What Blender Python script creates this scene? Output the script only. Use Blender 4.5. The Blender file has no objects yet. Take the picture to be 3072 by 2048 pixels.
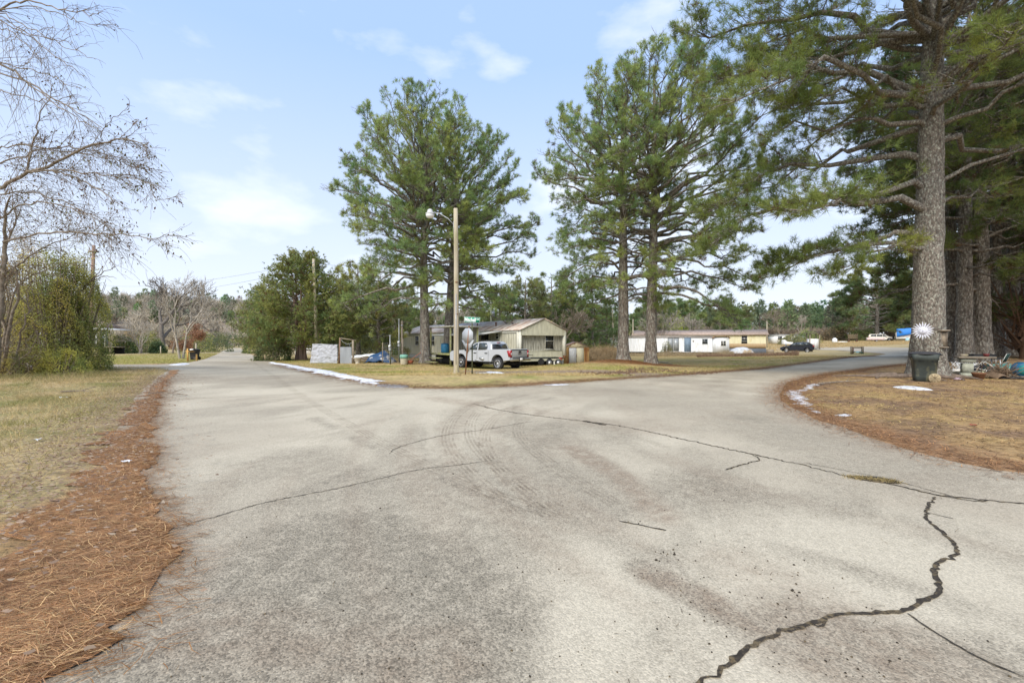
import bpy, bmesh, math, random
import numpy as np
from mathutils import Vector, Matrix
from mathutils.geometry import delaunay_2d_cdt
R = math.radians
random.seed(7)
rng = np.random.default_rng(11)
sc = bpy.context.scene
COL = sc.collection

# ------------------------------------------------------------------ camera
F, CX, CY, EYE = 1365.0, 1536.0, 1024.0, 1.4
cam_d = bpy.data.cameras.new('camera'); cam = bpy.data.objects.new('camera', cam_d); COL.objects.link(cam)
cam_d.sensor_width = 36.0; cam_d.lens = 36.0 * F / 3072.0
cam_d.clip_start = 0.1; cam_d.clip_end = 3000
cam.location = (0, 0, EYE); cam.rotation_euler = (R(90), 0, 0)
sc.camera = cam

# ------------------------------------------------------------------ world + sun
SUN_EL, SUN_AZ = R(43), R(204)          # azimuth clockwise from +Y: behind the camera and to its left
world = bpy.data.worlds.new('World'); sc.world = world; world.use_nodes = True
nt = world.node_tree; nt.nodes.clear()
def N(tree, t, **kw):
    n = tree.nodes.new(t)
    for k, v in kw.items(): setattr(n, k, v)
    return n
out = N(nt, 'ShaderNodeOutputWorld'); bg = N(nt, 'ShaderNodeBackground')
sky = N(nt, 'ShaderNodeTexSky', sky_type='NISHITA'); sky.sun_disc = False
sky.sun_elevation = SUN_EL; sky.sun_rotation = SUN_AZ; sky.dust_density = .6; sky.ozone_density = 2.0
tc = N(nt, 'ShaderNodeTexCoord'); sep = N(nt, 'ShaderNodeSeparateXYZ')
nt.links.new(tc.outputs['Generated'], sep.inputs[0])
mp = N(nt, 'ShaderNodeMapping'); mp.inputs['Scale'].default_value = (1.0, 1.0, 2.3); mp.inputs['Location'].default_value = (1.3, 0.4, 0.15)
nt.links.new(tc.outputs['Generated'], mp.inputs[0])
cn = N(nt, 'ShaderNodeTexNoise'); cn.inputs['Scale'].default_value = 4.2; cn.inputs['Detail'].default_value = 7; cn.inputs['Roughness'].default_value = .52
nt.links.new(mp.outputs[0], cn.inputs['Vector'])
cr = N(nt, 'ShaderNodeValToRGB'); cr.color_ramp.elements[0].position = .53; cr.color_ramp.elements[1].position = .70
nt.links.new(cn.outputs[0], cr.inputs[0])
hz = N(nt, 'ShaderNodeMapRange'); hz.inputs[1].default_value = 0.0; hz.inputs[2].default_value = .75
hz.inputs[3].default_value = .95; hz.inputs[4].default_value = .85; hz.interpolation_type = 'SMOOTHSTEP'
nt.links.new(sep.outputs[2], hz.inputs[0])
mx = N(nt, 'ShaderNodeMath', operation='MAXIMUM')
ms = N(nt, 'ShaderNodeMath', operation='MULTIPLY'); ms.inputs[1].default_value = .7
nt.links.new(cr.outputs[0], ms.inputs[0]); nt.links.new(hz.outputs[0], mx.inputs[0]); nt.links.new(ms.outputs[0], mx.inputs[1])
mix = N(nt, 'ShaderNodeMixRGB'); nt.links.new(mx.outputs[0], mix.inputs[0])
gr = N(nt, 'ShaderNodeMapRange'); gr.inputs[1].default_value = 0; gr.inputs[2].default_value = .52; nt.links.new(sep.outputs[2], gr.inputs[0])
hc = N(nt, 'ShaderNodeMixRGB'); hc.inputs[1].default_value = (3.75, 3.95, 4.25, 1); hc.inputs[2].default_value = (1.95, 2.75, 4.35, 1); nt.links.new(gr.outputs[0], hc.inputs[0])
cm_ = N(nt, 'ShaderNodeMixRGB'); cm_.inputs[2].default_value = (4.3, 4.5, 4.8, 1); nt.links.new(ms.outputs[0], cm_.inputs[0]); nt.links.new(hc.outputs[0], cm_.inputs[1])
nt.links.new(sky.outputs[0], mix.inputs[1]); nt.links.new(cm_.outputs[0], mix.inputs[2])
nt.links.new(mix.outputs[0], bg.inputs[0]); bg.inputs[1].default_value = 0.128
nt.links.new(bg.outputs[0], out.inputs[0])
sd = bpy.data.lights.new('sun', 'SUN'); sun = bpy.data.objects.new('sun', sd); COL.objects.link(sun)
sd.energy = 2.1; sd.angle = R(38); sd.color = (1.0, .93, .82)
sdir = Vector((math.sin(SUN_AZ) * math.cos(SUN_EL), math.cos(SUN_AZ) * math.cos(SUN_EL), math.sin(SUN_EL)))
sun.rotation_euler = (-sdir).to_track_quat('-Z', 'Y').to_euler(); sun.location = (0, 0, 60)
sc.view_settings.view_transform = 'Standard'; sc.view_settings.look = 'None'
sc.view_settings.exposure = 1.05; sc.view_settings.gamma = 1
sc.cycles.max_bounces = 6; sc.cycles.transparent_max_bounces = 8

# ------------------------------------------------------------------ object helpers
def link(o): COL.objects.link(o); return o
def tag(o, label=None, cat=None, group=None, kind=None):
    if label: o['label'] = label
    if cat: o['category'] = cat
    if group: o['group'] = group
    if kind: o['kind'] = kind
    return o
def thing(name, label, cat, loc=(0, 0, 0), rz=0, group=None, rot=None):
    o = link(bpy.data.objects.new(name, None)); o.empty_display_size = .2
    o.location = loc; o.rotation_euler = rot if rot else (0, 0, rz)
    return tag(o, label, cat, group)
class MB:
    def __init__(s): s.v = []; s.n = 0; s.f = []; s.c = []
    def add(s, v, faces, col=None):
        v = np.asarray(v, float).reshape(-1, 3)
        for fa in (faces if isinstance(faces, list) and len(faces) and isinstance(faces[0], np.ndarray) else [faces]):
            s.f.append(np.asarray(fa, np.int64) + s.n)
        s.v.append(v); s.n += len(v)
        if col is not None: s.c.append(np.broadcast_to(np.asarray(col, float), (len(v), 3)))
        return s
    def poly(s, pts, col=None):
        return s.add(pts, np.arange(len(pts))[None, :], col)
    def box(s, c, d, rz=0, rx=0, ry=0, taper=1.0):
        x, y, z = [q / 2 for q in d]
        v = np.array([(-x, -y, -z), (x, -y, -z), (x, y, -z), (-x, y, -z), (-x * taper, -y * taper, z), (x * taper, -y * taper, z), (x * taper, y * taper, z), (-x * taper, y * taper, z)])
        M = np.array(Matrix.Rotation(rz, 3, 'Z') @ Matrix.Rotation(ry, 3, 'Y') @ Matrix.Rotation(rx, 3, 'X'))
        return s.add(v @ M.T + np.asarray(c, float), np.array([(0, 3, 2, 1), (4, 5, 6, 7), (0, 1, 5, 4), (1, 2, 6, 5), (2, 3, 7, 6), (3, 0, 4, 7)]))
    def prism(s, pts, off):               # pts: planar polygon in 3D, off: extrusion vector
        p = np.asarray(pts, float); n = len(p); q = p + np.asarray(off, float)
        s.add(np.vstack([p, q]), [np.arange(n)[::-1][None, :].copy(), (np.arange(n) + n)[None, :], np.array([(i, (i + 1) % n, (i + 1) % n + n, i + n) for i in range(n)])])
        return s
    def tubes(s, P, Rr, k=5, caps=False, col=None):   # P (M,n,3)  Rr (M,n)
        P = np.asarray(P, float); Rr = np.asarray(Rr, float)
        M_, n, _ = P.shape
        T = np.gradient(P, axis=1); T /= np.linalg.norm(T, axis=2, keepdims=True) + 1e-9
        d = P[:, -1] - P[:, 0]
        ref = np.where((np.abs(d[:, 2]) > .7 * np.linalg.norm(d, axis=1))[:, None], np.array([1., 0, 0]), np.array([0, 0, 1.]))[:, None, :]
        A = np.cross(T, ref); A /= np.linalg.norm(A, axis=2, keepdims=True) + 1e-9
        B = np.cross(T, A)
        a = np.arange(k) / k * 2 * np.pi
        V = P[:, :, None, :] + Rr[:, :, None, None] * (np.cos(a)[None, None, :, None] * A[:, :, None, :] + np.sin(a)[None, None, :, None] * B[:, :, None, :])
        idx = np.arange(M_ * n * k).reshape(M_, n, k)
        a0 = idx[:, :-1]; a1 = idx[:, 1:]
        q = np.stack([a0, np.roll(a0, -1, 2), np.roll(a1, -1, 2), a1], -1).reshape(-1, 4)
        fs = [q]
        if caps: fs.append(idx[:, -1, :].reshape(-1, k)); fs.append(idx[:, 0, ::-1].reshape(-1, k))
        return s.add(V.reshape(-1, 3), fs, col)
    def rod(s, pts, r, k=8, caps=True):
        pts = np.asarray(pts, float); r = np.full(len(pts), r) if np.isscalar(r) else np.asarray(r)
        return s.tubes(pts[None], r[None], k, caps)
    def lathe(s, prof, k=20, axis='z', c=(0, 0, 0), sx=1, sy=1):
        a = np.arange(k) / k * 2 * np.pi; V = []
        for r, h in prof: V += [(r * math.cos(t) * sx, r * math.sin(t) * sy, h) for t in a]
        V = np.array(V)
        if axis == 'y': V = V[:, [0, 2, 1]] * np.array([1, 1, -1])
        if axis == 'x': V = V[:, [2, 0, 1]]
        n = len(prof); q = [(i * k + j, i * k + (j + 1) % k, (i + 1) * k + (j + 1) % k, (i + 1) * k + j) for i in range(n - 1) for j in range(k)]
        return s.add(V + np.asarray(c, float), [np.array(q), np.arange(k)[::-1][None, :].copy(), (np.arange(k) + (n - 1) * k)[None, :]])
    def build(s, name, mat, parent=None, smooth=False, colname=None):
        v = np.vstack(s.v).astype(np.float32)
        tot = []; lv = []
        for fa in s.f: tot.append(np.full(len(fa), fa.shape[1])); lv.append(fa.reshape(-1))
        tot = np.concatenate(tot).astype(np.int32); lv = np.concatenate(lv).astype(np.int32)
        me = bpy.data.meshes.new(name)
        me.vertices.add(len(v)); me.vertices.foreach_set('co', v.ravel())
        me.loops.add(len(lv)); me.loops.foreach_set('vertex_index', lv)
        me.polygons.add(len(tot)); st = np.concatenate([[0], np.cumsum(tot)[:-1]]).astype(np.int32)
        me.polygons.foreach_set('loop_start', st); me.polygons.foreach_set('loop_total', tot)
        if smooth: me.polygons.foreach_set('use_smooth', np.ones(len(tot), bool))
        me.update(calc_edges=True)
        if s.c:
            at = me.color_attributes.new('tint', 'FLOAT_COLOR', 'POINT')
            c = np.ones((len(v), 4), np.float32); c[:, :3] = np.vstack(s.c); at.data.foreach_set('color', c.ravel())
        me.materials.append(mat)
        o = link(bpy.data.objects.new(name, me))
        if parent is not None: o.parent = parent
        return o
def bevel(o, w, seg=2):
    m = o.modifiers.new('bevel', 'BEVEL'); m.width = w; m.segments = seg; m.limit_method = 'ANGLE'; m.angle_limit = R(35); return o
def copy_tree(o, parent=None, top=True):
    c = o.copy(); COL.objects.link(c)
    if parent is not None: c.parent = parent
    for ch in o.children: copy_tree(ch, c, False)
    return c

# ------------------------------------------------------------------ materials
MATS = {}
def mat(name, col, rough=.8, metal=0, var=.25, scale=6, stretch=(1, 1, 1), bump=0, bscale=None, col2=None, f2=(.45, .65), s2=3, st2=(1, 1, 1), spec=.3, tint=False, trans=0, alpha=None, detail=6):
    """principled with procedural mottling; optional second colour placed by a noise (stains, rust)"""
    if name in MATS: return MATS[name]
    m = bpy.data.materials.new(name); m.use_nodes = True; t = m.node_tree; t.nodes.clear()
    o = N(t, 'ShaderNodeOutputMaterial'); b = N(t, 'ShaderNodeBsdfPrincipled')
    b.inputs['Roughness'].default_value = rough; b.inputs['Metallic'].default_value = metal; b.inputs['Specular IOR Level'].default_value = spec
    c = N(t, 'ShaderNodeTexCoord'); mpn = N(t, 'ShaderNodeMapping'); mpn.inputs['Scale'].default_value = stretch
    t.links.new(c.outputs['Object'], mpn.inputs[0])
    n1 = N(t, 'ShaderNodeTexNoise'); n1.inputs['Scale'].default_value = scale; n1.inputs['Detail'].default_value = detail
    t.links.new(mpn.outputs[0], n1.inputs['Vector'])
    rm = N(t, 'ShaderNodeMapRange'); rm.inputs[1].default_value = .25; rm.inputs[2].default_value = .75
    rm.inputs[3].default_value = 1 - var; rm.inputs[4].default_value = 1 + var; t.links.new(n1.outputs[0], rm.inputs[0])
    src = None
    if tint:
        vc = N(t, 'ShaderNodeVertexColor', layer_name='tint'); src = vc.outputs[0]
    base = N(t, 'ShaderNodeMixRGB', blend_type='MIX'); base.inputs[0].default_value = 0
    base.inputs[1].default_value = (*col, 1); base.inputs[2].default_value = (*(col2 or col), 1)
    if src: t.links.new(src, base.inputs[1])
    if col2:
        m2 = N(t, 'ShaderNodeMapping'); m2.inputs['Scale'].default_value = st2; t.links.new(c.outputs['Object'], m2.inputs[0])
        n2 = N(t, 'ShaderNodeTexNoise'); n2.inputs['Scale'].default_value = s2; n2.inputs['Detail'].default_value = 8; n2.inputs['Roughness'].default_value = .62
        t.links.new(m2.outputs[0], n2.inputs['Vector'])
        r2 = N(t, 'ShaderNodeMapRange'); r2.inputs[1].default_value = f2[0]; r2.inputs[2].default_value = f2[1]; t.links.new(n2.outputs[0], r2.inputs[0])
        t.links.new(r2.outputs[0], base.inputs[0])
    mu = N(t, 'ShaderNodeVectorMath', operation='SCALE'); t.links.new(base.outputs[0], mu.inputs[0]); t.links.new(rm.outputs[0], mu.inputs['Scale'])
    t.links.new(mu.outputs[0], b.inputs['Base Color'])
    if bump:
        n3 = N(t, 'ShaderNodeTexNoise'); n3.inputs['Scale'].default_value = bscale or scale * 3; n3.inputs['Detail'].default_value = 5
        t.links.new(mpn.outputs[0], n3.inputs['Vector'])
        bp = N(t, 'ShaderNodeBump'); bp.inputs['Strength'].default_value = min(1, bump); bp.inputs['Distance'].default_value = .02 * max(1, bump)
        t.links.new(n3.outputs[0], bp.inputs['Height']); t.links.new(bp.outputs[0], b.inputs['Normal'])
    if trans:
        tr = N(t, 'ShaderNodeBsdfTranslucent'); t.links.new(mu.outputs[0], tr.inputs[0])
        ad = N(t, 'ShaderNodeMixShader'); ad.inputs[0].default_value = trans
        t.links.new(b.outputs[0], ad.inputs[1]); t.links.new(tr.outputs[0], ad.inputs[2]); t.links.new(ad.outputs[0], o.inputs[0])
    else: t.links.new(b.outputs[0], o.inputs[0])
    MATS[name] = m; return m
def glassy(name, col=(.03, .035, .04), rough=.08):
    return mat(name, col, rough, 0, .15, 2, spec=.6)

# ------------------------------------------------------------------ terrain
def W(px, Y): return (px - CX) / F * Y
ctrl = []
def cp(px, py, Y): ctrl.append((W(px, Y), Y, EYE - (py - CY) / F * Y))
for X in (-24, -14, -5, 4, 13, 22):
    for Y in (-8, 2, 11, 19): ctrl.append((X, Y, 0.0))
for a in [(1368, 1122, 19.4), (1460, 1108, 28.5), (1685, 1098, 35), (1276, 1088, 34), (1720, 1097, 38), (1869, 1090, 30), (1949, 1093, 29.5),
          (901, 1081, 38), (980, 1090, 33), (700, 1077, 42.6), (705, 1058, 82), (700, 1041, 300), (2390, 1057, 71), (1950, 1070, 74), (2250, 1062, 78),
          (2570, 1061, 50), (2651, 1067, 45), (2560, 1042, 82), (2690, 1023, 116), (2500, 1025, 115), (2870, 1070, 30), (3060, 1098, 24), (2200, 1108, 24.5),
          (1500, 1062, 62), (1800, 1065, 62), (400, 1076, 45), (340, 1062, 55), (560, 1057, 68), (380, 1100, 25), (100, 1100, 26)]: cp(*a)
ctrl += [(-120, 60, -.3), (-90, 160, 0), (-60, 230, -1), (60, 150, 2), (120, 160, 3), (90, 60, 2), (60, 30, .8), (200, 100, 5), (0, 160, -.8), (0, 320, -1), (150, 330, 3), (-200, 330, 0), (-300, 100, 0), (40, 0, .2), (-45, 0, 0), (0, -60, 0), (300, 300, 4)]
CA = np.array(ctrl)
def _k(d): return d * 1.0
D = np.linalg.norm(CA[:, None, :2] - CA[None, :, :2], axis=2)
n_ = len(CA); A_ = np.zeros((n_ + 3, n_ + 3)); A_[:n_, :n_] = -_k(D) + np.eye(n_) * -1.2
A_[:n_, n_] = 1; A_[:n_, n_ + 1:] = CA[:, :2]; A_[n_:, :n_] = A_[:n_, n_:].T
WT = np.linalg.solve(A_, np.concatenate([CA[:, 2], [0, 0, 0]]))
def terr(x, y):
    x = np.atleast_1d(np.asarray(x, float)); y = np.atleast_1d(np.asarray(y, float)); sh = x.shape
    P = np.stack([x.ravel(), y.ravel()], 1); outz = np.empty(len(P))
    for i in range(0, len(P), 40000):
        q = P[i:i + 40000]
        d = np.sqrt(((q[:, None, :] - CA[None, :, :2]) ** 2).sum(2) + 4.0)
        outz[i:i + 40000] = -d @ WT[:n_] + WT[n_] + q @ WT[n_ + 1:]
    return outz.reshape(sh)
# smooth kernel sqrt(d^2+4): refit with the same kernel so that control heights are met
Ks = np.sqrt(D ** 2 + 4.0); A_[:n_, :n_] = -Ks - np.eye(n_) * .25
WT = np.linalg.solve(A_, np.concatenate([CA[:, 2], [0, 0, 0]]))
def T1(x, y): return float(terr(x, y)[0])
def Z(px, Y): x = W(px, Y); return (x, Y, T1(x, Y))
def G(px, py):
    kx = (px - CX) / F; ky = (py - CY) / F
    Ys = np.concatenate([np.linspace(.6, 60, 240), np.linspace(60.5, 420, 360)])
    g = EYE - ky * Ys - terr(kx * Ys, Ys)
    i = np.argmax(g < 0) if (g < 0).any() else len(Ys) - 1
    a, b = Ys[max(i - 1, 0)], Ys[i]
    for _ in range(18):
        m_ = (a + b) / 2
        if EYE - ky * m_ - T1(kx * m_, m_) < 0: b = m_
        else: a = m_
    return (kx * a, a)
V2 = 3072 / 2352.0
def GV(pts): return [G(x * V2, y * V2) for x, y in pts]

# value noise (vectorised) for colour zones
_tab = rng.random((256, 256))
def vnoise(x, y, s, o=0):
    x = np.asarray(x) * s + o * 17.3; y = np.asarray(y) * s + o * 31.7
    xi = np.floor(x).astype(int); yi = np.floor(y).astype(int); fx = x - xi; fy = y - yi
    fx = fx * fx * (3 - 2 * fx); fy = fy * fy * (3 - 2 * fy)
    g = lambda a, b: _tab[a % 256, b % 256]
    return (g(xi, yi) * (1 - fx) + g(xi + 1, yi) * fx) * (1 - fy) + (g(xi, yi + 1) * (1 - fx) + g(xi + 1, yi + 1) * fx) * fy
def fbm(x, y, s, o=0, n=4):
    r = 0; a = .5; t = 0
    for i in range(n): r = r + a * vnoise(x, y, s * 2 ** i, o + i); t += a; a *= .5
    return r / t
def segdist(P, L):
    P = np.asarray(P, float); L = np.asarray(L, float); best = np.full(len(P), 1e9)
    for a, b in zip(L[:-1], L[1:]):
        ab = b - a; t = np.clip(((P - a) @ ab) / (ab @ ab + 1e-9), 0, 1)
        best = np.minimum(best, np.linalg.norm(P - a - t[:, None] * ab, axis=1))
    return best
def inpoly(P, L):
    P = np.asarray(P, float); L = np.asarray(L, float); x, y = P[:, 0], P[:, 1]; r = np.zeros(len(P), bool)
    for i in range(len(L)):
        x1, y1 = L[i]; x2, y2 = L[(i + 1) % len(L)]
        c = ((y1 > y) != (y2 > y)) & (x < (x2 - x1) * (y - y1) / (y2 - y1 + 1e-12) + x1)
        r ^= c
    return r
def ss(a, b, x): t = np.clip((x - a) / (b - a), 0, 1); return t * t * (3 - 2 * t)
def densify(L, step, jit=0, seed=1):
    r = np.random.default_rng(seed); o = []
    for a, b in zip(L[:-1], L[1:]):
        a = np.array(a); b = np.array(b); d = np.linalg.norm(b - a); n = max(1, int(d / step)); nrm = np.array([-(b - a)[1], (b - a)[0]]) / (d + 1e-9)
        for i in range(n):
            o.append(a + (b - a) * i / n + (nrm * r.normal(0, jit) if i else 0))
    o.append(np.array(L[-1])); return [tuple(q) for q in o]
def smoothline(L, it=2):
    for _ in range(it):
        o = [L[0]]
        for a, b in zip(L[:-1], L[1:]):
            a = np.array(a); b = np.array(b); o += [tuple(a * .75 + b * .25), tuple(a * .25 + b * .75)]
        o.append(L[-1]); L = o
    return L

# ------------------------------------------------------------------ road outline (traced on the ground, clockwise from the near left)
straw_edge = GV([(110, 1568), (225, 1525), (288, 1478), (262, 1445), (320, 1400), (358, 1335), (385, 1272), (382, 1215), (374, 1165), (340, 1128), (338, 1090), (352, 1050), (338, 1010), (352, 975), (358, 940), (366, 905), (385, 875), (400, 862), (414, 850)])
left_edge = [(x - .55, y) for x, y in straw_edge[::1]]
side_near = [G(300, 1104), (-60, 27.2)]
side_far = [(-60, 30.5), G(320, 1094), G(470, 1094), G(570, 1087)]
left_far = GV([(470, 825), (497, 814), (516, 804), (534, 799)])
right_far = GV([(551, 799), (560, 804), (580, 815), (600, 824)])
right_edge = GV([(640, 838), (700, 853), (760, 866), (860, 885), (930, 892), (1000, 894), (1080, 893), (1180, 888), (1300, 880), (1420, 872), (1560, 863), (1700, 852), (1800, 841), (1880, 831), (1950, 822), (2014, 816)])
cross_near = [G(2660, 1063), G(2600, 1056), G(2500, 1050), G(2440, 1049), (W(2330, 84), 84.)]
cross_far = [(W(2330, 92), 92.), G(2450, 1041), G(2600, 1040), G(2740, 1043), (W(2800, 66), 66.)]
yard_edge = [(W(2860, 46), 46.)] + GV([(2120, 832), (2060, 838), (1990, 846), (1900, 858), (1850, 868), (1808, 880), (1790, 900), (1800, 925), (1850, 955), (1925, 980), (2010, 1007), (2100, 1038), (2200, 1063), (2352, 1094)]) + [(16, 1.5), (24, -8)]
road_poly = [(-3.5, -8)] + left_edge + side_near + side_far + left_far + right_far + right_edge + cross_near + cross_far + yard_edge
yard_edge_s = smoothline(yard_edge[1:])
def ragged(L, s=.07, seed=0):
    L = densify(L, .35); P = np.array(L); r = np.random.default_rng(seed)
    d = np.gradient(P, axis=0); nn = np.stack([-d[:, 1], d[:, 0]], 1); nn /= np.linalg.norm(nn, axis=1, keepdims=True) + 1e-9
    w = (fbm(P[:, 0], P[:, 1], 1.1, seed) - .5) * 2 * s * 2.2 + r.normal(0, s * .25, len(P)); P = P + nn * w[:, None]
    return [tuple(q) for q in P]
road_out = [(-3.5, -8)] + ragged(left_edge, .05, 1) + side_near + side_far + left_far + right_far + ragged(smoothline([right_far[-1]] + right_edge, 2), .07, 2) + cross_near + cross_far + ragged(smoothline(yard_edge, 2), .07, 3)
def inner_pts(poly, spac, ylim, y0=-8):
    P = np.array(poly); xs = []
    y = y0
    while y < ylim:
        st = spac(y); x0, x1 = P[:, 0].min(), P[:, 0].max(); x0 = max(x0, -y * 1.25 - 8); x1 = min(x1, y * 1.25 + 10)
        g = np.arange(x0, x1, st); xs.append(np.stack([g + rng.uniform(-.15, .15, len(g)) * st, np.full(len(g), y) + rng.uniform(-.15, .15, len(g)) * st], 1)); y += st
    Q = np.vstack(xs); Q = Q[inpoly(Q, P)]
    return Q[segdist(Q, np.vstack([P, P[:1]])) > .05]
def sheet(name, poly, pts, dz, mt, colf=None, parent=None):
    pl = [Vector(p) for p in poly]; allp = pl + [Vector(p) for p in pts]; n = len(pl)
    v, e, f, *_ = delaunay_2d_cdt(allp, [(i, (i + 1) % n) for i in range(n)], [list(range(n))], 1, 1e-4)
    P = np.array([(q.x, q.y) for q in v]); z = terr(P[:, 0], P[:, 1]) + (dz(P) if callable(dz) else dz)
    b = MB(); tri = np.array([t for t in f if len(t) == 3])
    a = P[tri[:, 1]] - P[tri[:, 0]]; c = P[tri[:, 2]] - P[tri[:, 0]]; flip = (a[:, 0] * c[:, 1] - a[:, 1] * c[:, 0]) < 0
    tri[flip] = tri[flip][:, ::-1]
    b.add(np.column_stack([P, z]), tri, colf(P) if colf else None)
    return b.build(name, mt, parent, smooth=True)

# ---- ground sheet
def graded(a, b, st, lo, hi, g=1.09):
    c = list(np.arange(a, b, st)); s = st; x = b
    while x < hi: c.append(x); s *= g; x += s
    c.append(hi); s = st * g; x = a - s; l = []
    while x > lo: l.append(x); s *= g; x -= s
    l.append(lo); return np.array(l[::-1] + c)
gx = graded(-26, 32, .26, -900, 900); gy = graded(1.5, 44, .26, -60, 1500)
XX, YY = np.meshgrid(gx, gy); PX = XX.ravel(); PY = YY.ravel(); PG = np.stack([PX, PY], 1)
RP = np.array(road_poly); RPc = np.vstack([RP, RP[:1]])
near = (np.abs(PX) < 95) & (PY > -12) & (PY < 125)
dr = np.full(len(PX), 50.0); dr[near] = segdist(PG[near], RPc); inn = np.zeros(len(PX), bool); inn[near] = inpoly(PG[near], RP)
def lerp(a, b, t): return a * (1 - t[:, None]) + b * t[:, None]
C3 = lambda *a: np.array(a)[None, :]
drive_line = [G(1390, 1112), G(1480, 1118), G(1620, 1116), G(1800, 1115), G(1950, 1125)]
def ground_col(P, dr):
    x, y = P[:, 0], P[:, 1]; n1 = fbm(x, y, .25, 1); n2 = fbm(x, y, 1.1, 5); n3 = fbm(x, y, 3.5, 9)
    lawn = lerp(C3(.44, .33, .15), C3(.27, .27, .07), ss(.46, .68, n1 * .6 + n2 * .4))
    lawn = lerp(lawn, C3(.20, .12, .06), ss(.56, .72, n3 * .5 + n2 * .5) * .7)
    field = lerp(C3(.44, .33, .17), C3(.34, .27, .12), n1)
    yard = lerp(C3(.38, .245, .11), C3(.47, .35, .14), ss(.54, .72, n2 * .5 + n3 * .5)); yard = lerp(yard, C3(.20, .125, .08), ss(.50, .60, n3 * .5 + fbm(x, y, .7, 11) * .5) * .85)
    verge = lerp(C3(.40, .30, .15), C3(.22, .20, .07), ss(.46, .66, n2 * .6 + n1 * .4)); 
    c = lerp(lawn, field, ss(42, 62, y))
    ye = np.array(yard_edge_s); isy = (x > np.interp(y, np.sort(ye[:, 1]), ye[np.argsort(ye[:, 1]), 0])) & (y < 46) & (x > 4)
    c = np.where(isy[:, None], yard, c)
    isv = (x < -4) & (y < 26.5) & (x < -.5 * y); c = np.where(isv[:, None], verge, c)
    near_ = ss(1.3, .25, dr + (n3 - .5) * 1.8); c = lerp(c, C3(.27, .15, .08), near_ * np.where(isv, .0, .75) * (y < 60))
    # dark wet soil band along the kerbless edge by the driveway
    dd = segdist(P, drive_line) if len(P) < 400000 else dr
    c = lerp(c, C3(.27, .20, .14), ss(2.0, .7, dd + (n2 - .5) * 1.5) * .9)
    m = np.hypot(x - W(1910, 29.6), (y - 29.6) * 1.5); c = lerp(c, C3(.26, .13, .05), ss(4.5, 2.5, m + n2))
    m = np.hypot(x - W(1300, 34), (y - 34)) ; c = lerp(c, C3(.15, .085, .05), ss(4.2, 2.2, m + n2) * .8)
    return c
gc = ground_col(PG, dr)
zz = terr(PX, PY)
bump_ = (fbm(PX, PY, .8, 3) - .5) * .07 + (fbm(PX, PY, 3.1, 8) - .5) * .03
zz = zz + np.where(inn, 0, bump_ * ss(.1, 1.2, dr)) + np.where(inn, -.03 * ss(0, .3, dr), .012)
zz = zz + .16 * np.exp(-(((PX - W(1905, 29.6)) / 3.2) ** 2 + ((PY - 29.6) / 1.6) ** 2))
nx, ny = len(gx), len(gy); idx = np.arange(nx * ny).reshape(ny, nx)
M_ground = mat('ground_soil', (.3, .25, .13), .95, var=.42, scale=7, tint=True, bump=1.6, bscale=26, detail=9)
b = MB(); b.add(np.column_stack([PX, PY, zz]), np.stack([idx[:-1, :-1], idx[:-1, 1:], idx[1:, 1:], idx[1:, :-1]], -1).reshape(-1, 4), gc)
tag(b.build('ground', M_ground, smooth=True), kind='structure')

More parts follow.
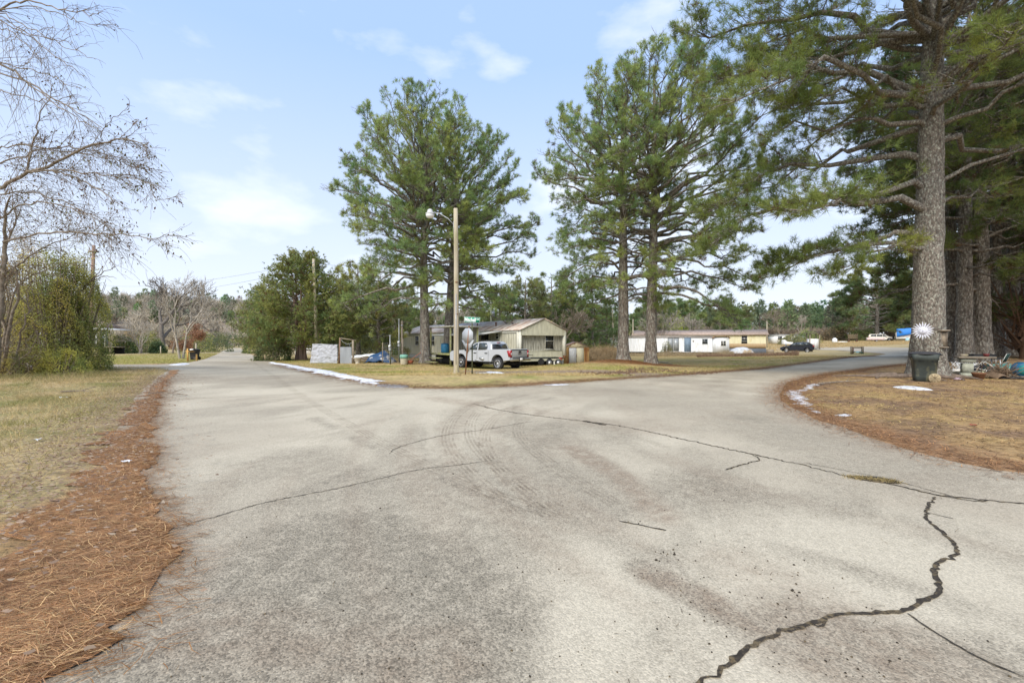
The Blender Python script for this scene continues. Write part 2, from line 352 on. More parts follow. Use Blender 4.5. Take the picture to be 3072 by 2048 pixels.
# ---- asphalt
def road_mat():
    m = bpy.data.materials.new('asphalt'); m.use_nodes = True; t = m.node_tree; t.nodes.clear(); L = t.links.new
    o = N(t, 'ShaderNodeOutputMaterial'); b = N(t, 'ShaderNodeBsdfPrincipled'); b.inputs['Roughness'].default_value = .88; b.inputs['Specular IOR Level'].default_value = .25
    g = N(t, 'ShaderNodeNewGeometry'); vc = N(t, 'ShaderNodeVertexColor', layer_name='tint')
    sp = N(t, 'ShaderNodeSeparateColor'); L(vc.outputs[0], sp.inputs[0])      # R dark wear, G brown soil, B bleached
    n0 = N(t, 'ShaderNodeTexNoise'); n0.inputs['Scale'].default_value = .5; n0.inputs['Detail'].default_value = 9; n0.inputs['Roughness'].default_value = .6; L(g.outputs['Position'], n0.inputs['Vector'])
    vo = N(t, 'ShaderNodeTexVoronoi'); vo.inputs['Scale'].default_value = 115; L(g.outputs['Position'], vo.inputs['Vector'])
    v2 = N(t, 'ShaderNodeTexVoronoi'); v2.inputs['Scale'].default_value = 38; L(g.outputs['Position'], v2.inputs['Vector'])
    n1 = N(t, 'ShaderNodeTexNoise'); n1.inputs['Scale'].default_value = 85; n1.inputs['Detail'].default_value = 6; n1.inputs['Roughness'].default_value = .75; L(g.outputs['Position'], n1.inputs['Vector'])
    s1 = N(t, 'ShaderNodeSeparateColor'); L(vo.outputs['Color'], s1.inputs[0]); s2 = N(t, 'ShaderNodeSeparateColor'); L(v2.outputs['Color'], s2.inputs[0])
    def M(op, a, b_, cl=False):
        n = N(t, 'ShaderNodeMath', operation=op); n.use_clamp = cl
        for i, q in enumerate((a, b_)):
            if isinstance(q, (int, float)): n.inputs[i].default_value = q
            else: L(q, n.inputs[i])
        return n.outputs[0]
    def MX(f, a, b_):
        n = N(t, 'ShaderNodeMixRGB')
        for i, q in enumerate((f, a, b_)):
            if isinstance(q, (int, float)): n.inputs[i].default_value = q
            elif isinstance(q, tuple): n.inputs[i].default_value = (*q, 1)
            else: L(q, n.inputs[i])
        return n.outputs[0]
    big = N(t, 'ShaderNodeMapRange'); big.inputs[1].default_value = .3; big.inputs[2].default_value = .7; L(n0.outputs[0], big.inputs[0])
    c = MX(big.outputs[0], (.38, .328, .245), (.475, .413, .308))
    c = MX(sp.outputs[2], c, (.57, .505, .38))
    n4 = N(t, 'ShaderNodeTexNoise'); n4.inputs['Scale'].default_value = 7; n4.inputs['Detail'].default_value = 10; n4.inputs['Roughness'].default_value = .72; L(g.outputs['Position'], n4.inputs['Vector'])
    brk = M('MULTIPLY', M('SUBTRACT', n4.outputs[0], .5), 2.6)
    def brkup(q, k): return M('MULTIPLY', q, M('ADD', k, brk), True)
    dk = M('MULTIPLY', brkup(sp.outputs[0], .85), M('ADD', .45, M('MULTIPLY', n1.outputs[0], .9)), True)
    c = MX(M('MULTIPLY', M('SUBTRACT', n4.outputs[0], .56), 3.0, True), c, (.35, .302, .217))
    c = MX(dk, c, (.235, .203, .15)); c = MX(M('MULTIPLY', brkup(sp.outputs[1], .7), M('ADD', .1, n1.outputs[0]), True), c, (.24, .165, .11))
    spk = M('ADD', M('MULTIPLY', M('SUBTRACT', s1.outputs[0], .5), .46), M('MULTIPLY', M('SUBTRACT', n1.outputs[0], .5), .75))
    spk = M('ADD', spk, M('MULTIPLY', M('SUBTRACT', s2.outputs[1], .5), .10))
    spk = M('ADD', 1.0, M('MULTIPLY', spk, M('ADD', .8, M('MULTIPLY', sp.outputs[0], 1.0))))
    sc_ = N(t, 'ShaderNodeVectorMath', operation='SCALE'); L(c, sc_.inputs[0]); L(spk, sc_.inputs['Scale'])
    L(sc_.outputs[0], b.inputs['Base Color'])
    bp = N(t, 'ShaderNodeBump'); bp.inputs['Strength'].default_value = .45; bp.inputs['Distance'].default_value = .004
    L(M('ADD', M('MULTIPLY', vo.outputs['Distance'], -1.2), n1.outputs[0]), bp.inputs['Height']); L(bp.outputs[0], b.inputs['Normal'])
    L(b.outputs[0], o.inputs[0]); return m
M_road = road_mat()
def cap(P, pts, w, soft=1.0, sc_=1.2, seed=0, am=.6):
    L = GV(pts) if len(pts) > 1 else GV(pts) * 2
    if len(pts) == 1: L[1] = (L[1][0] + .01, L[1][1])
    d = segdist(P, L) + (fbm(P[:, 0], P[:, 1], sc_, seed) - .5) * w * am * 2
    return ss(w * (1 + soft * .5), w * (1 - soft * .5), d)
def road_tint(P):
    x, y = P[:, 0], P[:, 1]
    f1 = fbm(x, y, .35, 2); st = fbm(x * .6 + y * .55, x * 2.4 - y * 1.3, .8, 4)
    dk = .55 * ss(.50, .68, f1) + .35 * ss(.5, .75, st)
    for pts, w, a in [([(560, 1500), (620, 1330), (760, 1230), (900, 1330), (860, 1500)], .66, 1.0), ([(640, 1420), (900, 1400)], .5, .9), ([(1010, 1100), (1100, 1140), (1240, 1178)], .10, .85),
                      ([(1180, 985), (1250, 1060), (1330, 1120), (1390, 1150)], .28, .6), ([(1290, 1020), (1400, 1080), (1500, 1160)], .22, .55),
                      ([(1000, 1060), (1030, 980), (1080, 930), (1250, 900)], .22, .30), ([(1480, 1310), (1580, 1370), (1740, 1450)], .13, .8), ([(1500, 1270), (1560, 1300)], .06, .6),
                      ([(1900, 1480), (2100, 1540), (2352, 1568)], .30, .7), ([(1700, 940), (1500, 920), (1400, 900)], 1.5, .35), ([(2100, 1080), (1800, 1000), (1700, 960)], .8, .45), ([(1060, 1180), (1160, 1300)], .12, .35), ([(2050, 1200), (2352, 1290)], .3, .3),
                      ([(720, 962), (770, 985)], .12, .5), ([(810, 1005), (860, 1030)], .10, .6), ([(470, 1290), (520, 1380)], .15, .5), ([(1400, 1230), (1560, 1330)], .12, .4)]:
        dk = np.maximum(dk, a * cap(P, pts, w, 1.0, 1.3, 7))
    br = .25 * ss(.5, .7, fbm(x, y, .6, 12))
    for pts, w, a in [([(1310, 1030), (1430, 1100), (1520, 1190)], .16, .9), ([(1490, 1320), (1640, 1390), (1760, 1450)], .09, .8), ([(1700, 1290), (1850, 1380)], .22, .5), ([(1950, 1500), (2150, 1560)], .35, .7),
                      ([(400, 1450), (700, 1500), (1000, 1520)], .25, .55), ([(1200, 940), (1500, 990)], .4, .5), ([(1000, 915), (1100, 930)], .3, .8), ([(1900, 900), (2200, 1060)], .5, .35)]:
        br = np.maximum(br, a * cap(P, pts, w, 1.3, 2.0, 3))
    for k in range(5):
        o = k * 13 - 20; br = np.maximum(br, (.55 if k % 2 else .4) * cap(P, [(1075 + o, 935), (1030 + o, 975), (1015 + o, 1020), (1045 + o * 1.4, 1075)], .022, 1.2, 5, 3, .3)); br = np.maximum(br, .35 * cap(P, [(1150 + o, 945), (1120 + o, 990), (1130 + o, 1040), (1190 + o * 1.5, 1110), (1330 + o * 2, 1230)], .03, 1.2, 5, 4, .3))
    gl = np.array(smoothline(GV([(1075, 915), (1030, 965), (1030, 1020), (1090, 1100), (1230, 1230), (1480, 1400), (1900, 1600)]), 2)); gd = segdist(P, gl)
    sdn = np.where(x > np.interp(y, gl[::-1, 1], gl[::-1, 0]), 1, -1) * gd
    sk = vnoise(sdn * 2.6 + .35 * f1, y * .16, 1.0, 3) * .6 + vnoise(sdn * 6.5, y * .5, 1.0, 8) * .4; mk = (x > -3) & (y < 24)
    dk = np.maximum(dk, .50 * ss(.56, .80, sk) * mk * ss(.3, .6, fbm(x, y, .5, 21))); br = np.maximum(br, .35 * ss(.60, .85, vnoise(sdn * 3.4, y * .25, 1.0, 17)) * mk * ss(.35, .6, fbm(x, y, .6, 33)))
    dyd = segdist(P, yard_edge_s); br = np.maximum(br, .85 * ss(.9, .0, dyd + (fbm(x, y, 1.5, 6) - .5) * 1.3) * (y < 50))
    dre = segdist(P, right_edge); br = np.maximum(br, .6 * ss(.6, .0, dre + (fbm(x, y, 1.5, 6) - .5) * .9) * (y < 60))
    dse = segdist(P, straw_edge); br = np.maximum(br, .7 * ss(.4, .0, dse + (fbm(x, y, 2.5, 6) - .5) * .5))
    wh = ss(.52, .7, fbm(x * .7 + 3, y * .7, .5, 14)) * .5
    for pts, w, a in [([(600, 900), (800, 915), (1050, 928)], 1.4, .6), ([(1500, 1400), (1750, 1250), (2000, 1300)], .9, .6), ([(950, 1180), (1150, 1400), (1250, 1568)], .3, .6), ([(640, 1360), (600, 1440)], .10, .9), ([(900, 1000), (1000, 1050)], .5, .6)]:
        wh = np.maximum(wh, a * cap(P, pts, w, 1.2, .9, 9))
    wh = wh * (1 - dk)
    # faint tyre tracks turning to the right
    return np.stack([dk, br, wh], 1)
pts = inner_pts(road_out, lambda y: .065 if y < 6.5 else (.11 if y < 12 else (.3 if y < 24 else (.8 if y < 60 else 3.5))), 320)
road = tag(sheet('road', road_out, pts, .012, M_road, road_tint), kind='structure')
M_crack = mat('crack_soil', (.045, .036, .026), .95, var=.5, scale=40, col2=(.12, .09, .05), f2=(.5, .6), s2=20)
def crack(pts, w, seed, jit=.02, taper=True):
    L = np.array(densify(smoothline(GV(pts), 1), .028, jit * .55, seed)); r = np.random.default_rng(seed)
    d = np.gradient(L, axis=0); nn = np.stack([-d[:, 1], d[:, 0]], 1); nn /= np.linalg.norm(nn, axis=1, keepdims=True) + 1e-9
    n = len(L); t = np.linspace(0, 1, n); ww = w * (.45 + 1.1 * fbm(L[:, 0] * 3, L[:, 1] * 3, 1.5, seed)) * (np.minimum(1, np.minimum(t, 1 - t) * 9 + .25) if taper else 1)
    a = L + nn * (ww / 2 + np.abs(r.normal(0, w * .34, n)))[:, None]; c = L - nn * (ww / 2 + np.abs(r.normal(0, w * .34, n)))[:, None]
    V = np.vstack([a, c]); z = terr(V[:, 0], V[:, 1]) + .0175
    i = np.arange(n - 1); MB().add(np.column_stack([V, z]), np.stack([i + n, i + 1 + n, i + 1, i], -1)).build('road_crack', M_crack, road)
for k, (p, w, j) in enumerate([
    ([(1600, 1585), (1640, 1555), (1680, 1530), (1710, 1497), (1745, 1475), (1800, 1460), (1850, 1440), (1880, 1434), (1900, 1422), (1940, 1415), (2000, 1413), (2080, 1412), (2120, 1385), (2150, 1375), (2165, 1350), (2143, 1322), (2150, 1300), (2203, 1275), (2190, 1250), (2160, 1220), (2128, 1200), (2125, 1170), (2150, 1145)], .0155, .014),
    ([(400, 1213), (480, 1195), (560, 1170), (640, 1150), (760, 1128), (860, 1105), (960, 1080), (1060, 1070), (1135, 1058)], .0065, .012),
    ([(893, 1045), (905, 1033), (950, 1018), (1020, 1000), (1120, 988), (1200, 972), (1250, 968)], .007, .014),
    ([(1085, 928), (1150, 945), (1280, 962), (1400, 975), (1500, 995), (1600, 1018), (1700, 1040), (1760, 1052), (1850, 1072), (1950, 1097)], .014, .03),
    ([(1940, 1095), (2050, 1115), (2150, 1140), (2250, 1150), (2352, 1160), (2420, 1168)], .014, .022), ([(2150, 1140), (2250, 1156), (2270, 1152)], .010, .01),
    ([(1665, 1082), (1690, 1074), (1710, 1068), (1745, 1060)], .013, .012), ([(2085, 1415), (2150, 1460), (2250, 1520), (2352, 1562)], .007, .008), ([(1420, 1200), (1470, 1210), (1530, 1222)], .009, .008),
    ([(1745, 1060), (1740, 1050), (1700, 1038)], .009, .012), ([(1850, 1066), (1950, 1085), (2050, 1105)], .006, .01), ([(1340, 968), (1390, 978)], .05, .02),
    ([(1860, 1437), (1885, 1448), (1900, 1428)], .008, .008), ([(2060, 1108), (2200, 1146)], .006, .01), ([(400, 918), (560, 912), (700, 905)], .010, .01), ([(2128, 1180), (2190, 1195)], .005, .006)]): crack(p, w, k + 3, j)
# broken pothole slot in the long crack with dead weeds growing from it
hp = smoothline(GV([(1945, 1096), (1990, 1096), (2040, 1102), (2075, 1113), (2040, 1114), (1990, 1107), (1960, 1101)]), 1)
MB().prism([(x, y, T1(x, y) + .014) for x, y in hp], (0, 0, .006)).build('pothole', M_crack, road)

# faint tyre tracks that curve through the junction
def track_mat():
    m = bpy.data.materials.new('tyre_dust'); m.use_nodes = True; t = m.node_tree; t.nodes.clear(); o = N(t, 'ShaderNodeOutputMaterial'); b = N(t, 'ShaderNodeBsdfDiffuse'); b.inputs[0].default_value = (.25, .195, .14, 1); tr = N(t, 'ShaderNodeBsdfTransparent'); g = N(t, 'ShaderNodeNewGeometry')
    n = N(t, 'ShaderNodeTexNoise'); n.inputs['Scale'].default_value = 5; n.inputs['Detail'].default_value = 10; n.inputs['Roughness'].default_value = .75; t.links.new(g.outputs['Position'], n.inputs['Vector']); r = N(t, 'ShaderNodeMapRange'); r.inputs[1].default_value = .42; r.inputs[2].default_value = .72; r.inputs[4].default_value = .40; t.links.new(n.outputs[0], r.inputs[0])
    x = N(t, 'ShaderNodeMixShader'); t.links.new(r.outputs[0], x.inputs[0]); t.links.new(tr.outputs[0], x.inputs[1]); t.links.new(b.outputs[0], x.inputs[2]); t.links.new(x.outputs[0], o.inputs[0]); return m
M_track = track_mat()
def track(pts, off, w):
    L = np.array(smoothline(GV(pts), 4)); d = np.gradient(L, axis=0); nn = np.stack([-d[:, 1], d[:, 0]], 1); nn /= np.linalg.norm(nn, axis=1, keepdims=True); n = len(L); i = np.arange(n - 1)
    for k in range(4):
        c = L + nn * (off + k * .052); V = np.vstack([c + nn * w / 2, c - nn * w / 2]); MB().add(np.column_stack([V, terr(V[:, 0], V[:, 1]) + .0155]), np.stack([i + n, i + 1 + n, i + 1, i], -1)).build('tyre_track', M_track, road)
base_ = [(1180, 905), (1085, 925), (1035, 955), (1010, 1000), (1025, 1050), (1090, 1120), (1170, 1190)]
track(base_, 0, .028); track(base_, .34, .028); track([(x_ + 85, y_ + 8) for x_, y_ in base_], 0, .03); track([(1300, 930), (1190, 960), (1170, 1000), (1260, 1080), (1400, 1165)], 0, .03); track([(560, 815), (640, 880), (760, 960), (900, 1040), (1080, 1130), (1280, 1200)], 0, .03)

# ------------------------------------------------------------------ trees
M_bark = mat('pine_bark', (.17, .14, .115), .95, var=.6, scale=9, stretch=(1, 1, .4), bump=3, bscale=16, col2=(.31, .30, .255), f2=(.49, .60), s2=13, st2=(1, 1, .4))
M_bark_near = mat('pine_bark_lichen', (.17, .145, .12), .95, var=.65, scale=15, stretch=(1, 1, .45), bump=4, bscale=20, col2=(.33, .33, .275), f2=(.50, .60), s2=19, st2=(1, 1, .6))
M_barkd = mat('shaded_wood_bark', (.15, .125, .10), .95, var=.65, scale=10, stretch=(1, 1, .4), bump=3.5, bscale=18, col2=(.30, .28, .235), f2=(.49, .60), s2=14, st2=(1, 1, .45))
M_bare = mat('bare_twig_bark', (.23, .185, .14), .95, var=.4, scale=8, col2=(.27, .24, .20), f2=(.5, .7), s2=4)
M_leaf = mat('leaf_tint', (.1, .14, .05), .6, var=.22, scale=1.2, tint=True, trans=.5, spec=.25)
M_grass = mat('blade_tint', (.1, .14, .05), .8, var=.1, scale=1.0, tint=True, trans=.25, spec=.1)
def unit(v): return v / (np.linalg.norm(v, axis=-1, keepdims=True) + 1e-9)
def tufts(b, C, Dr, size, k, w, col, rg, spread=.9):
    """k thin needle triangles around every centre C, fanning about Dr"""
    M_ = len(C); d = unit(Dr[:, None, :] * rg.uniform(.2, 1.1, (M_, k, 1)) + rg.normal(0, spread * .6, (M_, k, 3)))
    L = np.asarray(size).reshape(-1, 1, 1) * rg.uniform(.6, 1.15, (M_, k, 1))
    s = unit(np.cross(d, rg.normal(0, 1, (M_, k, 3)))) * w / 2
    base = C[:, None, :] + d * L * .08 + rg.normal(0, .02, (M_, k, 3))
    tip = base + d * L; tip[..., 2] -= .06 * L[..., 0] * rg.random((M_, k))
    V = np.stack([base - s, base + s, tip], 2).reshape(-1, 3)
    cc = np.repeat(np.repeat(col[:, None, :], k, 1) * rg.uniform(.8, 1.2, (M_, k, 1)), 3, axis=1).reshape(-1, 3)
    b.add(V, np.arange(len(V)).reshape(-1, 3), cc)
def leaves(b, C, size, col, rg, aspect=.55, droop=None):
    M_ = len(C); d = unit(rg.normal(0, 1, (M_, 3)) * np.array([1, 1, .7])); 
    if droop is not None: d = unit(d + np.array([0, 0, -droop]))
    s = unit(np.cross(d, rg.normal(0, 1, (M_, 3)))); L = size * rg.uniform(.6, 1.3, (M_, 1))
    V = np.stack([C, C + d * L * .5 + s * L * aspect / 2, C + d * L, C + d * L * .5 - s * L * aspect / 2], 1).reshape(-1, 3)
    b.add(V, np.arange(len(V)).reshape(-1, 4), np.repeat(col, 4, axis=0))
def bez(p0, p1, p2, n):
    t = np.linspace(0, 1, n)[:, None]; return p0 * (1 - t) ** 2 + 2 * p1 * t * (1 - t) + p2 * t * t
GREEN = (.33, .41, .14)
def pine(label, loc, H, Rm, c0, tr, seed, green=GREEN, nprim=62, k=17, nl=.27, w=.019, lean=(0, 0), asc=(-6, 62), dens=1.0, env=None, side=None, bark=None, group=None, extra=(), brown=.075, low_r=.75, name='pine_tree', cat='pine tree', twig=True, top=None, flare=1.5, inner=.50):
    rg = np.random.default_rng(seed); t = thing(name, label, cat, loc, 0, group)
    bark = bark or M_bark
    tb = MB(); zt = np.array([-.25, .0, .25, .7, 1.6, 3, 5, 7.5, 10, 13, 16, 19, 22, 26.]); zt = np.append(zt[zt < H * .96], H * .97)
    wob = np.cumsum(rg.normal(0, .05, (len(zt), 2)), 0); f = np.clip(zt / H, 0, 1)
    px = lean[0] * f ** 1.2 + wob[:, 0] * f; py = lean[1] * f ** 1.2 + wob[:, 1] * f
    rr = tr * (1 - f) ** .75 * .97 + .02; rr[:4] *= np.array([flare * 1.12, flare, 1 + (flare - 1) * .55, 1 + (flare - 1) * .2])
    tp = np.stack([px, py, zt], 1)
    def tat(h): return np.array([np.interp(h, zt, px), np.interp(h, zt, py), h])
    nk = 22 if tr > .45 else 14
    zf = np.unique(np.concatenate([zt, np.linspace(0, zt[-1], 40)])); tpf = np.array([tat(z) for z in zf]); rf = np.interp(zf, zt, rr)
    tb.tubes(tpf[None], rf[None], nk)
    V = tb.v[-1]; a = np.tile(np.arange(nk), len(zf)); zrep = np.repeat(zf, nk); ctr = np.repeat(tpf, nk, 0)
    lob = 1 + .04 * np.sin(a * 2.1 + zrep * 1.7) + .03 * rg.normal(0, 1, len(V)) + .22 * np.clip(.5 - zrep, 0, .5) * np.sin(a / nk * 2 * np.pi * 5 + seed)
    tb.v[-1] = ctr + (V - ctr) * lob[:, None]
    cb = MB(); TC = []; TD = []; W3 = []; W3R = []; W4 = []; W4R = []
    specs = []
    for i in range(nprim):
        u = ((i + rg.random()) / nprim) ** .88; he = H * (c0 + (1 - c0) * u ** .9)
        e = (low_r + (1 - low_r) * math.sin(min(1, u / .35) * math.pi / 2)) if u < .35 else max(.06, 1 - min(1, (u - .33) / .70) ** 2.3) ** .5
        if env: e = env(u)
        az = i * 2.39996 + rg.normal(0, .35); reach = Rm * e * rg.uniform(.80, 1.04)
        if side: reach *= side(az, u)
        specs.append((he, az, max(.5, reach), math.radians(asc[0] + (asc[1] - asc[0]) * u ** 1.15 + rg.normal(0, 5)), 1.0))
    for (he, azd, reach, ascd, dn) in extra: specs.append((he, math.radians(azd), reach, math.radians(ascd), dn))
    for (he, az, reach, asa, dn) in specs:
        hs = max(H * c0 * .72, min(he - reach * math.tan(asa) * .8, H * .93)) if asa > 0 else he - reach * math.tan(asa) * .2
        hs = min(hs, zt[-1] - .2); p0 = tat(hs); dirv = np.array([math.cos(az), math.sin(az), 0])
        p2 = p0 * 1.0 + dirv * reach; p2[2] = he if asa > 0 else hs + reach * math.tan(asa)
        archh = .16 * reach if asa < math.radians(25) else -.10 * reach
        p1 = (p0 + p2) / 2 + np.array([0, 0, archh]) + rg.normal(0, .06 * reach, 3)
        P = bez(p0, p1, p2, 8); P[1:-1] += rg.normal(0, .035 * reach, (6, 3)) * np.array([1, 1, .7])
        r0 = min(.035 + .014 * reach, float(np.interp(hs, zt, rr)) * .55) * (1.0 if tr > .45 else 1)
        tb.tubes(P[None], np.linspace(r0, .012, 8)[None], 6)
        ns = int((5 + reach * 2.5) * dn * dens)
        uj = np.sort(rg.uniform(inner if reach > 2.5 else .25, 1.0, ns) ** .8); 
        q = uj * 7; qi = np.minimum(q.astype(int), 6); fr = (q - qi)[:, None]; B = P[qi] * (1 - fr) + P[qi + 1] * fr
        Tn = unit(P[qi + 1] - P[qi]); hp_ = unit(np.cross(Tn, np.array([0, 0, 1.]))); sg = np.where(np.arange(ns) % 2 == 0, 1, -1)[:, None]
        dd = unit(Tn * .75 + hp_ * sg * rg.uniform(.4, 1.1, (ns, 1)) + np.array([0, 0, 1.]) * rg.uniform(-.1, .55, (ns, 1)))
        ln = (.45 + .24 * reach * (1.2 - uj)) * rg.uniform(.7, 1.25, ns)
        S0 = B; S2 = B + dd * ln[:, None]; S1 = (S0 + S2) / 2 + rg.normal(0, .08, (ns, 3)) * ln[:, None] + np.array([0, 0, -.05])
        W3.append(np.stack([S0, S1, S2], 1)); W3R.append(np.stack([np.full(ns, .018), np.full(ns, .012), np.full(ns, .006)], 1) * (1 if w < .03 else 1.4))
        for v in (.35, .6, .85, 1.0):
            base = S0 * (1 - v) ** 2 + 2 * S1 * v * (1 - v) + S2 * v * v
            td = unit(dd + rg.normal(0, .65, (ns, 3)) + np.array([0, 0, .35])); tl = rg.uniform(.15, .42, ns) * (1 if v < 1 else .5)
            e_ = base + td * tl[:, None]; W4.append(np.stack([base, e_], 1)); W4R.append(np.stack([np.full(ns, .008), np.full(ns, .005)], 1))
            TC.append(e_); TD.append(td)
            if v >= .6: TC.append(base + td * tl[:, None] * .45 + rg.normal(0, .05, (ns, 3))); TD.append(td)
    tb.tubes(np.vstack(W3), np.vstack(W3R), 3)
    if twig: tb.tubes(np.vstack(W4), np.vstack(W4R), 3)
    TC = np.vstack(TC); TD = np.vstack(TD); TD = unit(TD + np.array([0, 0, .35]))
    if not extra:       # keep the crown outline even, as pines grown in the open have
        uu = np.clip((TC[:, 2] / H - c0) / (1 - c0), 0, 1) ** (1 / .9); ev = np.where(uu < .35, low_r + (1 - low_r) * np.sin(uu / .35 * np.pi / 2), np.sqrt(np.clip(1 - ((uu - .33) / .70) ** 2.3, .02, 1))) * Rm * (.96 + .14 * vnoise(np.arctan2(TC[:, 1], TC[:, 0]) * 2 + 20, TC[:, 2] * .35, 1.0, seed % 7))
        ax = np.interp(TC[:, 2], zt, px), np.interp(TC[:, 2], zt, py); rx_, ry_ = TC[:, 0] - ax[0], TC[:, 1] - ax[1]; rr_ = np.hypot(rx_, ry_) + 1e-6; sc__ = np.where(rr_ > ev, (ev + (rr_ - ev) * .15) / rr_, 1); TC[:, 0] = ax[0] + rx_ * sc__; TC[:, 1] = ax[1] + ry_ * sc__; TC[:, 2] = np.where(TC[:, 2] > H, H + (TC[:, 2] - H) * .2, TC[:, 2])
    m = len(TC); g = np.array(green)[None, :]; cl = fbm(TC[:, 0] + 50, TC[:, 2] + TC[:, 1], .6, seed % 9)[:, None]
    col = g * rg.uniform(.65, 1.3, (m, 1)) * (np.array([[1, 1, 1]]) + (cl - .5) * np.array([[1.3, .7, .1]]))
    br = rg.random(m) < brown; col[br] = np.array([.17, .10, .055]) * rg.uniform(.7, 1.3, (br.sum(), 1))
    tufts(cb, TC, TD, np.full(m, nl), k, w, col, rg)
    tb.build('trunk', bark, t, smooth=True); cb.build('crown', M_leaf, t)
    return t

def zone(px, Y, dz=0): x = W(px, Y); return (x, Y, T1(x, Y) + dz)
# two pairs of tall pines in the middle
pine('tall pine with the rounder crown behind the pale porch roof, left pair, left trunk', zone(1276, 33.5), 19.7, 6.5, .20, .36, 21, nprim=98, asc=(-10, 66), side=lambda a, u: 1 - .25 * max(0, math.cos(a)) * (u < .8), low_r=.95, lean=(-.3, 0), group='tall pines along the lawn')
pine('tall pine with the thicker trunk standing just behind the wooden lamp pole', zone(1343, 36.5), 19.0, 6.6, .21, .40, 22, nprim=92, asc=(-10, 62), side=lambda a, u: 1 - .25 * max(0, -math.cos(a)), low_r=.95, lean=(.9, .3), group='tall pines along the lawn')
pine('tall open pine on the needle mound with the sparser left-hand crown', zone(1869, 30.2), 19.2, 6.0, .20, .37, 23, nprim=88, dens=.8, asc=(-14, 60), side=lambda a, u: (1 - .35 * max(0, math.cos(a))) * (.85 if u < .5 else 1), low_r=.9, lean=(-.1, 0), group='tall pines along the lawn')
pine('tall dense pine on the needle mound with the fuller right-hand crown', zone(1952, 29.5), 19.9, 6.2, .20, .36, 24, nprim=108, asc=(-14, 62), side=lambda a, u: (1 - .35 * max(0, -math.cos(a))) * (1.1 if u > .3 else 1), low_r=1.0, lean=(.3, 0), group='tall pines along the lawn')
# big pine at the right with the bin
BX, BY = W(2784, 17.9), 17.9
ex = [(6.2, 176, 8.6, -9, 1.5), (6.9, 205, 8.0, -12, 1.2), (9.6, 184, 6.5, -4, 1.2), (8.2, 165, 8.3, -10, 1.3), (11.8, 178, 8.6, 6, 1.3), (14.8, 170, 9.0, 12, 1.3), (10.5, 196, 9.4, -8, 1.4), (13.2, 215, 8.2, 0, 1.2), (15.6, 196, 8.8, 12, 1.2),
      (5.4, 150, 6.0, -12, 1.2), (4.9, 190, 4.6, -16, 1.3), (5.0, 168, 5.4, -10, 1.3), (12.6, 260, 5.5, 5, 1.1), (15.0, 280, 6.0, 12, 1.1), (10.6, 310, 5.0, 12, 1.1), (12.4, 330, 5.5, 12, 1.1), (7.6, 20, 4.5, 18, .6), (9.0, 350, 5.0, 20, .7), (13.6, 240, 6.2, 6, 1.2)]
pine('huge rough-barked pine with the white sun ornament on its trunk', (BX, BY, T1(BX, BY)), 25, 7.5, .36, .53, 31, (.26, .31, .085), nprim=80, k=22, nl=.28, w=.015, asc=(-6, 55), bark=M_bark_near, extra=ex, low_r=1.0, brown=.07, dens=1.6, flare=1.45, inner=.35)
# short snapped stubs on it are part of the limbs above; the dark wood behind
G4 = 'pines of the shaded wood behind the junk'
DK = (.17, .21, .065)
wd = [(2858, 27.5, .34, 20, 41), (2893, 26.5, .40, 22, 42), (2944, 27.0, .47, 23, 43), (2985, 29.5, .36, 21, 44), (3040, 32, .4, 22, 45), (3120, 27, .42, 22, 46), (3230, 30, .4, 22, 47), (2915, 36, .4, 23, 48), (3010, 38, .35, 22, 49), (3100, 41, .4, 22, 50)]
wl = ['dark pine closest to the right of the huge ornamented pine, slim trunk', 'second dark pine of the shaded wood, ivy-rough trunk', 'thickest trunk of the shaded wood, right of the stone table', 'slim dark pine just right of the thickest wood trunk', 'dark pine above the green lawn chair', 'dark pine near the photo right edge, over the blue drum', 'dark pine outside the drum at the far right edge', 'dark pine deeper in the wood, seen between the first trunks', 'dark pine deeper in the wood behind the lawn chair', 'deepest dark pine at the right of the wood']
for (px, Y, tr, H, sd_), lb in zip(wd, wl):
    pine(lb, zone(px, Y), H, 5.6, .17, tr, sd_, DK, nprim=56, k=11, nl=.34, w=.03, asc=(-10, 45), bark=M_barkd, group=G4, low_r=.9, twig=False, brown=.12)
# pine out in the far field behind the booth, right
pine('broad low-branched pine standing behind the white boat at the field edge', zone(2632, 122), 19, 11, .12, .5, 52, (.20, .25, .10), nprim=60, k=8, nl=.8, w=.09, asc=(-12, 40), twig=False, low_r=1, brown=.1)
pine('far pine beside the broad one, behind the blue tarped camper', zone(2760, 126), 17, 10, .15, .45, 53, (.20, .25, .10), nprim=50, k=8, nl=.8, w=.09, asc=(-12, 40), twig=False, low_r=1)
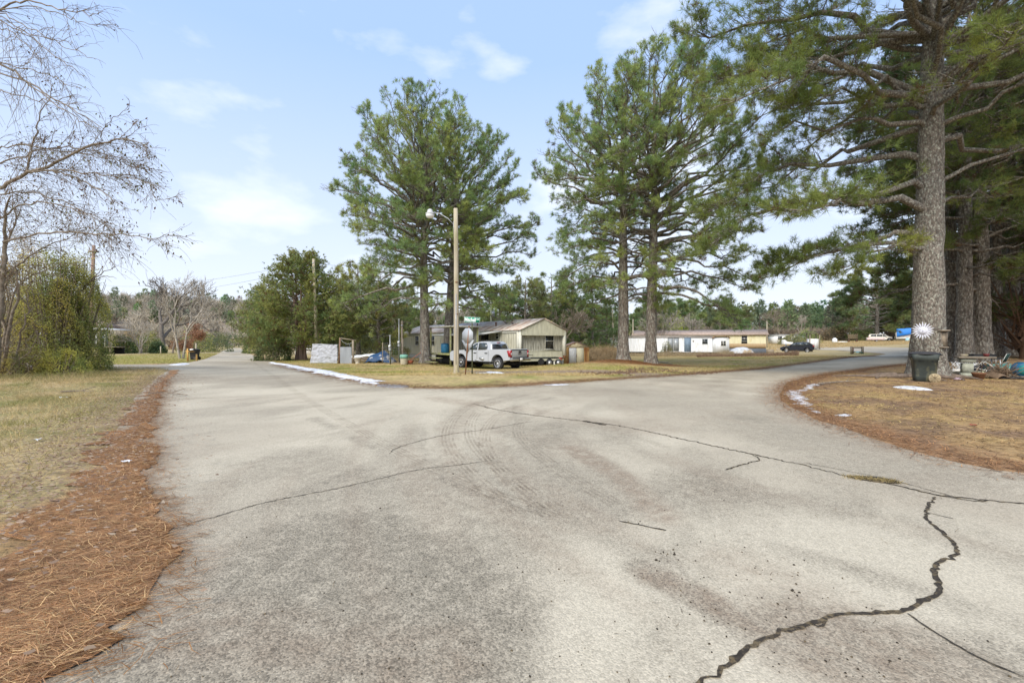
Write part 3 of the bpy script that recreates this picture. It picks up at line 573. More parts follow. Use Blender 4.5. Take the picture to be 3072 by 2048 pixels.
# middle-distance pines behind the homes
G5 = 'smaller pines behind the mobile homes'
for (px, Y, H, Rm, c0, gr, lb) in [
    (1075, 47, 9.6, 3.6, .15, (0.380, 0.400, 0.136), 'yellow-green bushy pine between the cedar and the tall left pair'), (1185, 60, 9.6, 3.2, .10, (0.236, 0.290, 0.090), 'dark bushy pine left of the beige mobile home'),
    (1135, 44, 7.2, 2.8, .08, (0.290, 0.307, 0.109), 'olive young pine behind the blue tarp heap'), (1000, 50, 8.8, 3.4, .1, (0.217, 0.271, 0.090), 'dark pine directly behind the juniper crown'),
    (1500, 58, 8.6, 3.4, .15, (0.236, 0.326, 0.109), 'green pine behind the meter pole over the beige roof'), (1575, 56, 9.6, 3.4, .2, (0.290, 0.326, 0.128), 'open brown-tinged pine above the beige gable'), (1655, 60, 10.6, 3.8, .2, (0.271, 0.326, 0.109), 'round-topped pine right above the beige gable peak'),
    (1718, 62, 11.2, 3.6, .12, (0.217, 0.290, 0.100), 'tall dark green pine over the rusty shed'), (1775, 66, 10.8, 3.6, .1, (0.200, 0.271, 0.100), 'dark pine right of the one over the rusty shed'), (1820, 74, 8.8, 3.0, .06, (0.217, 0.290, 0.109), 'small dense pine left of the white trailer'),
    (1440, 64, 7.6, 2.8, .1, (0.217, 0.290, 0.109), 'small pine seen behind the street name sign'), (1690, 70, 8.6, 3.4, .08, (0.236, 0.307, 0.109), 'low bushy pine deep behind the rusty shed'), (1610, 74, 9.5, 3.6, .08, (0.236, 0.307, 0.109), 'pine deep behind the beige gable')]:
    pine(lb, zone(px, Y), H, Rm, c0, .16 + H * .008, int(px * 7 + Y), gr, nprim=34, k=8, nl=.40, w=.042, asc=(-5, 48), group=G5, low_r=.95, twig=False, brown=.08, dens=.95, inner=.3)
for (px, Y, H, Rm, gr, lb) in [(1960, 96, 12, 4.5, (0.236, 0.307, 0.128), 'pine behind the long brown roof, left one'), (2050, 98, 11, 4.5, (0.271, 0.344, 0.128), 'pine behind the long brown roof, right one'), (2160, 112, 11, 4.2, (0.236, 0.290, 0.145), 'pale pine behind the yellow trailer roof')]:
    pine(lb, zone(px, Y), H, Rm, .1, .2, int(px + Y), gr, nprim=36, k=8, nl=.6, w=.07, asc=(-5, 48), group=G5, low_r=.95, twig=False)

# eastern juniper (dark, dense, several stems)
def juniper(label, loc, H, Rm, seed, green, stems=5, n=150):
    rg = np.random.default_rng(seed); t = thing('juniper_tree', label, 'tree', loc); tb = MB(); cb = MB(); TC = []; TD = []
    for s_ in range(stems):
        a = s_ / stems * 6.28; x0, y0 = .28 * math.cos(a), .2 * math.sin(a); P = np.array([[x0 * 1.3, y0 * 1.3, -.2], [x0, y0, .6], [x0 * 1.1, y0 * 1.1, 2.2], [x0 * 2.2, y0 * 2, H * .55], [x0 * 3, y0 * 3, H * .85]])
        tb.tubes(P[None], np.array([[.24, .17, .14, .09, .03]]), 9)
    for i in range(n):
        u = (i + rg.random()) / n; h = .9 + (H - 1.4) * u ** .95; e = (.80 + .20 * math.sin(min(1, u / .22) * 1.57)) * (1 - max(0, u - .25) / .80) ** .62
        az = i * 2.399 + rg.normal(0, .3); rc = Rm * e * rg.uniform(.7, 1.1); d = np.array([math.cos(az), math.sin(az), 0])
        p0 = np.array([0, 0, h * .93]) + d * .2; p2 = d * rc + np.array([0, 0, h + rc * .22 * rg.uniform(-.4, 1.2)]); p1 = (p0 + p2) / 2 + np.array([0, 0, -.08 * rc])
        P = bez(p0, p1, p2, 7); tb.tubes(P[None], np.linspace(.05, .012, 7)[None], 4)
        m = int(18 + rc * 17); uu = rg.uniform(.25, 1.03, m) ** .8; q = np.clip(uu, 0, 1) * 6; qi = np.minimum(q.astype(int), 5); fr = (q - qi)[:, None]
        B = P[qi] * (1 - fr) + P[qi + 1] * fr + rg.normal(0, 1, (m, 3)) * np.array([.30, .30, .19]) * (.5 + .16 * rc)
        TC.append(B); TD.append(unit(d[None] + np.array([0, 0, .5]) + rg.normal(0, .4, (m, 3))))
    TC = np.vstack(TC); TD = np.vstack(TD); m = len(TC); cl = fbm(TC[:, 0] + 9, TC[:, 2] + TC[:, 1], .9, 2)[:, None]
    col = np.array(green)[None] * rg.uniform(.7, 1.25, (m, 1)) * (1 + (cl - .5) * np.array([[1.3, .7, .2]]))
    br = rg.random(m) < .09; col[br] = np.array([.16, .105, .045]); tufts(cb, TC, TD, np.full(m, .21), 8, .05, col, rg, 1.0)
    tb.build('trunk', mat('juniper_bark', (.27, .19, .15), .95, var=.4, scale=8, stretch=(1, 1, .12), bump=2, bscale=20), t, smooth=True); cb.build('crown', M_leaf, t); return t
juniper('broad dark juniper with reddish stringy trunks beside the grey tarp screen', zone(903, 38.5), 9.7, 4.9, 61, (.27, .30, .095))
juniper('smaller dark juniper behind the broad one, overhanging the far lane', zone(795, 62), 10.0, 4.2, 62, (.27, .30, .105), 3, 100)

# bushes made of small leaves
def bush(label, loc, rx, ry, h, seed, col, n=5000, ls=.07, name='bush', cat='bush', group=None, woody=34, lean=(0, 0), gap=.38, col2=None, needle=False):
    rg = np.random.default_rng(seed); t = thing(name, label, cat, loc, 0, group); tb = MB(); cb = MB()
    a = rg.uniform(0, 6.28, woody); rr = np.sqrt(rg.random(woody)) * .9; e = np.stack([np.cos(a) * rx * rr + lean[0], np.sin(a) * ry * rr + lean[1], h * (rg.uniform(.65, 1.0, woody)) * (1 - .35 * rr ** 2)], 1)
    p0 = np.stack([np.cos(a) * .15 * rx, np.sin(a) * .15 * ry, np.full(woody, -.05)], 1); p1 = p0 * .4 + e * .6; p1[:, 2] = e[:, 2] * .5; p1[:, :2] = p0[:, :2] + (e[:, :2] - p0[:, :2]) * .35
    ts = np.linspace(0, 1, 6)[None, :, None]; P = p0[:, None] * (1 - ts) ** 2 + 2 * p1[:, None] * ts * (1 - ts) + e[:, None] * ts ** 2
    tb.tubes(P, np.tile(np.linspace(.03, .006, 6), (woody, 1)) * (.6 + h / 5), 4)
    u = rg.normal(0, 1, (n, 3)); u = unit(u); u[:, 2] = np.abs(u[:, 2]) * 1.0 - .15 * rg.random(n); r_ = rg.uniform(.35, 1, (n, 1)) ** .35
    C = u * r_ * np.array([rx, ry, h]) ; C[:, 2] = np.abs(C[:, 2]); C[:, :2] += np.array(lean) * (C[:, 2:3] / h)
    f_ = fbm(C[:, 0] * 1.0 + 30 + C[:, 1], C[:, 2] * 1.1 + C[:, 1] * .8, 1.3 if h > 1.5 else 3, seed % 7, 3)
    C *= (1 + (f_ - .5)[:, None] * .55); keep = fbm(C[:, 0] + 60, C[:, 2] + C[:, 1], 2.2, seed % 5, 3) > gap - .12 * rg.random(n); C = C[keep]; f_ = f_[keep]
    cc = np.array(col)[None] * rg.uniform(.65, 1.3, (len(C), 1)) * (1 + (f_ - .5)[:, None] * np.array([[1.2, .6, 0]]))
    if col2 is not None: s_ = rg.random(len(C)) < .3; cc[s_] = np.array(col2) * rg.uniform(.7, 1.3, (s_.sum(), 1))
    if needle: tufts(cb, C, unit(C * np.array([1, 1, .3]) + np.array([0, 0, .3])), np.full(len(C), ls * 2.5), 6, ls * .35, cc, rg)
    else: leaves(cb, C, ls, cc, rg)
    tb.build('stem', M_bare, t); cb.build('foliage', M_leaf, t); return t
PG_ = (.52, .52, .15)
G6 = 'leafy shrubs of the left thicket'
bush('tall green shrub at the right end of the left thicket, by the leaning pole', zone(232, 20.5), 1.1, 1.5, 5.6, 71, PG_, 34000, .07, group=G6, col2=(.25, .24, .10))
bush('green shrub in the middle of the left thicket, its fullest one', zone(165, 19.6), 1.5, 1.4, 6.3, 72, (.52, .50, .15), 38000, .07, group=G6, col2=(.23, .20, .10))
bush('brownish green shrub under the bare limbs, left part of the thicket', zone(70, 20.5), 1.6, 1.5, 6.2, 73, (.52, .44, .20), 34000, .07, group=G6, col2=(.22, .17, .10), gap=.5)
bush('shrub at the left photo edge behind the curved grey stem', zone(-40, 20.5), 1.6, 1.6, 5.0, 74, (.44, .37, .17), 24000, .07, group=G6, col2=(.20, .14, .09), gap=.5)
bush('low dark undergrowth mound at the foot of the thicket, left', zone(60, 18.2), 1.3, .8, 1.2, 75, (.36, .33, .12), 7000, .05, group=G6, gap=.3)
bush('low green undergrowth mound at the foot of the thicket, right', zone(190, 18.6), 1.1, .8, 1.2, 76, (.42, .43, .11), 8000, .05, group=G6, gap=.3)

# bare trees
def barebranch(lines, radii, seed, tw=1.0, levels=2, droop=.15, catk=None):
    """thick guide limbs (lists of 3D points) with procedurally grown side twigs"""
    rg = np.random.default_rng(seed); tb = MB(); cur = []
    for L, r in zip(lines, radii):
        L = np.array(smoothline([tuple(p) for p in L], 2)); n = 24; s = np.linspace(0, len(L) - 1, n); P = np.stack([np.interp(s, np.arange(len(L)), L[:, i]) for i in range(3)], 1)
        P[1:-1] += rg.normal(0, .012, (n - 2, 3)) * np.linalg.norm(L[-1] - L[0]) ** .5
        rad = np.linspace(r, max(.006, r * .12), n); tb.tubes(P[None], rad[None], 7); cur.append((P, rad))
    tips = []
    lv = [(P, rad, np.linalg.norm(P[-1] - P[0])) for P, rad in cur]
    for level in range(levels):
        nxt = []; PP = []; RR = []
        for P, rad, ln in lv:
            m = max(2, int((ln * 4.4 + 2) * tw)) if level == 0 else max(2, int((ln * 2.6 + 2) * tw))
            for u in rg.uniform(.12 if level else .08, 1, m):
                q = u * (len(P) - 1); qi = min(int(q), len(P) - 2); B = P[qi] + (P[qi + 1] - P[qi]) * (q - qi); T = unit(P[qi + 1] - P[qi]); s = unit(np.cross(T, rg.normal(0, 1, 3)))
                d = unit(T * .9 + s * rg.uniform(.35, 1.0)); l = (ln * .19 + .28) * rg.uniform(.4, 1.1) * (1.15 - .6 * u) if level == 0 else (ln * .42 + .12) * rg.uniform(.4, 1.1)
                n = 7 if level == 0 else 5; tt = np.linspace(0, 1, n)[:, None]; Q = B + d * l * tt + np.array([0, 0, -1.]) * droop * l * tt ** 2 + np.cumsum(rg.normal(0, .035 * l, (n, 3)), 0) * tt
                r0 = min(rad[qi] * .6, .012 if level == 0 else .006) ; nxt.append((Q, np.linspace(r0, .003, n), l)); PP.append(Q); RR.append(np.linspace(max(r0, .0055), .0035, n)); tips.append(Q[-1]); tips.append(Q[n // 2])
        tb.tubes(np.array(PP), np.array(RR), 3); lv = nxt
    return tb, np.array(tips)
def gp(px, py, Y): return ((px - CX) / F * Y, Y, EYE - (py - CY) / F * Y)
def baretree(label, lines, radii, seed, loc, leafn=0, leafcol=(.15, .08, .05), tw=1.0, levels=2, droop=.15, name='bare_tree', group=None, m=None, ls=.09):
    t = thing(name, label, 'bare tree', loc, 0, group); L = [[np.array(p) - np.array(loc) for p in l] for l in lines]
    tb, tips = barebranch(L, radii, seed, tw, levels, droop); tb.build('branches', m or M_bare, t)
    if leafn:
        rg = np.random.default_rng(seed); lb = MB(); i = rg.integers(0, len(tips), leafn); cc = np.array(leafcol)[None] * rg.uniform(.6, 1.4, (leafn, 1)); g_ = rg.random(leafn) < .3; cc[g_] = np.array([.20, .20, .07])
        leaves(lb, tips[i] + rg.normal(0, .05, (leafn, 3)), ls, cc, rg, .5, 1.2); lb.build('leaf', M_leaf, t); t.children[-1]['kind'] = 'stuff'
    return t
r8 = lambda x, y, Y: gp(x / 1.96, y / 1.96, Y)
Yb = 17.0; lz = zone(-20, Yb)
baretree('bare tree arching in from the left with a long grey limb across the sky', [
    [lz, gp(-5, 950, 17), gp(15, 800, 17), r8(20, 1420, 17), r8(40, 1250, 16.6), r8(60, 1150, 16.4)],
    [r8(0, 1105, 16.5), r8(90, 1050, 16.3), r8(170, 1015, 16), r8(320, 965, 15.8), r8(460, 890, 15.5), r8(600, 830, 15.2), r8(700, 820, 15), r8(800, 830, 14.9), r8(870, 870, 14.8)],
    [r8(170, 1010, 16), r8(300, 1000, 15.7), r8(450, 1010, 15.4), r8(620, 1025, 15.2), r8(760, 1040, 15), r8(890, 1090, 14.8)],
    [r8(300, 1000, 15.8), r8(420, 1030, 15.5), r8(540, 1090, 15.3), r8(650, 1160, 15.1), r8(740, 1230, 15)],
    [r8(160, 1000, 16), r8(190, 880, 16), r8(215, 760, 15.9), r8(240, 650, 15.9), r8(310, 550, 15.8), r8(300, 480, 15.8)],
    [r8(20, 1420, 17), r8(100, 1400, 16.6), r8(250, 1372, 16), r8(380, 1366, 15.8), r8(520, 1366, 15.5), r8(680, 1380, 15.3), r8(800, 1395, 15.1), r8(900, 1408, 15), r8(980, 1385, 14.9)],
    [r8(-30, 1300, 17), r8(60, 1230, 16.7), r8(180, 1190, 16.3), r8(320, 1190, 16), r8(460, 1240, 15.7), r8(600, 1300, 15.4), r8(720, 1370, 15.2)],
    [r8(-30, 1150, 17), r8(100, 1130, 16.7), r8(260, 1150, 16.3), r8(420, 1200, 16), r8(560, 1270, 15.7), r8(690, 1330, 15.4)],
    [r8(-40, 980, 17), r8(90, 930, 16.7), r8(240, 880, 16.3), r8(400, 860, 16), r8(520, 880, 15.7), r8(660, 910, 15.4), r8(840, 970, 15.2)],
    [r8(-20, 870, 17), r8(120, 850, 16.5), r8(300, 880, 16), r8(500, 905, 15.5), r8(700, 940, 15.2), r8(840, 1020, 15)],
    [r8(600, 830, 15.2), r8(590, 790, 15.2), r8(620, 745, 15.1), r8(680, 680, 15), r8(760, 640, 14.9)], [r8(700, 820, 15), r8(760, 760, 14.9), r8(815, 705, 14.8)],
    [r8(890, 1090, 14.8), r8(905, 1170, 14.8), r8(960, 1175, 14.7), r8(1045, 1155, 14.6)]],
    [.12, .065, .032, .03, .03, .04, .035, .03, .03, .025, .015, .012, .012], 81, lz, 1900, (.15, .085, .05), 1.35, 2, .25)
lz2 = zone(-140, 16)
baretree('bare tree off the left edge whose long whips droop into the upper sky', [
    [lz2, gp(-150, 800, 16), gp(-130, 500, 16), gp(-110, 250, 15.8), gp(-100, 50, 15.6), gp(-90, -150, 15.6)],
    [gp(-120, 140, 15.8), r8(0, 375, 15), r8(60, 400, 14.8), r8(200, 500, 14.5), r8(350, 600, 14.2), r8(480, 670, 14), r8(600, 750, 13.9)],
    [gp(-120, 180, 15.8), r8(0, 430, 15), r8(150, 470, 14.6), r8(250, 560, 14.3), r8(400, 660, 14.1), r8(520, 735, 14), r8(590, 760, 13.9)],
    [gp(-110, 90, 15.6), r8(0, 40, 15), r8(140, 0, 14.6), r8(250, 20, 14.4), r8(380, 60, 14.2), r8(500, 85, 14), r8(600, 80, 13.9)],
    [gp(-110, 60, 15.6), r8(0, 50, 15), r8(180, 30, 14.6), r8(300, 70, 14.4), r8(420, 110, 14.2), r8(480, 135, 14), r8(560, 140, 13.9)],
    [gp(-100, 60, 15.6), r8(0, 90, 15), r8(100, 170, 14.7), r8(230, 220, 14.4), r8(340, 240, 14.2), r8(430, 255, 14)],
    [gp(-100, 60, 15.6), r8(0, 60, 15), r8(90, 130, 14.7), r8(200, 180, 14.4), r8(320, 250, 14.2), r8(430, 295, 14), r8(560, 350, 13.9)],
    [gp(-100, 60, 15.6), r8(0, 120, 15), r8(120, 190, 14.7), r8(240, 260, 14.4), r8(330, 330, 14.2), r8(400, 390, 14), r8(490, 450, 13.9)],
    [gp(-100, 80, 15.6), r8(10, 150, 15), r8(110, 220, 14.7), r8(180, 290, 14.4), r8(240, 360, 14.2)],
    [gp(-110, 190, 15.6), r8(0, 540, 15), r8(140, 570, 14.7), r8(280, 600, 14.4), r8(400, 615, 14.2), r8(500, 605, 14)],
    [gp(-110, 170, 15.6), r8(60, 390, 14.8), r8(180, 405, 14.6), r8(300, 440, 14.4), r8(380, 490, 14.2), r8(480, 525, 14)]],
    [.2, .045, .03, .035, .02, .02, .02, .02, .018, .02, .02], 82, lz2, 60, (.12, .07, .05), .62, 2, .3)
t3 = zone(15, 18.4)
baretree('curved grey stems of a bare sapling clump rising from the left verge', [
    [t3, r8(-20, 2250, 18), r8(25, 2100, 17.8), r8(60, 1900, 17.6), r8(110, 1720, 17.5), r8(90, 1560, 17.4)],
    [zone(35, 18.2), gp(60, 1020, 18), gp(75, 960, 17.8), gp(90, 930, 17.8), gp(75, 880, 17.8), gp(110, 820, 17.6)],
    [zone(20, 18.3), gp(50, 1080, 17.9), gp(90, 1060, 17.8), gp(110, 1010, 17.8)], [zone(25, 18.1), gp(70, 1085, 17.8), gp(95, 1100, 17.6)],
    [zone(5, 18.5), gp(20, 960, 18), gp(0, 860, 18), gp(15, 740, 17.8), gp(50, 660, 17.6), gp(40, 600, 17.5)],
    [zone(0, 18.6), gp(-10, 900, 18), gp(40, 800, 18), gp(90, 770, 17.8), gp(150, 730, 17.6), gp(260, 690, 17.4)],
    [zone(10, 18.6), gp(30, 900, 18), gp(60, 840, 18), gp(160, 800, 17.8), gp(230, 790, 17.6)]],
    [.11, .045, .03, .025, .07, .06, .04], 83, t3, 500, (.15, .10, .06), .9, 2, .1)
t4 = zone(230, 22)
baretree('forked bare limb poking up beside the leaning brown pole in the thicket', [[t4, gp(225, 900, 21), gp(250, 860, 20.6), gp(275, 840, 20.5), gp(300, 820, 20.4), gp(345, 800, 20.3)], [gp(262, 850, 20.6), gp(290, 835, 20.5), gp(320, 825, 20.4), gp(350, 835, 20.3)], [gp(250, 860, 20.6), gp(300, 815, 20.4), gp(305, 805, 20.4)]], [.06, .025, .02], 84, t4, 0, tw=.4, levels=1)
# bare trees of the left distance, all recursive
def rectree(label, loc, H, spread, seed, rad, name='bare_tree', cat='bare tree', trunks=1, wide=False, lv=4, m=None, leafn=0, leafcol=(.3, .12, .06), group=None, tip=.012, ls=.2, wig=.12):
    rg = np.random.default_rng(seed); t = thing(name, label, cat, loc, 0, group); by = {}; ends = []
    def grow(p, d, l, r, k):
        n = 5; P = [p]; 
        for i in range(n - 1):
            d = unit(d + rg.normal(0, wig if k < 1 else .16, 3) + np.array([0, 0, .03 if not wide else .05])); P.append(P[-1] + d * l / (n - 1))
        P = np.array(P); by.setdefault(k, []).append((P, np.linspace(r, r * .62, n)))
        if k >= lv: ends.append(P[-1]); return
        c = rg.integers(2, 4) + (1 if k >= 2 else 0)
        for i in range(c):
            s = unit(np.cross(d, rg.normal(0, 1, 3))); nd = unit(d + s * rg.uniform(.4, 1.0) * spread); q = P[-1] if i < 2 else P[rg.integers(2, n)]
            grow(q, nd, l * rg.uniform(.6, .85), max(tip, r * .6), k + 1)
    for i in range(trunks):
        a = rg.uniform(0, 6.28); grow(np.array([math.cos(a) * .2 * (trunks > 1), math.sin(a) * .2 * (trunks > 1), -.1]), unit(np.array([(i - (trunks - 1) / 2) * (.10 if trunks < 3 else .22) + rg.normal(0, .03), rg.normal(0, .05), 1.])), H * (.30 if not wide else .2), rad, 0)
    tb = MB()
    for k, L in by.items(): tb.tubes(np.array([q[0] for q in L]), np.array([q[1] for q in L]), 7 if k < 2 else 3)
    tb.build('branches', m or M_bare, t)
    if leafn:
        lb = MB(); E = np.array(ends); i = rg.integers(0, len(E), leafn); C = E[i] + rg.normal(0, .22, (leafn, 3)); leaves(lb, C, ls, np.array(leafcol)[None] * rg.uniform(.6, 1.35, (leafn, 1)), rg, .6); o_ = lb.build('foliage', M_leaf, t); o_['kind'] = 'stuff'
    return t
M_oak = mat('oak_bark', (.15, .13, .11), .95, var=.4, scale=4)
M_palebark = mat('pale_bark', (.40, .36, .30), .95, var=.35, scale=5, col2=(.26, .22, .18), f2=(.5, .6), s2=6)
rectree('wide gnarled bare oak rising over the hedge, left distance', zone(488, 80), 25, 1.25, 91, .5, wide=True, lv=6, m=M_oak, tip=.04)
rectree('slender twin-stemmed pale bare tree on the left lawn', zone(547, 45), 8.3, .26, 92, .12, trunks=2, lv=5, m=M_palebark, tip=.012, wig=.03)
rectree('small beech holding rusty brown leaves behind the twin-stemmed tree', zone(517, 60), 5.6, .95, 93, .12, lv=5, leafn=5200, leafcol=(.36, .19, .11), ls=.16)
rectree('multi-stemmed bare shrub tree between the porch house and the rusty beech', zone(420, 58), 5.4, .6, 94, .08, trunks=5, lv=4, m=M_palebark, tip=.016)
for (px, Y, H, s, lb) in [(2230, 118, 9, 95, 'bare round tree behind the yellow trailer, left one'), (2345, 125, 10, 96, 'bare round tree behind the dark car, middle one'), (2405, 122, 8.5, 97, 'pale bare tree left of the roofed booth'), (2545, 124, 7.5, 98, 'bare brownish tree behind the brown wagon'), (1985, 82, 9.5, 99, 'leaning bare tree behind the white trailer door'), (1945, 84, 8, 100, 'bare tree beside the leaning one behind the white trailer'), (2075, 88, 8.5, 101, 'bare tree behind the right end of the white trailer'), (1690, 55, 6.5, 102, 'bare grey sapling behind the rusty shed'), (1385, 62, 8, 103, 'pale bare tree seen left of the street name sign'), (2110, 84, 6, 112, 'bare shrub tree over the white trailer kitchen window')]:
    rectree(lb, zone(px, Y), H, .62, s, .13, trunks=2, lv=5, m=M_palebark if s % 2 else M_bare, group='bare trees behind the homes', tip=.02)
bb = [(372, 60, 1.6, 1.4, 2.6, (0.275, 0.304, 0.102), 'rounded green bush right of the porch house'), (448, 64, 2.2, 1.5, 3.0, (0.319, 0.334, 0.131), 'pale green bush left of the rusty beech'), (590, 72, 3.0, 2.0, 4.0, (0.275, 0.304, 0.116), 'green bush behind the black mailbox bin'),
      (640, 90, 4.0, 2.4, 4.2, (0.261, 0.290, 0.131), 'far green bush at the left lane edge'), (405, 66, 2.5, 1.8, 3.6, (0.348, 0.290, 0.174), 'brown twiggy bush behind the shrub tree'), (473, 60, .9, .9, 1.6, (0.145, 0.203, 0.087), 'small dark green bush beside the beech'), (690, 130, 7, 3, 4.5, (0.145, 0.189, 0.087), 'dark far bush where the lane disappears'),
      (820, 37, 1.7, 1.2, 2.3, (0.174, 0.189, 0.072), 'dark scrubby bush at the foot of the juniper'), (770, 66, 2.0, 1.5, 2.4, (0.189, 0.232, 0.087), 'bush beyond the juniper at the lane bend'), (1212, 56, 1.6, 1.2, 3.6, (0.348, 0.392, 0.102), 'yellow-green bush at the left end of the beige home'), (1140, 57, 3.2, 1.5, 2.8, (0.275, 0.275, 0.131), 'olive bush row behind the blue tarp heap'), (1060, 52, 2.8, 1.5, 2.6, (0.261, 0.261, 0.131), 'olive bush behind the wooden frame'),
      (2422, 108, 3.2, 2, 3.4, (0.290, 0.334, 0.131), 'light green bush behind the roofed booth'), (2375, 106, 3, 2, 2.4, (0.319, 0.319, 0.160), 'pale bush behind the dark car'), (2500, 126, 5, 2, 4, (0.290, 0.232, 0.145), 'brown bush right of the roofed booth'), (2590, 124, 5, 2, 4, (0.232, 0.290, 0.116), 'green bush behind the brown wagon'), (2540, 127, 4, 2, 3.5, (0.319, 0.290, 0.131), 'olive bush left of the brown wagon'),
      (1760, 64, 2, 1.2, 1.9, (0.348, 0.420, 0.087), 'bright yellow-green bush behind the shed, left'), (1700, 66, 2, 1.2, 1.8, (0.348, 0.420, 0.087), 'bright yellow-green bush behind the shed, close to its roof'), (1822, 70, 2, 1.2, 1.7, (0.319, 0.392, 0.087), 'bright bush left of the white trailer'), (2035, 92, 2.5, 1.4, 8, (0.392, 0.450, 0.087), 'bright yellow-green young tree top above the brown roof')]
for i, (px, Y, rx, ry, h, c, lb) in enumerate(bb): bush(lb, zone(px, Y), rx, ry, h, 120 + i, c, 2600, .12 + Y * .0018, group='scattered bushes', woody=14, gap=.38)
bush('leafy green shrub in front of the white trailer, right of the two tall pines', zone(2000, 66), .95, .7, 2.3, 150, (.24, .26, .10), 1500, .12, gap=.3)

# ---- hills and far woods
hx = np.linspace(-330, 90, 90); hy = np.linspace(150, 420, 26); HX, HY = np.meshgrid(hx, hy)
def ridge(x, y):
    d = np.clip((y - 165) / 150, 0, 1); env_ = np.interp(x, [-330, -250, -190, -150, -110, -60, -10, 40, 90], [32, 30, 27, 24.5, 22, 18.5, 14, 5, 0])
    return -3 + env_ * np.sin(d * np.pi / 2) * 1.0 + (fbm(x, y, .02, 3) - .5) * 7 * d
HZ = ridge(HX, HY); ii = np.arange(HX.size).reshape(HX.shape)
M_hill = mat('hill_litter', (.25, .20, .15), 1, var=.3, scale=.2)
tag(MB().add(np.column_stack([HX.ravel(), HY.ravel(), HZ.ravel()]), np.stack([ii[:-1, :-1], ii[:-1, 1:], ii[1:, 1:], ii[1:, :-1]], -1).reshape(-1, 4)).build('hill', M_hill, smooth=True), kind='structure')
def wood_mass(name, pos, H, kind, seed, col, label, cat='woods', wd=1.0):
    rg = np.random.default_rng(seed); m = len(pos); b = MB()
    if kind == 'bare':
        k = 46; base = pos[:, None, :] + np.stack([rg.normal(0, .3, (m, k)), rg.normal(0, .3, (m, k)), H[:, None] * rg.uniform(.12, .6, (m, k))], -1)
        d = unit(rg.normal(0, 1, (m, k, 3)) * np.array([1, 1, .35]) + np.array([0, 0, 1.0])); L = H[:, None, None] * rg.uniform(.2, .55, (m, k, 1)); tip = base + d * L; tip[..., 2] = np.minimum(tip[..., 2], (pos[:, 2] + H)[:, None] * 1.0 + rg.normal(0, .4, (m, k)))
        s = unit(np.cross(d, rg.normal(0, 1, (m, k, 3)))) * .16 * wd; V = np.stack([base - s, base + s, tip], 2).reshape(-1, 3)
        cc = np.repeat(np.repeat((np.array(col)[None] * rg.uniform(.7, 1.35, (m, 1)))[:, None], k, 1) * rg.uniform(.8, 1.2, (m, k, 1)), 3, 1).reshape(-1, 3); b.add(V, np.arange(len(V)).reshape(-1, 3), cc)
        P = np.stack([pos, pos + np.stack([rg.normal(0, .4, m), rg.normal(0, .4, m), H * .7], 1)], 1); b.tubes(P, np.tile([.22, .08], (m, 1)), 4, col=np.array(col) * .8)
    else:
        k = 90; u = rg.random((m, k)) ** .8; rad = (1 - u) ** .6 * .22 * H[:, None] * rg.uniform(.3, 1.1, (m, k)) + .4; a = rg.uniform(0, 6.28, (m, k))
        C = (pos[:, None] + np.stack([np.cos(a) * rad, np.sin(a) * rad, H[:, None] * (.15 + .85 * u)], -1)).reshape(-1, 3)
        c0_ = np.repeat(np.array(col)[None] * rg.uniform(.7, 1.3, (m, 1)) * (1 + rg.normal(0, .12, (m, 3))), k, 0) * rg.uniform(.75, 1.25, (m * k, 1))
        out_ = np.stack([np.cos(a), np.sin(a), np.full_like(a, .7)], -1).reshape(-1, 3); tufts(b, C, out_, np.full(m * k, 1.1 * wd), 4, .38 * wd, c0_, rg)
        b.tubes(np.stack([pos, pos + np.array([0, 0, 1.]) * (H * .8)[:, None]], 1), np.tile([.25, .08], (m, 1)), 4, col=(.2, .17, .14))
    o_ = b.build(name, M_leaf); tag(o_, label, cat, kind='stuff'); return o_
def spots(n, fx, fy, zf, seed):
    rg = np.random.default_rng(seed); x = rg.uniform(*fx, n); y = rg.uniform(*fy, n); return np.stack([x, y, zf(x, y)], 1), rg
p, rg = spots(1500, (-250, 60), (168, 330), ridge, 201); wood_mass('bare_woods', p, rg.uniform(6, 10, len(p)), 'bare', 202, (.46, .40, .30), 'grey-brown leafless woods covering the hill at left', wd=1.1)
p, rg = spots(170, (-240, 40), (200, 335), ridge, 203); wood_mass('evergreen_woods', p, rg.uniform(6, 11, len(p)), 'pine', 204, (.26, .29, .16), 'scattered dark evergreens among the bare hill woods')
def lft(x, y): return terr(x, y) - .2
p, rg = spots(420, (-100, -24), (98, 150), lft, 205); p = p[np.abs(p[:, 0] - (W(690, 1) * p[:, 1])) > 7]; wood_mass('roadside_thicket', p, rg.uniform(4, 7.5, len(p)), 'bare', 206, (.42, .36, .26), 'tangled leafless thicket lining the far left lane')
p, rg = spots(90, (-48, 10), (75, 145), lft, 207); p = p[p[:, 0] > W(735, 1) * p[:, 1]]; wood_mass('roadside_thicket', p, rg.uniform(4, 8, len(p)), 'pine', 208, (.22, .25, .11), 'dark evergreen thicket right of the far left lane')
p, rg = spots(190, (12, 150), (140, 200), lft, 209); wood_mass('pine_woods', p, rg.uniform(10.5, 13.5, len(p)), 'pine', 210, (.21, .25, .14), 'continuous green pine treeline beyond the right-hand field', wd=1.2)
p, rg = spots(150, (30, 120), (128, 138), lft, 211); wood_mass('field_edge_brush', p, rg.uniform(3, 5.5, len(p)), 'bare', 212, (.33, .26, .19), 'leafless brush along the edge of the right-hand field')
p, rg = spots(110, (-15, 60), (115, 165), lft, 213); wood_mass('pine_woods', p, rg.uniform(5, 8, len(p)), 'pine', 214, (.23, .26, .13), 'mixed green woods behind the mobile homes')
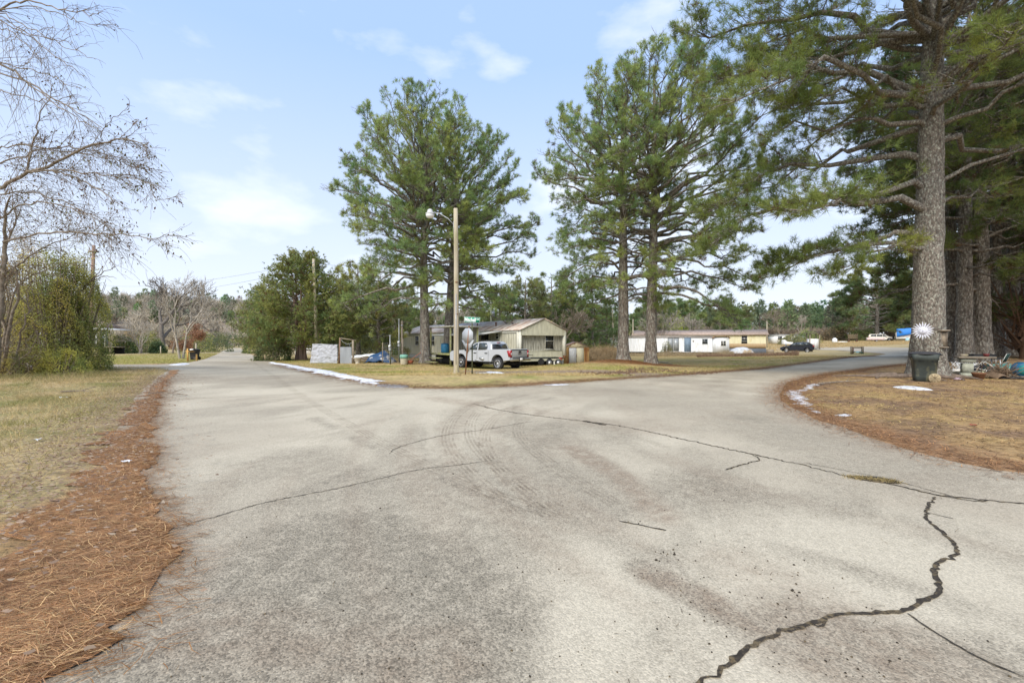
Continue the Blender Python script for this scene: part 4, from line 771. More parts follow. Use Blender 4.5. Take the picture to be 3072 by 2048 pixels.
p, rg = spots(160, (30, 75), (42, 80), lft, 215); p = p[p[:, 0] > p[:, 1] * .98 + 2]; wood_mass('dark_wood_interior', p, rg.uniform(9, 15, len(p)), 'pine', 216, (.10, .12, .04), 'dim evergreen depth of the wood behind the junk pile')
p, rg = spots(130, (27, 60), (27, 46), lft, 217); p = p[p[:, 0] > p[:, 1] * 1.0 + 3.0]; wood_mass('wood_underbrush', p, rg.uniform(2, 7, len(p)), 'bare', 218, (.17, .10, .06), 'reddish brown underbrush between the trunks of the shaded wood', wd=.4)

# ------------------------------------------------------------------ built things
M_post = mat('weathered_pole_wood', (.44, .38, .28), .9, var=.35, scale=7, stretch=(1, 1, .07), bump=1.2, bscale=22, col2=(.30, .27, .14), f2=(.5, .7), s2=1.2, st2=(3, 3, .5))
M_metal = mat('galvanised_metal', (.45, .46, .47), .45, .6, var=.2, scale=5)
M_alu = mat('dull_aluminium_sheet', (.40, .42, .44), .6, .2, var=.12, scale=3)
M_white = mat('white_paint', (.78, .78, .76), .6, var=.08, scale=3, col2=(.55, .54, .49), f2=(.58, .75), s2=2)
M_black = mat('black_rubber', (.022, .022, .024), .75, var=.2, scale=10)
M_dark = mat('dark_void', (.012, .012, .012), .9)
M_rust = mat('rusty_steel', (.20, .09, .045), .85, var=.4, scale=12)
M_greenpost = mat('green_steel_post', (.09, .10, .055), .7, var=.3, scale=10)
M_wood = mat('grey_weathered_wood', (.27, .225, .17), .9, var=.35, scale=10, stretch=(1, 1, 1), bump=.5)
M_mosswood = mat('mossy_green_wood', (.26, .27, .11), .9, var=.35, scale=9, col2=(.30, .26, .19), f2=(.5, .6), s2=5)
M_wire = mat('cable', (.08, .08, .08), .7)
def text_part(s, size, mt, parent, loc, rot, name='lettering', depth=.002, xs=1.0):
    cu = bpy.data.curves.new(name, 'FONT'); cu.body = s; cu.size = size; cu.extrude = depth; cu.offset = size * .025; cu.align_x = 'CENTER'; cu.align_y = 'CENTER'
    tmp = bpy.data.objects.new(name, cu); COL.objects.link(tmp); dg = bpy.context.evaluated_depsgraph_get()
    me = bpy.data.meshes.new_from_object(tmp.evaluated_get(dg)); bpy.data.objects.remove(tmp)
    me.materials.clear(); me.materials.append(mt); o = link(bpy.data.objects.new(name, me)); o.parent = parent; o.location = loc; o.rotation_euler = rot; o.scale = (xs, 1, 1); return o
# --- wooden pole with street lamp
x, y, z = zone(1369, 19.4); t = thing('utility_pole', 'weathered wooden pole carrying a round street lamp on a curved arm', 'utility pole', (x, y, z))
P = np.array([(0, 0, -.3), (0, 0, .0), (.0, 0, 1.2), (.0, 0, 3.5), (-.01, 0, 5.6), (-.03, 0, 7.05)]); b = MB(); b.rod(P, [.125, .122, .112, .103, .095, .088], 14); b.build('pole', M_post, t, smooth=False)
b = MB(); b.rod([(-.1, 0, 6.35), (-.35, 0, 6.62), (-.7, 0, 6.83), (-1.02, 0, 6.9)], .017, 8); b.rod([(-.1, 0, 6.0), (-.1, 0, 6.5)], .03, 6); arm = b.build('lamp_arm', M_metal, t)
b = MB(); b.lathe([(.06, .14), (.11, .10), (.12, .0), (.19, -.04), (.20, -.08)], 18, c=(-1.12, 0, 6.88)); b.build('lamp_head', mat('lamp_head_grey', (.55, .55, .55), .5), arm, smooth=True)
b = MB(); b.lathe([(.185, 0), (.18, -.07), (.13, -.14), (.05, -.17)], 18, c=(-1.12, 0, 6.8)); b.build('lamp_glass', mat('lamp_glass_frosted', (.75, .76, .76), .2, var=.04), arm, smooth=True)
b = MB(); b.box((-.0, -.11, 1.9), (.03, .02, 3.0)); b.build('conduit', M_metal, t)
for zz_ in (2.55, 3.9): MB().box((.02, -.10, zz_), (.10, .02, .05)).build('bracket', M_rust, t)
# --- street name sign
x, y, z = zone(1415, 18.9); t = thing('street_sign', 'green street name blade reading Mitchell Cir on a dark green post', 'street sign', (x + .02, y, z))
MB().box((0, 0, 1.05), (.05, .035, 2.22)).build('post', M_greenpost, t)
M_sg = mat('sign_green', (.02, .26, .15), .5, var=.06); M_sw = mat('sign_white', (.82, .84, .83), .5, var=.04)
b = MB(); b.box((0, 0, 0), (.66, .006, .235)); pl = b.build('name_blade', M_sg, t); pl.location = (.0, -.03, 2.275); pl.rotation_euler = (0, R(3.5), R(-8))
b = MB()
for c, d in [((0, -.005, .112), (.66, .003, .008)), ((0, -.005, -.112), (.66, .003, .008)), ((.326, -.005, 0), (.008, .003, .22)), ((-.326, -.005, 0), (.008, .003, .22))]: b.box(c, d)
b.build('white_border', M_sw, pl)
text_part('Mitchell', .215, M_sw, pl, (-.075, -.006, -.005), (R(90), 0, 0), xs=.70); text_part('Cir', .095, M_sw, pl, (.245, -.006, .035), (R(90), 0, 0), xs=.9)
# --- stop sign seen from behind
x, y, z = zone(1404, 18.75); t = thing('stop_sign', 'bare metal back of an octagonal stop sign on a rusty leaning post', 'stop sign', (x - .05, y - .05, z), 0)
MB().rod([(-.06, 0, -.1), (.10, .0, 2.02)], .028, 6).build('post', M_rust, t)
a8 = [(.33 * math.cos(R(22.5 + 45 * i)) * 1.0 + .02, .03, 1.62 + .33 * math.sin(R(22.5 + 45 * i))) for i in range(8)]
b = MB(); b.prism(a8, (0, .004, 0)); o_ = b.build('octagon_plate', M_alu, t); o_.rotation_euler = (0, 0, R(-38))
b = MB(); b.prism([(-.33, .045, 1.44), (.37, .045, 1.44), (.02, .045, .90)], (0, .004, 0)); o_ = b.build('triangle_plate', M_alu, t); o_.rotation_euler = (0, 0, R(-38))

# --- mobile home helpers: local frame origin at the near corner, x across the gable end, y along the length
def corr(b, p0, p1, z0, zt, pitch=.1, dep=.012, nrm=(0, -1)):
    p0 = np.array(p0, float); p1 = np.array(p1, float); L = np.linalg.norm(p1 - p0); n = max(2, int(L / pitch)); f = zt if callable(zt) else (lambda s: zt)
    V = []; 
    for i in range(n):
        for fr, d in ((0, 0), (.30, 0), (.42, 1), (.88, 1), (.999, 0)):
            s = (i + fr) / n; q = p0 + (p1 - p0) * s + np.array(nrm) * dep * d; V += [(q[0], q[1], z0), (q[0], q[1], f(s))]
    m = len(V) // 2; i = np.arange(m - 1) * 2; b.add(V, np.stack([i, i + 2, i + 3, i + 1], -1))
def win(parent, c, w, h, axis, out, fm, gm, bars=1, name='window', curt=None):
    """window in a wall; axis 'x' or 'y' is its horizontal run, out = outward unit sign along the other axis"""
    def bx(mb, a, zc, wa, hz_, dp, dpos):
        if axis == 'x': mb.box((c[0] + a, c[1] + out * dpos, c[2] + zc), (wa, dp, hz_))
        else: mb.box((c[0] + out * dpos, c[1] + a, c[2] + zc), (dp, wa, hz_))
    b = MB(); t_ = .05
    bx(b, 0, h / 2, w + 2 * t_, t_, .05, .02); bx(b, 0, -h / 2, w + 2 * t_, t_, .06, .025); bx(b, -w / 2, 0, t_, h, .05, .02); bx(b, w / 2, 0, t_, h, .05, .02)
    for i in range(bars): bx(b, 0, -h / 2 + h * (i + 1) / (bars + 1), w, .04, .04, .02)
    f = b.build(name, fm, parent); g = MB(); bx(g, 0, 0, w - .01, h - .01, .012, .006); g.build('pane', gm, f); return f
M_glass = glassy('dark_window_glass', (.03, .033, .036)); M_glassl = glassy('pale_curtained_glass', (.30, .32, .33), .15)
M_sid = mat('weathered_beige_siding', (.56, .54, .43), .7, var=.22, scale=5, stretch=(1, 1, .25), col2=(.36, .34, .25), f2=(.5, .7), s2=4, st2=(2.2, 2.2, .35))
M_sidg = mat('greyed_vertical_siding', (.46, .45, .38), .8, var=.35, scale=6, stretch=(2, 2, .2), col2=(.24, .23, .19), f2=(.42, .62), s2=5, st2=(2, 2, .3))
M_sidc = mat('cream_ribbed_siding', (.56, .55, .43), .7, var=.15, scale=4, stretch=(1, 1, .3), col2=(.36, .35, .25), f2=(.54, .74), s2=5, st2=(2, 2, .3))
M_roofr = mat('rust_streaked_metal_roof', (.62, .57, .51), .65, .1, var=.2, scale=4, stretch=(1, .5, 1), col2=(.42, .26, .18), f2=(.42, .64), s2=1.4, st2=(.6, 1.4, 1))
M_trimw = mat('cream_trim', (.62, .61, .53), .6, var=.12, scale=5)
hx0, hy0 = .40, 32.5; hz0 = T1(1.5, 36) + .02
HO = thing('mobile_home', 'long weathered beige mobile home with rusty metal roof and ribbed gable end', 'mobile home', (hx0, hy0, hz0), math.atan2(.583, .813))
Wd, Ln = 4.35, 21.5; Zf = .62; Ze = EYE + 36 / F * 32.5 - hz0; Zr = EYE + 62 / F * 34.3 - hz0 + .12
b = MB(); corr(b, (0, Ln), (0, 0), Zf, Ze, .30, .014, (-1, 0)); corr(b, (Wd, 0), (Wd, Ln), Zf, Ze, .3, .014, (1, 0)); corr(b, (0, Ln), (Wd, Ln), Zf, Ze, .3, .014, (0, 1)); b.build('side_wall', M_sid, HO)
b = MB(); gt = lambda s: Ze - .05 + (Zr - Ze) * (1 - abs(2 * s - 1)); corr(b, (0, -.32), (Wd, -.32), Ze - .42, gt, .12, .014, (0, -1)); b.prism([(0, -.32, Ze - .42), (0, .0, Ze - .42), (Wd, .0, Ze - .42), (Wd, -.32, Ze - .42)], (0, 0, .01)); b.box((.0, -.16, Ze - .2), (.03, .32, .44)); b.box((Wd, -.16, Ze - .2), (.03, .32, .44)); b.build('gable', M_sidc, HO)
b = MB(); corr(b, (.0, 0), (Wd, 0), 1.15, Ze - .40, .24, .016, (0, -1)); b.build('end_wall', M_sidg, HO)
b = MB(); corr(b, (.0, -.08), (Wd, -.08), Zf - .15, 1.2, .11, .012, (0, -1)); b.box((Wd / 2, -.05, 1.22), (Wd, .12, .04)); b.build('lower_band', M_sidc, HO)
b = MB(); b.box((.06, -.16, (Ze + .6) / 2), (.16, .34, Ze - .7)); b.box((Wd - .08, -.16, (Ze + .8) / 2), (.22, .34, Ze - .9)); b.box((-.025, Ln / 2, Ze - .12), (.05, Ln, .26)); b.box((-.03, 0, (Ze + Zf) / 2), (.05, .12, Ze - Zf)); b.build('trim', M_trimw, HO)
rz_ = .05
b = MB(); b.prism([(-.12, -.42, Ze - .06), (Wd / 2, -.42, Zr), (Wd / 2, -.42, Zr + rz_), (-.12, -.42, Ze - .01)], (0, Ln + .6, 0)); b.prism([(Wd / 2 + .001, -.42, Zr), (Wd + .12, -.42, Ze - .06), (Wd + .12, -.42, Ze - .01), (Wd / 2 + .001, -.42, Zr + rz_)], (0, Ln + .6, 0))
rf = b.build('roof', M_roofr, HO)
b = MB()
for i in range(int(Ln / .75)): yy = .1 + i * .75; b.prism([(-.11, yy, Ze), (Wd / 2 - .02, yy, Zr + rz_ + .004), (Wd / 2 - .02, yy, Zr + rz_ + .024), (-.11, yy, Ze + .02)], (0, .03, 0))
b.build('roof_seam', M_roofr, rf)['kind'] = 'stuff'
for (u, v) in ((.55, 7.5), (.4, 4.1), (.6, 13.5), (.3, 10)): zc = Ze + (Zr - Ze) * u; MB().lathe([(.05, -.1), (.05, .28), (.09, .29), (.09, .36)], 8, c=(Wd / 2 * u, v, zc)).build('roof_vent', M_rust, rf)
win(HO, (2.95, -.02, 1.95), .85, 1.25, 'x', -1, M_trimw, M_glass); win(HO, (-.02, 17.3, 2.0), .9, .95, 'y', -1, M_trimw, M_glass); win(HO, (-.02, 13.7, 2.0), .9, .95, 'y', -1, M_trimw, M_glass)
win(HO, (-.02, 2.6, 2.35), .42, .5, 'y', -1, M_trimw, M_glass); win(HO, (-.02, 4.3, 2.0), 1.2, 1.05, 'y', -1, M_trimw, M_glass)
MB().box((-.03, 7.6, 1.65), (.05, .9, 2.0)).build('door', mat('dark_brown_door', (.07, .055, .045), .7), HO); MB().box((-.05, 6.6, 1.75), (.03, .5, 1.9)).build('shutter', mat('olive_grey_shutter', (.20, .19, .13), .8), HO)
b = MB(); b.box((.04, Ln * .56, Zf / 2 - .1), (.03, Ln * .86, Zf + .25)); b.box((Wd - .5, -.04, .16), (1.0, .04, .66)); b.box((Wd, Ln / 2, Zf / 2 - .1), (.03, Ln, Zf + .25)); b.build('skirting', mat('pale_skirting', (.55, .55, .50), .8, var=.2, scale=3, col2=(.28, .25, .17), f2=(.5, .65), s2=3), HO)
b = MB(); b.box((1.7, .25, .28), (3.0, .06, .14)); b.box((1.7, .9, .1), (3.2, .6, .5)); b.build('underframe', M_dark, HO)
b = MB(); b.box((Wd - .35, -.35, .66), (.55, .22, .03), ry=R(-38)); b.build('bent_flashing', M_rust, HO)
# awning over the door side
b = MB(); b.prism([(-.05, 1.9, Ze - .16), (-2.1, 1.9, Ze - .42), (-2.1, 1.9, Ze - .34), (-.05, 1.9, Ze - .06)], (0, 8.2, 0)); aw = b.build('awning', mat('awning_underside', (.36, .37, .27), .7, var=.2), HO)
b = MB(); b.box((-2.12, 6.0, Ze - .34), (.03, 8.25, .13)); b.box((-1.1, 1.88, Ze - .21), (2.1, .02, .12), ry=R(-7.2)); b.build('fascia', M_white, aw)
for v in (2.3, 6.2, 10): MB().box((-2.03, v, (Ze - .4) / 2), (.07, .07, Ze - .4)).build('awning_post', M_trimw, aw)
# --- wooden porch with roof frame left of the pickup
x, y, z = zone(1362, 33.0); PO = thing('wooden_porch', 'mossy raised porch with steps and a thin roof frame behind the lamp pole', 'porch', (x, y, z + .02), math.atan2(.583, .813))
b = MB()
for i in range(9): b.box((-1.0 + i * .25, .0, .82), (.235, 3.2, .04))
b.build('deck', M_mosswood, PO)
for dx, dy in ((-1.1, -1.55), (-1.1, 1.55), (1.05, -1.55), (1.05, 1.55)): MB().box((dx, dy, 1.32 if dx < 0 else 1.3), (.10, .10, 2.7)).build('post', M_mosswood, PO)
b = MB(); b.box((0, 0, 2.7), (2.5, 3.6, .06)); b.build('canopy', M_trimw, PO)
for i, h in enumerate((.22, .50)): MB().box((-1.75 + i * .35, .1, h), (.34, 1.5, .05)).build('step', M_mosswood, PO)
b = MB(); b.box((-1.12, 0, .76), (.04, 3.1, .12)); b.build('side_panel', M_mosswood, PO); b = MB(); b.box((.2, 0, .4), (1.9, 2.9, .7)); b.build('underdeck_shade', M_dark, PO)  # near-black block under the deck stands in for the shade there
b = MB(); 
for i in range(14): b.box((1.1, -1.5 + i * .23, 1.75), (.02, .21, 1.9))
b.build('back_boards', M_sidg, PO)
x, y, z = zone(1335, 32.2); t = thing('plastic_barrel', 'blue plastic barrel standing on the porch deck', 'barrel', (x, y, z + .86)); MB().lathe([(.24, 0), (.28, .05), (.29, .3), (.28, .55), (.25, .62)], 18).build('drum', mat('blue_plastic', (.02, .12, .22), .5), t, smooth=True); MB().lathe([(.28, .62), (.28, .66), (.1, .68)], 18).build('lid', mat('blue_plastic_lid', (.02, .09, .17), .5), t)

# --- vehicles
def carbody(parent, name, prof, hw, mt, belt, roofz, tuck, bev=.05, y0=None):
    """side outline (x,z) extruded across the width, leaning in above the belt line"""
    n = len(prof); bm = bmesh.new(); L = []
    for s in (-1, 1):
        L.append([bm.verts.new((x_, s * (hw - (tuck * max(0, (z_ - belt) / (roofz - belt)))), z_)) for x_, z_ in prof])
    bm.faces.new(L[0]); bm.faces.new(L[1][::-1])
    for i in range(n): bm.faces.new((L[0][i], L[1][i], L[1][(i + 1) % n], L[0][(i + 1) % n]))
    bmesh.ops.recalc_face_normals(bm, faces=bm.faces); me = bpy.data.meshes.new(name); bm.to_mesh(me); bm.free(); me.materials.append(mt)
    for p in me.polygons: p.use_smooth = True
    o = link(bpy.data.objects.new(name, me)); o.parent = parent; bevel(o, bev, 3); w = o.modifiers.new('wn', 'WEIGHTED_NORMAL'); return o
def arch(cx, r, z0, n=9): return [(cx + r * math.cos(math.pi * (1 - i / n)), z0 + r * math.sin(math.pi * (1 - i / n)) * 1.0) for i in range(n + 1)]
def wheel(parent, x_, y_, r, wd, side, tyre, rim, spokes=6):
    b = MB(); b.lathe([(r * .62, -wd / 2), (r * .93, -wd / 2), (r, -wd * .32), (r, wd * .32), (r * .93, wd / 2), (r * .62, wd / 2)], 28, axis='y', c=(x_, y_, r)); w = b.build('wheel', tyre, parent, smooth=False)
    b = MB(); yo = y_ + side * wd * .5; b.lathe([(r * .66, -.012), (r * .60, .012), (r * .56, .0)], 24, axis='y', c=(x_, yo, r)); b.lathe([(.001, -.02), (r * .2, -.02), (r * .2, .02), (.001, .02)], 12, axis='y', c=(x_, yo - side * .01, r))
    for i in range(spokes):
        a = i / spokes * 6.283; b.box((x_ + math.cos(a) * r * .38, yo - side * .015, r + math.sin(a) * r * .38), (r * .46, .03, r * .17), ry=-a)
    b.build('rim', rim, w); b = MB(); b.lathe([(.001, -.02), (r * .6, -.02), (r * .6, .0), (.001, .0)], 20, axis='y', c=(x_, yo - side * .06, r)); b.build('brake_disc', M_dark, w); return w
def sidepanel(parent, name, poly, yf, side, mt, th=.006, off=.004):
    b = MB(); p = [(x_, side * (yf(z_) + off), z_) for x_, z_ in poly]; b.prism(p, (0, side * th, 0)); return b.build(name, mt, parent)
M_tyre = mat('tyre_rubber', (.03, .03, .032), .8, var=.25, scale=12); M_rim = mat('silver_rim', (.55, .56, .57), .35, .7, var=.05)
M_silver = mat('silver_car_paint', (.52, .53, .54), .32, .35, var=.03, scale=2, spec=.5); M_glc = glassy('car_glass', (.018, .02, .022), .05); M_glc2 = glassy('car_glass_side', (.06, .075, .085), .05)
M_chrome = mat('brushed_bumper_metal', (.42, .42, .40), .3, .8, var=.05); M_red = mat('tail_light_red', (.35, .02, .025), .2, var=.05, spec=.6); M_bp = mat('black_plastic_trim', (.03, .03, .03), .6)
th = math.atan2(.643, -.766)
wx, wy = W(1494, 28.2), 28.2; cx_, cy_ = wx - (math.cos(th) * -1.63 - math.sin(th) * .86), wy - (math.sin(th) * -1.63 + math.cos(th) * .86)
TR = thing('pickup_truck', 'silver crew-cab pickup with dented side doors parked by the beige home', 'pickup truck', (cx_, cy_, T1(cx_, cy_) + .02), th)
ra, za = .47, .40
low = [(-2.62, .62), (-2.12, .56)] + arch(-1.63, ra, za + .06) + [(-1.12, .46), (1.12, .46)] + arch(1.63, ra, za + .06) + [(2.14, .44), (2.62, .46), (2.70, .62), (2.71, .98), (2.62, 1.10), (2.3, 1.16), (1.35, 1.21), (1.1, 1.18), (-.55, 1.20), (-.60, 1.26), (-2.58, 1.29), (-2.64, 1.2)]
bd = carbody(TR, 'body', low, .92, M_silver, .98, 1.3, .045, .045)
cab = [(1.36, 1.16), (.70, 1.56), (.38, 1.70), (0, 1.765), (-.55, 1.775), (-.80, 1.74), (-.98, 1.60), (-1.10, 1.2)]
cb_ = carbody(TR, 'cab', cab, .895, M_silver, 1.16, 1.77, .20, .05)
yf = lambda z_: .895 - .20 * max(0, (z_ - 1.16) / .61)
for s in (1, -1):
    sidepanel(TR, 'side_window', [(1.02, 1.225), (.62, 1.50), (.36, 1.63), (.20, 1.665), (.16, 1.225)], yf, s, M_glc2); sidepanel(TR, 'side_window', [(.07, 1.225), (.11, 1.67), (-.28, 1.68), (-.56, 1.66), (-.72, 1.42), (-.70, 1.24)], yf, s, M_glc2)
    yb = lambda z_: .92 - .045 * max(0, (z_ - .98) / .32)
    for xs in (1.12, .13, -.86): sidepanel(TR, 'door_gap', [(xs, .52), (xs + .014, .52), (xs + .014, 1.17), (xs, 1.17)], lambda z_: .921, s, M_dark, .002, .0)
    for xs in (.32, -.66): MB().box((xs, s * .935, 1.03), (.20, .035, .045)).build('door_handle', M_bp, TR)
    sidepanel(TR, 'rocker_trim', [(-1.12, .44), (1.12, .44), (1.12, .51), (-1.12, .51)], lambda z_: .915, s, M_bp, .02, .0)
    b = MB(); b.box((.98, s * 1.04, 1.24), (.13, .24, .20), rz=s * R(12)); bevel(b.build('side_mirror', M_bp, TR), .03)
    for ax in (-1.63, 1.63): wheel(TR, ax, s * .80, .385, .25, s, M_tyre, M_rim, 6)
    for ax in (-1.63, 1.63):
        b = MB(); ar = arch(ax, ra, za + .06, 14); ao = arch(ax, ra + .035, za + .06, 14); 
        for i in range(14): b.prism([(ar[i][0], s * .915, ar[i][1]), (ar[i + 1][0], s * .915, ar[i + 1][1]), (ao[i + 1][0], s * .915, ao[i + 1][1]), (ao[i][0], s * .915, ao[i][1])], (0, s * .018, 0))
        b.build('wheel_arch_lip', M_bp, TR)
    b = MB(); b.prism([(-2.655, s * .90, .80), (-2.655, s * .90, 1.22), (-2.655, s * .74, 1.22), (-2.655, s * .76, .80)], (-.02, 0, 0)); b.prism([(-2.66, s * .915, .82), (-2.66, s * .915, 1.2), (-2.40, s * .915, 1.2), (-2.54, s * .915, .82)], (0, s * .012, 0)); b.build('tail_light', M_red, TR)
    b = MB(); b.prism([(-2.677, s * .86, .92), (-2.677, s * .86, 1.06), (-2.677, s * .79, 1.06), (-2.677, s * .79, .92)], (-.004, 0, 0)); b.build('reverse_light', M_white, TR)
    b = MB(); b.box((2.66, s * .72, .95), (.12, .34, .16)); b.build('headlight', M_glassl, TR)
b = MB(); b.prism([(-1.075, -.72, 1.26), (-1.075, .72, 1.26), (-.985, .62, 1.60), (-.985, -.62, 1.60)], (-.012, 0, 0)); b.build('rear_window', M_glc, TR)
b = MB(); b.box((-.93, 0, 1.69), (.05, .30, .04)); b.build('brake_light', M_red, TR)
b = MB(); b.prism([(1.33, -.78, 1.2), (1.33, .78, 1.2), (.73, .68, 1.56), (.73, -.68, 1.56)], (.01, 0, .012)); b.build('windscreen', M_glc, TR)
b = MB(); b.box((-2.655, 0, .99), (.035, 1.46, .47)); tg = b.build('tailgate', mat('tailgate_shaded_silver', (.42, .43, .42), .35, .2, var=.03), TR); bevel(tg, .012); b = MB(); b.box((-2.66, 0, 1.245), (.06, 1.5, .04)); b.build('tailgate_cap', M_bp, tg); b = MB(); b.box((-2.68, 0, 1.13), (.02, .24, .10)); b.build('handle', M_bp, tg)  # tailgate silver darker than the body: its shaded side is put into the colour
text_part('GMC', .13, mat('emblem_grey', (.16, .15, .16), .3, .5), tg, (-2.675, 0, 1.0), (R(90), 0, R(-90)), 'emblem', .006, 1.3)
b = MB(); b.box((-2.72, 0, .66), (.20, 1.84, .20)); bm_ = b.build('bumper', M_chrome, TR); bevel(bm_, .03); MB().box((-2.825, 0, .66), (.01, .5, .15)).build('plate_recess', M_bp, bm_); MB().box((-2.832, 0, .665), (.008, .31, .15)).build('licence_plate', M_white, bm_)
MB().box((-2.73, 0, .775), (.17, 1.5, .02)).build('step_pad', M_bp, bm_)
b = MB(); b.box((-.2, 0, .42), (4.2, .9, .12)); b.box((-1.63, 0, .36), (.12, 1.5, .12)); b.box((1.63, 0, .36), (.12, 1.5, .12)); b.box((-2.2, .3, .38), (.7, .25, .16)); b.build('chassis', M_dark, TR)
b = MB(); b.box((-1.63, 0, .66), (1.0, 1.3, .42)); b.box((1.63, 0, .66), (1.0, 1.3, .42)); b.build('wheel_well', M_dark, TR)
b = MB(); b.prism([(-.12, .924, .60), (-.05, .945, .74), (-.30, .950, .80), (-.55, .926, .64), (-.40, .95, .55)], (0, .006, 0)); b.prism([(.35, .924, .56), (.12, .942, .62), (-.02, .94, .55), (.15, .93, .5)], (0, .005, 0)); b.build('dent', mat('scuffed_silver', (.42, .43, .43), .45, .4, var=.35, scale=18), TR)
# --- small utility trailer behind the pickup
x, y, z = zone(1632, 31.6); UT = thing('utility_trailer', 'low black utility trailer frame with small wheels under the gable end', 'trailer', (x, y, z), R(20))
b = MB()
for dy in (-.6, .6): b.box((0, dy, .56), (2.4, .06, .07))
for dx in (-1.2, -.4, .4, 1.2): b.box((dx, 0, .56), (.06, 1.2, .06))
b.rod([(-1.2, -.55, .56), (-2.3, 0, .52)], .035, 6); b.rod([(-1.2, .55, .56), (-2.3, 0, .52)], .035, 6); b.rod([(-1.1, -.6, .56), (-1.1, -.6, .8), (-1.9, -.6, .8)], .02, 6); b.build('frame', mat('black_trailer_steel', (.035, .04, .035), .6, var=.3), UT)
for dx in (.1, .75):
    for s in (-1, 1): wheel(UT, dx, s * .72, .24, .14, s, M_tyre, M_rim, 5)
MB().box((.95, -.62, .55), (.20, .05, .10)).build('tail_light', M_red, UT)
# --- rusty garden shed
x, y, z = zone(1690, 37.4); SH = thing('garden_shed', 'small rust-stained metal shed with two pale doors and gable roof', 'shed', (x, y, z), R(3))
M_shr = mat('rust_orange_shed', (.42, .27, .11), .8, var=.25, scale=5, stretch=(1, 1, .3), col2=(.22, .09, .03), f2=(.40, .62), s2=3, st2=(1.5, 1.5, .4))
b = MB(); sw, sl, sh_ = 2.15, 1.7, 1.55; corr(b, (0, 0), (.45, 0), 0, sh_, .12, .01, (0, -1)); corr(b, (1.7, 0), (sw, 0), 0, sh_, .12, .01, (0, -1)); corr(b, (0, sl), (0, 0), 0, sh_, .12, .01, (-1, 0)); corr(b, (sw, 0), (sw, sl), 0, sh_, .12, .01, (1, 0)); b.box((sw / 2, .04, sh_ - .06), (sw, .02, .14)); b.box((sw / 2, sl, .8), (sw, .02, 1.55)); b.build('wall', M_shr, SH)
b = MB(); b.prism([(-.02, -.01, sh_), (sw + .02, -.01, sh_), (sw / 2, -.01, sh_ + .42)], (0, .02, 0)); b.build('gable', mat('faded_shed_gable', (.48, .42, .28), .8, var=.3, scale=6, col2=(.30, .17, .08), f2=(.5, .65), s2=4), SH)
b = MB(); b.prism([(-.08, -.06, sh_ - .03), (sw / 2, -.06, sh_ + .42), (sw / 2, -.06, sh_ + .46), (-.08, -.06, sh_ + .01)], (0, sl + .12, 0)); b.prism([(sw / 2 + .002, -.06, sh_ + .42), (sw + .08, -.06, sh_ - .03), (sw + .08, -.06, sh_ + .01), (sw / 2 + .002, -.06, sh_ + .46)], (0, sl + .12, 0)); b.build('roof', mat('reddish_shed_roof', (.33, .21, .16), .7, var=.25, scale=4), SH)
for i, c_ in enumerate(((.60, .61, .62), (.62, .58, .42))): MB().box((.77 + i * .62, -.03, .76), (.60, .025, 1.48)).build('door', mat('shed_door_%d' % i, c_, .7, var=.1, scale=5, stretch=(3, 3, .4)), SH)
MB().box((1.09, -.06, .85), (.03, .03, .2)).build('door_bar', M_rust, SH)
# --- long white trailer home
x, y, z = zone(1832, 73.5); x2, y2 = W(2185, 70.5), 70.5; a_ = math.atan2(y2 - y, x2 - x); L2 = math.hypot(x2 - x, y2 - y)
WT_ = thing('white_trailer_home', 'long flat-roofed white trailer home on exposed supports with a blue door', 'mobile home', (x, y, z), a_); fz = EYE - (1055 - CY) / F * 72.5 - z; tz = EYE + 11.5 / F * 72 - z
M_wsid = mat('white_vertical_siding', (.76, .78, .80), .6, var=.10, scale=3, stretch=(2, 2, .4), col2=(.55, .55, .48), f2=(.5, .75), s2=3, st2=(1.5, 1.5, .3))
b = MB(); corr(b, (0, 0), (L2 - 2.3, 0), fz, tz, .35, .02, (0, -1)); corr(b, (L2, 0), (L2, 3.6), fz, tz, .35, .02, (1, 0)); corr(b, (0, 3.6), (0, 0), fz, tz, .35, .02, (-1, 0)); b.box((L2 / 2, 3.6, (fz + tz) / 2), (L2, .03, tz - fz)); b.build('wall', M_wsid, WT_)
b = MB(); b.box((L2 - 1.15, -.25, (fz + tz) / 2 - .05), (2.3, .5, tz - fz)); b.build('front_bay', M_wsid, WT_)
b = MB(); n = 10
for i in range(n):
    a0, a1 = math.pi * i / n, math.pi * (i + 1) / n; b.prism([(L2 - 1.15 - math.cos(a0) * 1.25, -.75, tz - .12 + .36 * math.sin(a0)), (L2 - 1.15 - math.cos(a1) * 1.25, -.75, tz - .12 + .36 * math.sin(a1)), (L2 - 1.15 - math.cos(a1) * 1.25, -.75, tz - .05 + .36 * math.sin(a1)), (L2 - 1.15 - math.cos(a0) * 1.25, -.75, tz - .05 + .36 * math.sin(a0))], (0, .8, 0))
b.build('curved_awning', mat('rusty_awning', (.38, .24, .15), .8, var=.3), WT_)
b = MB(); b.box((L2 / 2 - .2, 1.8, tz + .06), (L2, 3.8, .12)); b.box((L2 * .52, 1.2, tz + .20), (L2 * .7, 2.4, .16)); b.build('roof', mat('brown_flat_roof', (.33, .30, .27), .9, var=.3, scale=2), WT_)
b = MB(); 
for i in range(16): b.box((.8 + i * (L2 - 1.4) / 15, .5 + (i % 3) * .6, fz / 2 - .1), (.35, .4, fz + .25))
b.build('support_block', mat('grey_block', (.22, .20, .18), .9, var=.4), WT_)['kind'] = 'stuff'
b = MB(); b.box((L2 / 2, 1.9, fz - .18), (L2 - .3, 3.2, .2)); b.box((L2 / 2, 3.3, fz / 2), (L2 - 1, .1, fz)); b.build('underframe', M_dark, WT_)
u2 = lambda px: (px - 1832) / (2185 - 1832) * L2
